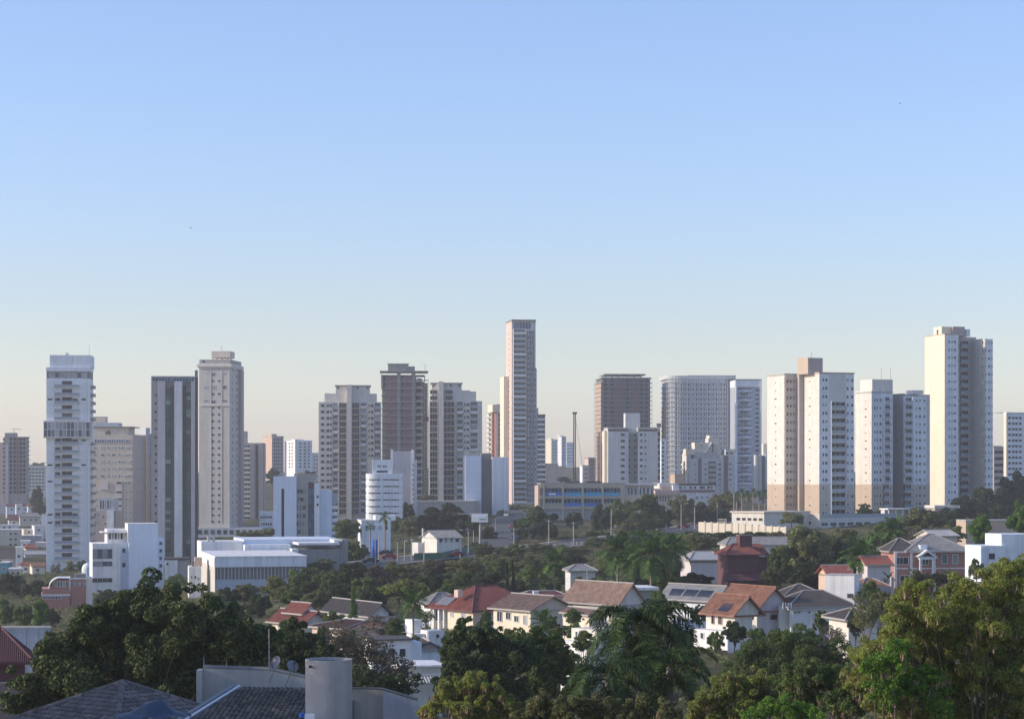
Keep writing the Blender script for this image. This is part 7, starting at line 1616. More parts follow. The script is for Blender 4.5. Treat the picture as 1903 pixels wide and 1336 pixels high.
TREES = [
 (70, 905, 950, 28, 1220, 'round', 'dark', 'dark tree clump on the slope beside the white and pink block'),
 (72, 925, 965, 30, 1190, 'fine', 'dark', 'dark tree on the hillside touching the slim blue tower'),
 (70, 858, 880, 40, 1900, 'fine', 'dark', 'far trees on the hill crest left of the slim blue tower'),
 (56, 1062, 1100, 46, 740, 'fine', 'mid', 'green tree in front of the hillside houses, left of the slim blue tower'),
 (22, 1080, 1106, 30, 700, 'round', 'mid', 'mid-green tree right of the teal building'),
 (68, 1078, 1150, 76, 545, 'round', 'dark', 'round dark tree left of the red brick building'),
 (10, 1108, 1170, 46, 430, 'fine', 'mid', 'leafy tree at the left edge above the garden wall'),
 (44, 1118, 1168, 44, 410, 'fine', 'mid', 'light green tree above the middle of the garden wall'),
 (75, 1112, 1165, 40, 420, 'tall', 'bright', 'bright green tree at the foot of the red brick building'),
 (98, 1128, 1165, 34, 400, 'fine', 'dark', 'small dark tree at the right end of the garden wall'),
 (106, 1045, 1078, 26, 740, 'sparse', 'brown', 'thin brown tree at the foot of the slim blue tower'),
 (130, 1040, 1078, 26, 735, 'fine', 'olive', 'grey-green tree at the middle of the slim blue tower foot'),
 (152, 1038, 1076, 28, 730, 'fine', 'dark', 'dark tree at the right foot of the slim blue tower'),
 (335, 1043, 1060, 26, 690, 'fine', 'dark', 'small dark tree at the foot of the dark twin-strip tower'),
 (470, 983, 1008, 66, 690, 'umbrella', 'olive', 'flat-topped olive tree behind the hall roof'),
 (498, 977, 1004, 40, 700, 'umbrella', 'olive', 'second flat-topped tree close to the blue office'),
 (508, 870, 905, 32, 1350, 'round', 'dark', 'dark tree left of the blue office roof'),
 (574, 873, 893, 34, 1150, 'fine', 'brown', 'brownish tree showing above the blue office roof'),
 (645, 962, 1008, 52, 640, 'round', 'mid', 'round green tree between the hall and the white shed'),
 (654, 1002, 1052, 66, 590, 'fine', 'mid', 'lower green tree leaning over the hall corner'),
 (625, 1015, 1050, 40, 560, 'umbrella', 'olive', 'sparse flat tree in front of the hall grey wing'),
 (756, 935, 970, 34, 880, 'round', 'dark', 'dark tree below the rounded white office'),
 (738, 955, 1005, 48, 800, 'fine', 'olive', 'olive tree right of the white shed'),
 (772, 955, 1008, 66, 770, 'fine', 'olive', 'olive-grey tree left of the big dark tree'),
 (826, 938, 1000, 112, 740, 'round', 'dark', 'big dark tree in front of the brown flat building'),
 (872, 962, 1008, 62, 725, 'round', 'dark', 'dark tree under the billboard'),
 (790, 918, 945, 60, 960, 'fine', 'brown', 'reddish bare tree at the foot of the unfinished tower'),
 (905, 975, 1010, 40, 700, 'fine', 'dark', 'dark tree beside the left kerb of the side street'),
 (935, 946, 975, 30, 900, 'fine', 'yellow', 'yellow-green tree at the upper end of the side street'),
 (962, 938, 965, 40, 1000, 'fine', 'yellow', 'yellow-green tree below the tallest tower'),
 (985, 940, 970, 36, 950, 'fine', 'olive', 'olive tree right of the tallest tower foot'),
 (1002, 943, 1015, 84, 685, 'round', 'dark', 'large round dark tree at the corner of the side street'),
 (965, 965, 1010, 34, 700, 'round', 'dark', 'dark bushy tree at the right kerb of the side street'),
 (1068, 948, 985, 44, 760, 'fine', 'dark', 'dark small tree in front of the school columns'),
 (1048, 885, 897, 30, 1250, 'fine', 'dark', 'tree on the roof line of the wide low cream building'),
 (1060, 992, 1010, 90, 700, 'fine', 'olive', 'long low shrubbery between the two concrete poles'),
 (1118, 938, 995, 50, 730, 'round', 'dark', 'dark green tree in front of the school right end'),
 (1155, 925, 990, 66, 735, 'fine', 'mid', 'grey-green tree in front of the low yellow wing'),
 (1205, 920, 995, 86, 725, 'fine', 'mid', 'wide grey-green tree left of the pink mall front'),
 (1180, 960, 1000, 60, 700, 'fine', 'olive', 'olive tree on the far kerb under the grey-green ones'),
 (1232, 945, 988, 50, 760, 'round', 'dark', 'dark tree below the pink mall front'),
 (1268, 914, 985, 62, 790, 'fine', 'olive', 'round brownish-green tree before the mall'),
 (1300, 935, 985, 66, 800, 'round', 'dark', 'dark tree mass right of the double-armed lamp'),
 (1345, 908, 968, 66, 840, 'fine', 'olive', 'olive tree left of the low palm row'),
 (1330, 945, 978, 60, 800, 'round', 'dark', 'dark shrub tree above the boundary wall start'),
 (1470, 944, 990, 56, 700, 'umbrella', 'olive', 'flat-topped tree standing before the parking podium'),
 (1606, 933, 965, 34, 785, 'fine', 'dark', 'dark small tree at the foot gap of the two tan-based towers'),
 (1640, 941, 965, 32, 790, 'fine', 'olive', 'small olive tree near the white pavilion'),
 (1712, 942, 1005, 100, 590, 'round', 'olive', 'broad olive-green tree below the tallest white tower'),
 (1655, 962, 1020, 70, 555, 'fine', 'mid', 'green tree right of the parking podium'),
 (1695, 975, 1030, 80, 520, 'fine', 'brown', 'brownish tree left of the brick mansion roof'),
 (1762, 945, 985, 60, 720, 'round', 'dark', 'dark tree right of the low gatehouse'),
 (1795, 922, 985, 70, 770, 'round', 'dark', 'dark tree at the foot of the tallest white tower'),
 (1838, 905, 975, 90, 780, 'round', 'dark', 'dark tree mass below the rounded beige block'),
 (1884, 880, 965, 76, 820, 'round', 'dark', 'dark tall tree at the foot of the edge tower'),
 (1860, 935, 985, 90, 700, 'fine', 'dark', 'dark tree in front of the darkest mass at right'),
 (1765, 975, 1015, 70, 540, 'fine', 'yellow', 'brown-green hedge-like tree behind the mansion roof'),
 (1822, 955, 1012, 54, 470, 'tall', 'bright', 'bright green young tree beside the tan wall'),
 (1896, 928, 1010, 52, 470, 'fine', 'bright', 'bright green tree cut by the right edge'),
 (1300, 985, 1035, 90, 540, 'fine', 'olive', 'olive tree of the belt above the lilac workshop'),
 (1255, 992, 1030, 70, 555, 'fine', 'mid', 'green tree of the belt right of the three royal palms'),
 (1352, 985, 1020, 80, 560, 'fine', 'dark', 'dark tree of the belt above the maroon house chimney'),
 (1410, 985, 1030, 90, 560, 'fine', 'dark', 'dark tree of the belt below the boundary wall'),
 (1492, 975, 1092, 128, 440, 'round', 'olive', 'biggest grey-green tree right of the maroon house'),
 (1445, 1012, 1092, 60, 430, 'fine', 'mid', 'tree wedged between the maroon house and the biggest grey-green tree'),
 (1545, 1000, 1090, 80, 450, 'round', 'dark', 'dark tree right of the biggest grey-green tree'),
 (1570, 978, 1030, 60, 520, 'fine', 'olive', 'olive tree in front of the parking podium end'),
 (1625, 985, 1045, 80, 500, 'fine', 'mid', 'green tree behind the single royal palm'),
 (1292, 1065, 1100, 76, 380, 'round', 'cypress', 'very dark clipped dome tree below the lilac workshop'),
 (455, 1082, 1125, 60, 430, 'fine', 'olive', 'olive tree at the foot of the hall'),
 (425, 1092, 1130, 50, 400, 'round', 'dark', 'dark tree between the big near tree and the hall'),
 (515, 1068, 1120, 66, 450, 'fine', 'yellow', 'yellowish tree below the hall right end'),
 (565, 1052, 1112, 74, 460, 'round', 'mid', 'green tree of the belt below the hall grey wing'),
 (612, 1055, 1112, 70, 440, 'fine', 'mid', 'fine-leaved tree of the belt left of the yellow-green dome'),
 (655, 1045, 1105, 80, 450, 'round', 'dark', 'dark tree of the belt below the street posts'),
 (700, 1048, 1100, 70, 470, 'fine', 'brown', 'brownish tree of the belt under the tall left pole'),
 (745, 1040, 1085, 80, 500, 'fine', 'olive', 'olive tree of the belt below the cars'),
 (742, 1064, 1140, 104, 395, 'umbrella', 'yellow', 'wide yellow-green dome tree in the middle belt'),
 (800, 1058, 1110, 80, 450, 'round', 'dark', 'dark tree right of the yellow-green dome'),
 (808, 1036, 1072, 90, 510, 'fine', 'brown', 'brownish shrubby tree below the green fence'),
 (868, 1032, 1080, 96, 505, 'fine', 'olive', 'olive tree of the belt under the white car'),
 (860, 1060, 1112, 80, 440, 'fine', 'mid', 'green tree of the belt left of the cypresses'),
 (918, 1026, 1075, 84, 515, 'fine', 'olive', 'olive-green tree of the belt above the cypresses'),
 (908, 1062, 1112, 70, 430, 'round', 'dark', 'dark tree touching the left cypress'),
 (985, 1028, 1072, 90, 510, 'fine', 'olive', 'olive tree of the belt below the white posts'),
 (985, 1052, 1110, 60, 430, 'round', 'mid', 'round green tree touching the right cypress'),
 (1030, 1045, 1108, 70, 440, 'fine', 'mid', 'feathery tree of the belt left of the concrete pole with wires'),
 (1062, 1028, 1070, 80, 510, 'fine', 'dark', 'dark tree of the belt above the blue-roofed shed'),
 (1088, 1068, 1115, 60, 390, 'fine', 'olive', 'light olive tree in front of the blue-roofed shed'),
 (1120, 1035, 1085, 60, 470, 'fine', 'olive', 'olive tree left of the three royal palms'),
 (1200, 1040, 1095, 90, 450, 'round', 'dark', 'dark tree behind the three royal palms'),
 (1255, 1045, 1090, 60, 440, 'fine', 'dark', 'dark tree left of the lilac workshop'),
 (656, 1093, 1150, 28, 325, 'cone', 'bright', 'pointed bright green tree in front of the dark brown roof'),
 (622, 1132, 1175, 50, 310, 'fine', 'mid', 'green tree between the orange roofs and the pointed tree'),
 (700, 1140, 1185, 60, 305, 'sparse', 'brown', 'sparse brown tree in front of the dark brown roof'),
 (790, 1130, 1165, 40, 320, 'sparse', 'mid', 'thin tree before the white arches'),
 (840, 1100, 1125, 30, 380, 'fine', 'dark', 'dark tree top behind the red roof villa'),
 (1040, 1160, 1185, 50, 270, 'fine', 'olive', 'yellowish shrub tree below the cream porch'),
 (1365, 1150, 1200, 50, 262, 'fine', 'dark', 'dark small tree in front of the porch house'),
 (1640, 1050, 1085, 40, 370, 'fine', 'olive', 'olive shrub tree left of the brick mansion'),
 (1610, 1104, 1175, 72, 235, 'sparse', 'olive', 'grey twiggy round tree right of the white house'),
 (1545, 1160, 1215, 66, 225, 'sparse', 'brown', 'dark reddish shrub tree in front of the white house'),
 (1745, 1062, 1090, 40, 370, 'fine', 'dark', 'garden shrub tree under the mansion windows'),
 (1715, 1058, 1095, 36, 365, 'fine', 'olive', 'garden shrub tree by the mansion portico'),
 (330, 1068, 1120, 60, 560, 'fine', 'mid', 'green tree between the pale low building and the white annex'),
 (395, 1095, 1140, 60, 385, 'fine', 'olive', 'olive tree touching the right side of the huge dark tree'),
 (430, 1115, 1160, 60, 350, 'fine', 'mid', 'green tree left of the orange-red gable roofs'),
 (480, 1105, 1150, 60, 380, 'round', 'dark', 'dark tree above the orange-red gable roofs'),
 (540, 1088, 1130, 60, 400, 'fine', 'mid', 'green tree directly behind the orange-red gable roofs'),
 (585, 1092, 1135, 60, 390, 'fine', 'olive', 'olive tree behind the dark brown roof left end'),
 (630, 1085, 1130, 60, 395, 'round', 'dark', 'dark tree behind the dark brown roof'),
 (690, 1090, 1140, 60, 380, 'round', 'dark', 'dark tree at the left foot of the yellow-green dome'),
 (770, 1085, 1130, 60, 400, 'fine', 'olive', 'olive tree at the right foot of the yellow-green dome'),
 (835, 1085, 1120, 70, 400, 'fine', 'mid', 'green tree above the red roof villa ridge'),
 (960, 1075, 1115, 60, 410, 'fine', 'dark', 'dark tree filling the foot of the cypresses'),
 (1110, 1070, 1115, 56, 385, 'fine', 'mid', 'green tree right of the blue-roofed shed'),
 (1180, 1068, 1110, 60, 400, 'fine', 'dark', 'dark tree under the middle royal palm'),
 (1235, 1060, 1105, 60, 400, 'fine', 'mid', 'green tree under the right royal palm'),
 (680, 1068, 1110, 60, 430, 'fine', 'mid', 'green tree of the belt left of the yellow-green dome'),
 (600, 1035, 1070, 60, 520, 'fine', 'olive', 'olive shrub tree before the hall right corner'),
 (570, 1078, 1115, 60, 430, 'fine', 'dark', 'dark tree low in the belt below the hall'),
 (1060, 1010, 1040, 80, 590, 'fine', 'olive', 'long olive shrub row under the white posts'),
 (1150, 1000, 1035, 80, 600, 'fine', 'olive', 'olive shrubs left of the white railing'),
 (1210, 1002, 1035, 70, 590, 'fine', 'dark', 'dark shrubs under the white railing'),
 (930, 1040, 1080, 60, 480, 'round', 'mid', 'green tree right above the cypress tips'),
 (1375, 1000, 1030, 60, 530, 'fine', 'mid', 'green shrubs left of the maroon house chimney top'),
 (1440, 985, 1020, 60, 580, 'fine', 'olive', 'olive tree below the right end of the boundary wall'),
 (1590, 1040, 1085, 50, 410, 'round', 'dark', 'dark tree behind the single royal palm trunk'),
 (1840, 990, 1040, 60, 450, 'fine', 'dark', 'dark tree behind the plain white cubic house'),
 (1650, 1030, 1070, 50, 450, 'fine', 'dark', 'dark tree left behind the mansion'),
 (1530, 1080, 1115, 50, 400, 'fine', 'mid', 'green tree left of the plain white wall box'),
 (1500, 1078, 1105, 50, 400, 'fine', 'dark', 'dark tree above the long dark weathered roof'),
 (20, 1060, 1120, 60, 560, 'fine', 'dark', 'dark tree beside the weathered pale sheet roof'),
 (200, 1092, 1130, 60, 480, 'fine', 'dark', 'dark tree at the foot of the white office'),
 (880, 1005, 1035, 40, 640, 'fine', 'dark', 'dark shrub tree at the billboard foot'),
 (800, 1000, 1022, 30, 640, 'fine', 'dark', 'dark tree behind the white cottage roof'),
 (1100, 985, 1010, 50, 720, 'fine', 'dark', 'dark shrubs beyond the avenue below the school'),
 (1085, 1172, 1215, 50, 225, 'fine', 'mid', 'green tree before the bright white sunlit terrace'),
 (650, 1165, 1215, 50, 280, 'fine', 'mid', 'green garden tree in front of the pink wall'),
 (600, 1160, 1205, 46, 290, 'fine', 'dark', 'dark garden tree below the orange-red roof'),
 (735, 1150, 1195, 44, 290, 'fine', 'mid', 'garden tree left of the white lit cubes'),
 (770, 1178, 1225, 36, 255, 'fine', 'dark', 'dark garden tree above the dark double gable'),
 (830, 1195, 1235, 36, 250, 'fine', 'mid', 'garden tree right of the dark double gable'),
 (900, 1165, 1200, 40, 290, 'fine', 'mid', 'garden tree under the red roof villa corner'),
 (945, 1168, 1205, 46, 280, 'fine', 'yellow', 'yellow-green garden tree under the beige villa'),
 (985, 1172, 1205, 40, 270, 'fine', 'mid', 'garden tree at the corner of the beige villa'),
 (1070, 1158, 1200, 44, 260, 'fine', 'mid', 'garden tree before the cream porch'),
 (1300, 1120, 1165, 40, 300, 'fine', 'dark', 'dark garden tree under the solar panel roof'),
 (1330, 1170, 1215, 36, 262, 'fine', 'mid', 'garden tree at the terrace of the porch house'),
 (1410, 1168, 1215, 50, 262, 'fine', 'mid', 'garden tree before the shade-toned lilac gable wall'),
 (1450, 1165, 1215, 40, 258, 'fine', 'dark', 'garden tree at the left corner of the white house'),
 (1500, 1170, 1215, 40, 255, 'fine', 'mid', 'garden tree below the white shutter doors'),
 (1620, 1080, 1125, 44, 300, 'fine', 'mid', 'garden tree before the tan tiled roof'),
 (1640, 1095, 1150, 50, 250, 'fine', 'olive', 'olive garden tree right of the grey twiggy one'),
 (1690, 1072, 1110, 40, 330, 'fine', 'mid', 'garden tree below the mansion portico'),
 (1780, 1068, 1110, 46, 330, 'fine', 'dark', 'dark garden tree below the mansion right windows'),
 (1815, 1035, 1085, 34, 370, 'fine', 'mid', 'garden tree between mansion and white cubic house'),
 (1500, 1040, 1100, 70, 400, 'fine', 'dark', 'dark tree in front of the biggest grey-green tree'),
 (1435, 1050, 1100, 50, 385, 'fine', 'olive', 'olive tree at the right foot of the maroon house'),
 (1325, 1085, 1110, 50, 360, 'fine', 'mid', 'hedge tree above the solar panel roof'),
 (870, 1088, 1112, 50, 380, 'fine', 'olive', 'olive tree directly above the red villa ridge'),
 (900, 1008, 1040, 60, 585, 'fine', 'olive', 'olive shrub tree at the near kerb below the side street mouth'),
 (950, 1008, 1040, 66, 600, 'fine', 'mid', 'green shrub tree at the near kerb left of the corner pole'),
 (1005, 1006, 1036, 66, 610, 'fine', 'olive', 'olive shrub tree at the near kerb under the first roadside pole'),
 (1105, 998, 1030, 70, 640, 'fine', 'mid', 'green shrub tree at the near kerb right of the lone roadside pole'),
 (1170, 992, 1028, 70, 655, 'fine', 'dark', 'dark shrub tree in front of the lower end of the railing'),
 (1235, 984, 1020, 70, 680, 'fine', 'olive', 'olive shrub tree in front of the middle of the railing'),
 (1225, 1098, 1150, 50, 300, 'fine', 'mid', 'garden tree beside the grey ribbed roof, behind the big palm'),
 (1385, 1120, 1165, 34, 292, 'fine', 'mid', 'garden tree between the two brown roofs'),
 (1525, 1130, 1185, 36, 285, 'fine', 'mid', 'garden tree hiding the middle of the white house'),
 (1590, 1130, 1190, 34, 262, 'fine', 'dark', 'dark garden tree at the rounded house corner'),
 (1068, 1128, 1165, 40, 288, 'fine', 'mid', 'garden tree under the tan villa eaves'),
 (1025, 1140, 1185, 36, 290, 'fine', 'dark', 'dark garden tree at the beige villa gable foot'),
 (902, 1135, 1175, 34, 300, 'fine', 'mid', 'garden tree between the red and beige villas'),
 (1490, 1098, 1120, 26, 320, 'fine', 'mid', 'low green tree before the long dark weathered roof'),
]
for i, (px, tp, bt, w_, D, kd, mt, lb) in enumerate(TREES): tree(px, tp, bt, w_, D, kd, mt, lb, v=i % (3 if kd in ('round', 'fine') else 1))
for px, lb in ((943, 'left one of the two thin dark cypresses'), (953.5, 'right one of the two thin dark cypresses, slightly taller')):
    tree(px, 1050 if px < 950 else 1045, 1115, 9, 400, 'tall', 'cypress', lb, 'pair of cypresses', 'cypress_tree', 'tree', v=0)

# palms
LM['palm_near'] = leaf_mat('leaf_palm_near', (.006, .014, .006), (.065, .11, .032), .22)
def frond_mesh(e0, droop, nl, ll, wd, mt, seed, stem=.012, curl=.5):
    rr = np.random.default_rng(seed); n = 18; ang = math.radians(e0); p = np.zeros(3); pts = [p.copy()]; dirs = []
    for i in range(n):
        a = ang - math.radians(droop) * (i / n) ** 1.1; d = np.array([math.cos(a), 0, math.sin(a)]); dirs.append(d); p = p + d / n; pts.append(p.copy())
    pts = np.array(pts); dirs.append(dirs[-1]); dirs = np.array(dirs); m = MB()
    for i in range(0, n, 2): m.bar(pts[i], pts[i + 2], stem * (1 - i / n * .8), k=3, r1=stem * (1 - (i + 2) / n * .8))
    V = []
    for i in range(nl):
        t = .12 + .88 * (i / nl); k = t * n; j = min(n - 1, int(k)); q = pts[j] + (pts[j + 1] - pts[j]) * (k - j); d = dirs[j]; ln = ll * (math.sin(math.pi * min(1, t * .82 + .12)) ** .6) * rr.uniform(.85, 1.15)
        for s in (-1, 1):
            o = np.array([d[0] * .55, s * rr.uniform(.55, .9), d[2] * .55 + rr.uniform(-.25, .35)]); o /= np.linalg.norm(o); mid = q + o * ln * .5; o2 = o + np.array([0, 0, -curl * rr.uniform(.8, 1.5)]); o2 /= np.linalg.norm(o2); tip = mid + o2 * ln * .5
            wv = d * wd; V.append([q - wv * .6, q + wv * .6, mid + wv, mid - wv]); V.append([mid - wv, mid + wv, tip + wv * .1, tip - wv * .1])
    base = len(m.v)
    for i, qd in enumerate(V):
        k = len(m.v); m.v += [tuple(x) for x in qd]; m.f.append((k, k + 1, k + 2, k + 3)); m.m.append(1)
    return m.mesh('frond', [M['frond_stem'], mt])
FR = {'far': [frond_mesh(e, dr, 26, .32, .026, LM['palm'], i) for i, (e, dr) in enumerate(((78, 60), (55, 80), (30, 90), (5, 80), (-25, 60)))],
      'near': [frond_mesh(e, dr, 54, .26, .0095, LM['palm_near'], 20 + i, .010, 1.0) for i, (e, dr) in enumerate(((66, 120), (52, 135), (36, 130), (16, 105), (-12, 76), (-45, 40)))],
      'dry': [frond_mesh(-60, 25, 30, .16, .012, LM['palm_old'], 50, .012, .9)]}
def palm(px, py, base, D, Lf, label, n=24, kind='far', name='palm_tree', group=None, tr=.16, dry=0, lean=0, sz=1.0):
    x_ = X(px, D); g_ = min(gz(x_, D), Z(base, D)); zc = Z(py, D); o = empty(name, (x_, D, g_), 0, label, 'palm tree', group); h = zc - g_
    m = MB(); p = Vector((0, 0, -1)); ns = 8
    for i in range(ns):
        q = Vector((lean * ((i + 1) / ns) ** 2, 0, -1 + (h + 1) * (i + 1) / ns)); m.bar(p, q, tr * (1.15 - .3 * i / ns), k=9, r1=tr * (1.15 - .3 * (i + 1) / ns)); p = q
    m.build('trunk', M['pale_bark'], o)
    m = MB(); m.bar((lean, 0, h - .9), (lean, 0, h + .15), tr * 1.0, k=9, r1=tr * .5); m.build('crownshaft', M['frond_stem'], o)
    F_ = FR[kind]; nv_ = len(F_)
    for i in range(n):
        k = min(nv_ - 1, int(i / n * nv_)); s_ = Lf * random.uniform(.9, 1.1)
        inst('frond', F_[k], o, (lean, 0, h - .05 * k), (random.uniform(-.1, .1), random.uniform(-.12, .12), i * 2.4 + random.uniform(-.3, .3)), (s_, s_, s_))
    for i in range(dry): s_ = Lf * random.uniform(.6, .8); inst('dry_frond', FR['dry'][0], o, (lean, 0, h - .4), (0, random.uniform(-.2, .2), i * 2.0), (s_, s_, s_))
    return o
palm(1148, 1026, 1100, 395, 5.0, 'left royal palm of the three in the belt', 22, tr=.2, dry=2)
palm(1210, 1032, 1105, 385, 5.2, 'middle royal palm of the three, with the widest crown', 24, tr=.22, dry=3)
palm(1247, 1022, 1100, 400, 4.6, 'right royal palm of the three, next to the workshop', 20, tr=.2)
palm(1178, 1042, 1100, 390, 4.2, 'shorter palm between the left and middle royal palms', 18, tr=.18)
palm(1597, 1036, 1095, 365, 4.4, 'single royal palm in front of the red roof houses', 20, tr=.2)
palm(1660, 985, 1050, 480, 4.0, 'tall feathery palm behind the single royal palm', 20, tr=.2)
palm(1030, 1045, 1100, 430, 3.6, 'drooping palm left of the concrete pole with wires', 18, tr=.18, dry=4)
palm(688, 978, 1040, 620, 1.7, 'thin bare-trunked palm left of the two before the white shed', 10, tr=.24, dry=3)
palm(715, 962, 1040, 625, 2.3, 'taller bare-trunked palm of the two before the white shed', 12, tr=.26, dry=3)
for i, (px, py) in enumerate(((1369, 922), (1379, 916), (1389, 920), (1400, 915), (1411, 920), (1422, 917))):
    palm(px, py, 955, 830 + 4 * (i % 3), 2.3, ['leftmost low palm of the row beside the tall pole', 'second palm of the low row from the tall pole', 'third palm of the low row from the tall pole', 'fourth palm of the low row, in front of the ribbed tower', 'fifth palm of the low row, under the ribbed tower', 'rightmost low palm of the row, touching the wide white tower'][i], 12, group='row of low palms', tr=.28, dry=5)
palm(768, 1122, 1180, 300, 2.6, 'small palm with arching fronds left of the white arches', 14, tr=.14)
palm(1008, 1158, 1190, 285, 2.1, 'stiff rosette palm in front of the beige villa', 16, tr=.2)
palm(1478, 1178, 1205, 290, 1.0, 'tiny palm hidden under the shutter doors', 8, tr=.08) if 0 else None
for px, lb in ((1697, 'small garden palm left of the mansion portico'), (1757, 'small garden palm under the mansion right windows')): palm(px, 1066, 1095, 372, 1.3, lb, 10, tr=.1)
palm(1650, 1075, 1100, 350, 1.4, 'small garden palm at the mansion left corner', 10, tr=.1)
# the big near palm
palm(1190, 1168, 1420, 112, 3.9, 'big near palm with long drooping fronds in the centre foreground', 34, 'near', tr=.2, dry=0)
palm(1245, 1240, 1420, 108, 2.9, 'second big near palm, lower and darker, overlapping the first at its right', 22, 'near', tr=.2)
palm(1130, 1258, 1420, 106, 2.9, 'low near palm with hanging fronds at the left foot of the big one', 24, 'near', tr=.16)

# near trees from their own lobes
def lobe_tree(name, label, D, lobes, mt, s, n, asp=.5, sub=9, hang=0, trunk=None, pods=0, group=None, bark='bark', dry=0, seed=1):
    global rng; rng = np.random.default_rng(seed); rr = random.Random(seed)
    cx_ = sum(l[0] for l in lobes) / len(lobes) if trunk is None else trunk; x0 = X(cx_, D); g_ = gz(x0, D)
    o = empty(name, (x0, D, g_), 0, label, 'tree', group); C = []; Rb = []; ends = []
    back = [(px + rr.uniform(-.6, .6) * r_, py + rr.uniform(-.2, .7) * r_, r_ * .9, 1) for px, py, r_ in lobes]
    for px, py, r_, bk in [(*l, 0) for l in lobes] + back:
        R_ = r_ / F * D; dd = rr.uniform(-1, 1) * R_ * 1.1 + bk * R_ * 1.6; Dl = D + dd; c = np.array([X(px, Dl) - x0, dd, Z(py, Dl) - g_])
        if not bk: ends.append((c, R_))
        for i in range(sub * 2):
            d = unit(rng.normal(size=3)); C.append(c + d * R_ * rr.uniform(.35, 1.02)); Rb.append(R_ * rr.uniform(.15, .30))
        C.append(c); Rb.append(R_ * .55)
    C = np.array(C); Rb = np.array(Rb); P, dd = blob_points(C, Rb, n); Nr = unit(dd * .6 + rng.normal(size=P.shape) * .7 + np.array([0, 0, .3]))
    inst('crown', quads_mesh('crown', leaves(P, Nr, rng.uniform(.6, 1.3, len(P)) * s, asp, hang), LM[mt]), o)
    m = MB(); zc = min(e[0][2] for e in ends) * .55; m.bar((0, 0, -1), (0, 0, zc), .32, k=9, r1=.22)
    for c, R_ in ends:
        c = Vector(c); st = Vector((0, 0, zc - .1)); md = st.lerp(c, .5) + Vector((rr.uniform(-.3, .3), rr.uniform(-.3, .3), .2)); m.bar(st, md, .07, k=5, r1=.05); m.bar(md, c, .05, k=5, r1=.02)
        for i in range(5): d = Vector(unit(rng.normal(size=3))) * R_ * .9; m.bar(c, c + d, .025, k=3, r1=.008)
    m.build('trunk', M[bark], o)
    if dry:
        k = rng.choice(len(P), dry); inst('dry_leaves', quads_mesh('dry_leaves', leaves(P[k] + rng.normal(size=(dry, 3)) * .1, Nr[k], rng.uniform(.6, 1.3, dry) * s, asp), LM['brown']), o)['kind'] = 'stuff'
    if pods:
        # seed pods hang in bunches of 5 to 9 flat strips under the outer twigs
        outer = P[rng.choice(len(P), pods)]; V = []
        for q in outer:
            for i in range(rr.randrange(4, 9)):
                ln = rr.uniform(.16, .30); off = rng.normal(size=3) * np.array([.05, .05, .03]); a = rr.uniform(0, 3.14); w1 = np.array([math.cos(a), math.sin(a), 0]) * .019; dn = unit(np.array([rr.uniform(-.2, .2), rr.uniform(-.2, .2), -1])); p0 = q + off
                V.append([p0 - w1 * .4, p0 + w1 * .4, p0 + dn * ln + w1, p0 + dn * ln - w1])
        inst('seed_pods', quads_mesh('seed_pods', np.array(V), M['pod']), o)['kind'] = 'stuff'
    return o
lobe_tree('ficus_tree', 'huge dense dark tree filling the lower left foreground', 132, [(285, 1132, 66), (228, 1142, 60), (172, 1162, 52), (345, 1145, 62), (400, 1168, 58), (450, 1188, 52), (128, 1192, 48), (98, 1232, 58), (55, 1272, 44),
    (200, 1215, 72), (280, 1215, 80), (365, 1225, 72), (432, 1235, 60), (28, 1305, 34), (150, 1270, 60), (250, 1275, 50), (472, 1205, 40), (332, 1270, 56), (95, 1300, 44), (470, 1260, 34)], 'ficus', .115, 175000, .55, 10, trunk=270, seed=3)
lobe_tree('broadleaf_tree', 'dark green tree behind the tall roof mast, right of the huge dark tree', 165, [(540, 1185, 36), (520, 1215, 36), (575, 1205, 40), (600, 1225, 34), (548, 1240, 36)], 'dark', .16, 22000, .5, 8, seed=4)
lobe_tree('sparse_tree', 'sparse reddish-brown tree with white walls showing through, behind the water tower', 170, [(640, 1180, 36), (680, 1200, 42), (620, 1215, 36), (660, 1240, 40), (715, 1225, 40), (700, 1260, 36), (745, 1250, 26)], 'brown', .13, 9500, .45, 9, seed=5, dry=900)
lobe_tree('shrubby_tree', 'dark leafy tree right behind the round water tower', 150, [(680, 1262, 30), (720, 1272, 34), (765, 1268, 26), (650, 1268, 26)], 'dark', .10, 7000, .5, 8, seed=6)
lobe_tree('broadleaf_tree', 'dark olive round tree in the centre left foreground below the red roof villa', 150, [(880, 1180, 36), (850, 1205, 36), (915, 1195, 40), (865, 1240, 44), (930, 1240, 50), (975, 1225, 40), (840, 1260, 30), (890, 1275, 40), (950, 1280, 40)], 'dark', .15, 40000, .5, 9, seed=7)
lobe_tree('broadleaf_tree', 'dark tree with yellow-green sunlit top between the olive tree and the big palm', 165, [(960, 1190, 28), (1000, 1185, 30), (1035, 1195, 26), (1010, 1225, 44), (1050, 1235, 40), (1010, 1270, 44), (1075, 1270, 36)], 'mid', .15, 26000, .5, 9, seed=8)
lobe_tree('pod_tree', 'pod-laden yellowish tree at the bottom left of the dark olive tree', 92, [(830, 1285, 30), (875, 1270, 34), (920, 1290, 36), (860, 1320, 36), (910, 1330, 36), (805, 1315, 22), (950, 1315, 26)], 'yellow', .08, 32000, .35, 9, hang=.35, pods=520, seed=9)
lobe_tree('pod_tree', 'low olive tree with few pods at the bottom, under the low near palm', 90, [(1000, 1310, 32), (1045, 1320, 32), (1090, 1312, 30), (1140, 1325, 34), (1190, 1318, 30), (1240, 1325, 30), (970, 1335, 26)], 'olive', .08, 30000, .4, 9, hang=.2, pods=160, seed=10)
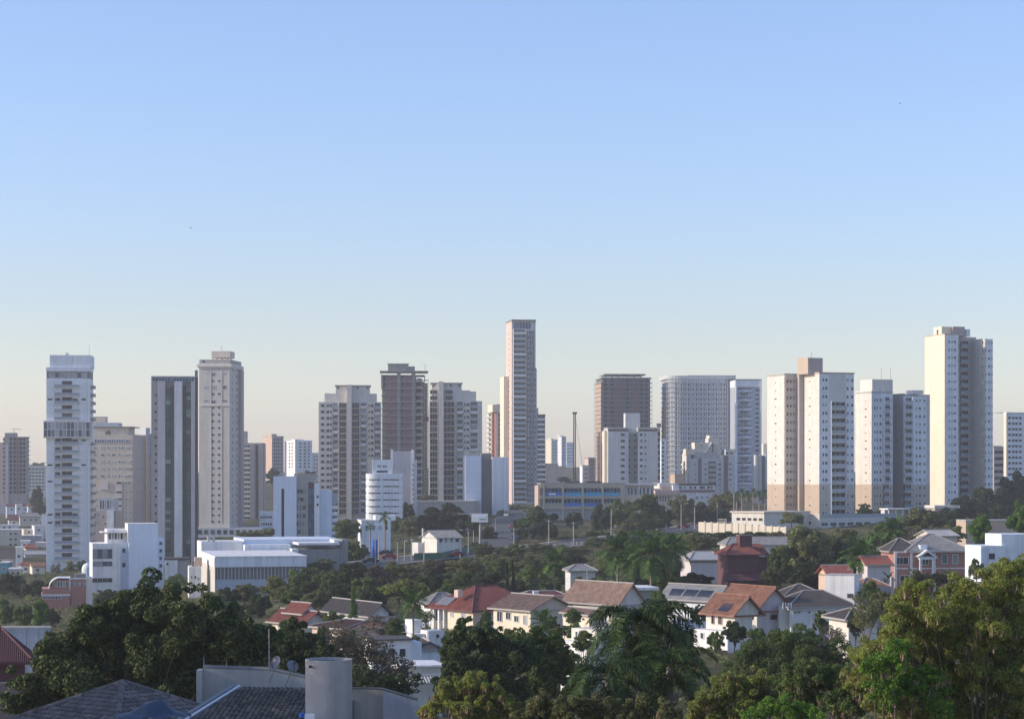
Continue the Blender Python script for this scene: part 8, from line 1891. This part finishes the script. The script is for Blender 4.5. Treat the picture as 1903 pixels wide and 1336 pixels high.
lobe_tree('feathery_tree', 'soft dark green feathery tree in front of the white house', 190, [(1400, 1205, 40), (1450, 1192, 42), (1500, 1200, 42), (1545, 1215, 34), (1430, 1235, 46), (1490, 1240, 48), (1385, 1235, 34), (1550, 1245, 34)], 'mid', .17, 34000, .28, 10, hang=.2, seed=11)
lobe_tree('pod_tree', 'green-gold pod tree at the bottom, right of the big near palm', 98, [(1310, 1295, 30), (1350, 1275, 34), (1400, 1270, 36), (1330, 1325, 34), (1380, 1315, 36), (1290, 1325, 22), (1430, 1300, 34)], 'yellow', .08, 32000, .35, 9, hang=.3, pods=260, seed=12)
lobe_tree('pod_tree', 'green pod tree in the lower middle right, before the feathery one', 96, [(1470, 1262, 34), (1520, 1250, 36), (1565, 1265, 36), (1500, 1300, 40), (1560, 1310, 42), (1600, 1285, 40)], 'mid', .08, 34000, .35, 9, hang=.3, pods=320, seed=13, dry=800)
lobe_tree('pod_tree', 'largest pod tree with brown bunches filling the lower right corner', 84, [(1702, 1105, 38), (1672, 1140, 40), (1730, 1140, 48), (1795, 1110, 46), (1850, 1082, 52), (1898, 1075, 55), (1900, 1130, 50), (1655, 1180, 42), (1700, 1190, 55), (1765, 1180, 58), (1835, 1160, 62), (1895, 1190, 56),
    (1620, 1215, 40), (1665, 1240, 56), (1740, 1250, 62), (1815, 1240, 62), (1890, 1255, 60), (1640, 1300, 50), (1710, 1310, 56), (1780, 1315, 56), (1860, 1320, 60), (1915, 1320, 40), (1600, 1250, 30)], 'yellow', .066, 230000, .35, 10, hang=.3, pods=1500, trunk=1800, seed=14, dry=1200)
lobe_tree('pod_tree', 'bright green young pod tree inside the lower edge of the largest one', 80, [(1620, 1240, 34), (1660, 1215, 34), (1700, 1270, 40), (1640, 1280, 36), (1740, 1310, 36)], 'bright', .075, 20000, .35, 9, hang=.3, pods=60, seed=15)
lobe_tree('fine_bush', 'pale fine-leaved bush at the bottom edge in the right half', 72, [(1420, 1318, 26), (1455, 1308, 28), (1490, 1318, 28), (1395, 1335, 24), (1515, 1335, 26)], 'bright', .045, 24000, .25, 9, seed=16)

lobe_tree('shade_tree', 'tall tree beyond the left edge that throws dappled shade on the near roofs', 100, [(-420, 900, 110), (-300, 960, 120), (-480, 1020, 120), (-330, 1080, 130), (-420, 1180, 130), (-260, 860, 80), (-230, 1040, 80), (-360, 1260, 120)], 'dark', .2, 26000, .5, 10, seed=21)
lobe_tree('shade_tree', 'second tall tree beyond the left edge, nearer than the other, added for more shade', 92, [(-400, 960, 120), (-300, 1040, 120), (-460, 1100, 130), (-330, 1180, 130), (-420, 1250, 130), (-240, 1120, 90)], 'dark', .2, 22000, .5, 10, seed=22)  # unseen tree, added to widen the dappled shade on the near roofs
# undergrowth on the slopes, one scattered mass
rng = np.random.default_rng(99)
n = 6500; Dg = rng.uniform(150, 760, n); pxg = rng.uniform(-60, 1960, n); xg = (pxg - CX) / F * Dg; zg = terr(xg, Dg)
road_d = np.min(np.sqrt((xg[:, None] - AQ[None, :, 0]) ** 2 + (Dg[:, None] - AQ[None, :, 1]) ** 2), 1); SQ = np.array([[X(p, d), d] for p, d in SD]); SQ = np.concatenate([np.linspace(SQ[i], SQ[i + 1], 20) for i in range(len(SQ) - 1)])
road_d2 = np.min(np.sqrt((xg[:, None] - SQ[None, :, 0]) ** 2 + (Dg[:, None] - SQ[None, :, 1]) ** 2), 1)
k = (road_d > 13) & (road_d2 > 10); xg, Dg, zg = xg[k], Dg[k], zg[k]
nl = 34; rb = rng.uniform(.5, 1.5, len(xg)); off = unit(rng.normal(size=(len(xg), nl, 3))) * (rb[:, None, None] * rng.uniform(.5, 1, (len(xg), nl, 1))); off[:, :, 2] = np.abs(off[:, :, 2]) * .8
P = (np.stack([xg, Dg, zg], 1)[:, None, :] + off).reshape(-1, 3); Nr = unit(off.reshape(-1, 3) * .5 + rng.normal(size=P.shape) * .5 + np.array([0, 0, .4]))
tag(inst('undergrowth', quads_mesh('undergrowth', leaves(P, Nr, rng.uniform(.16, .34, len(P)), .5), LM['olive'])), 'low green and brown undergrowth on the slopes between houses', kind='stuff')
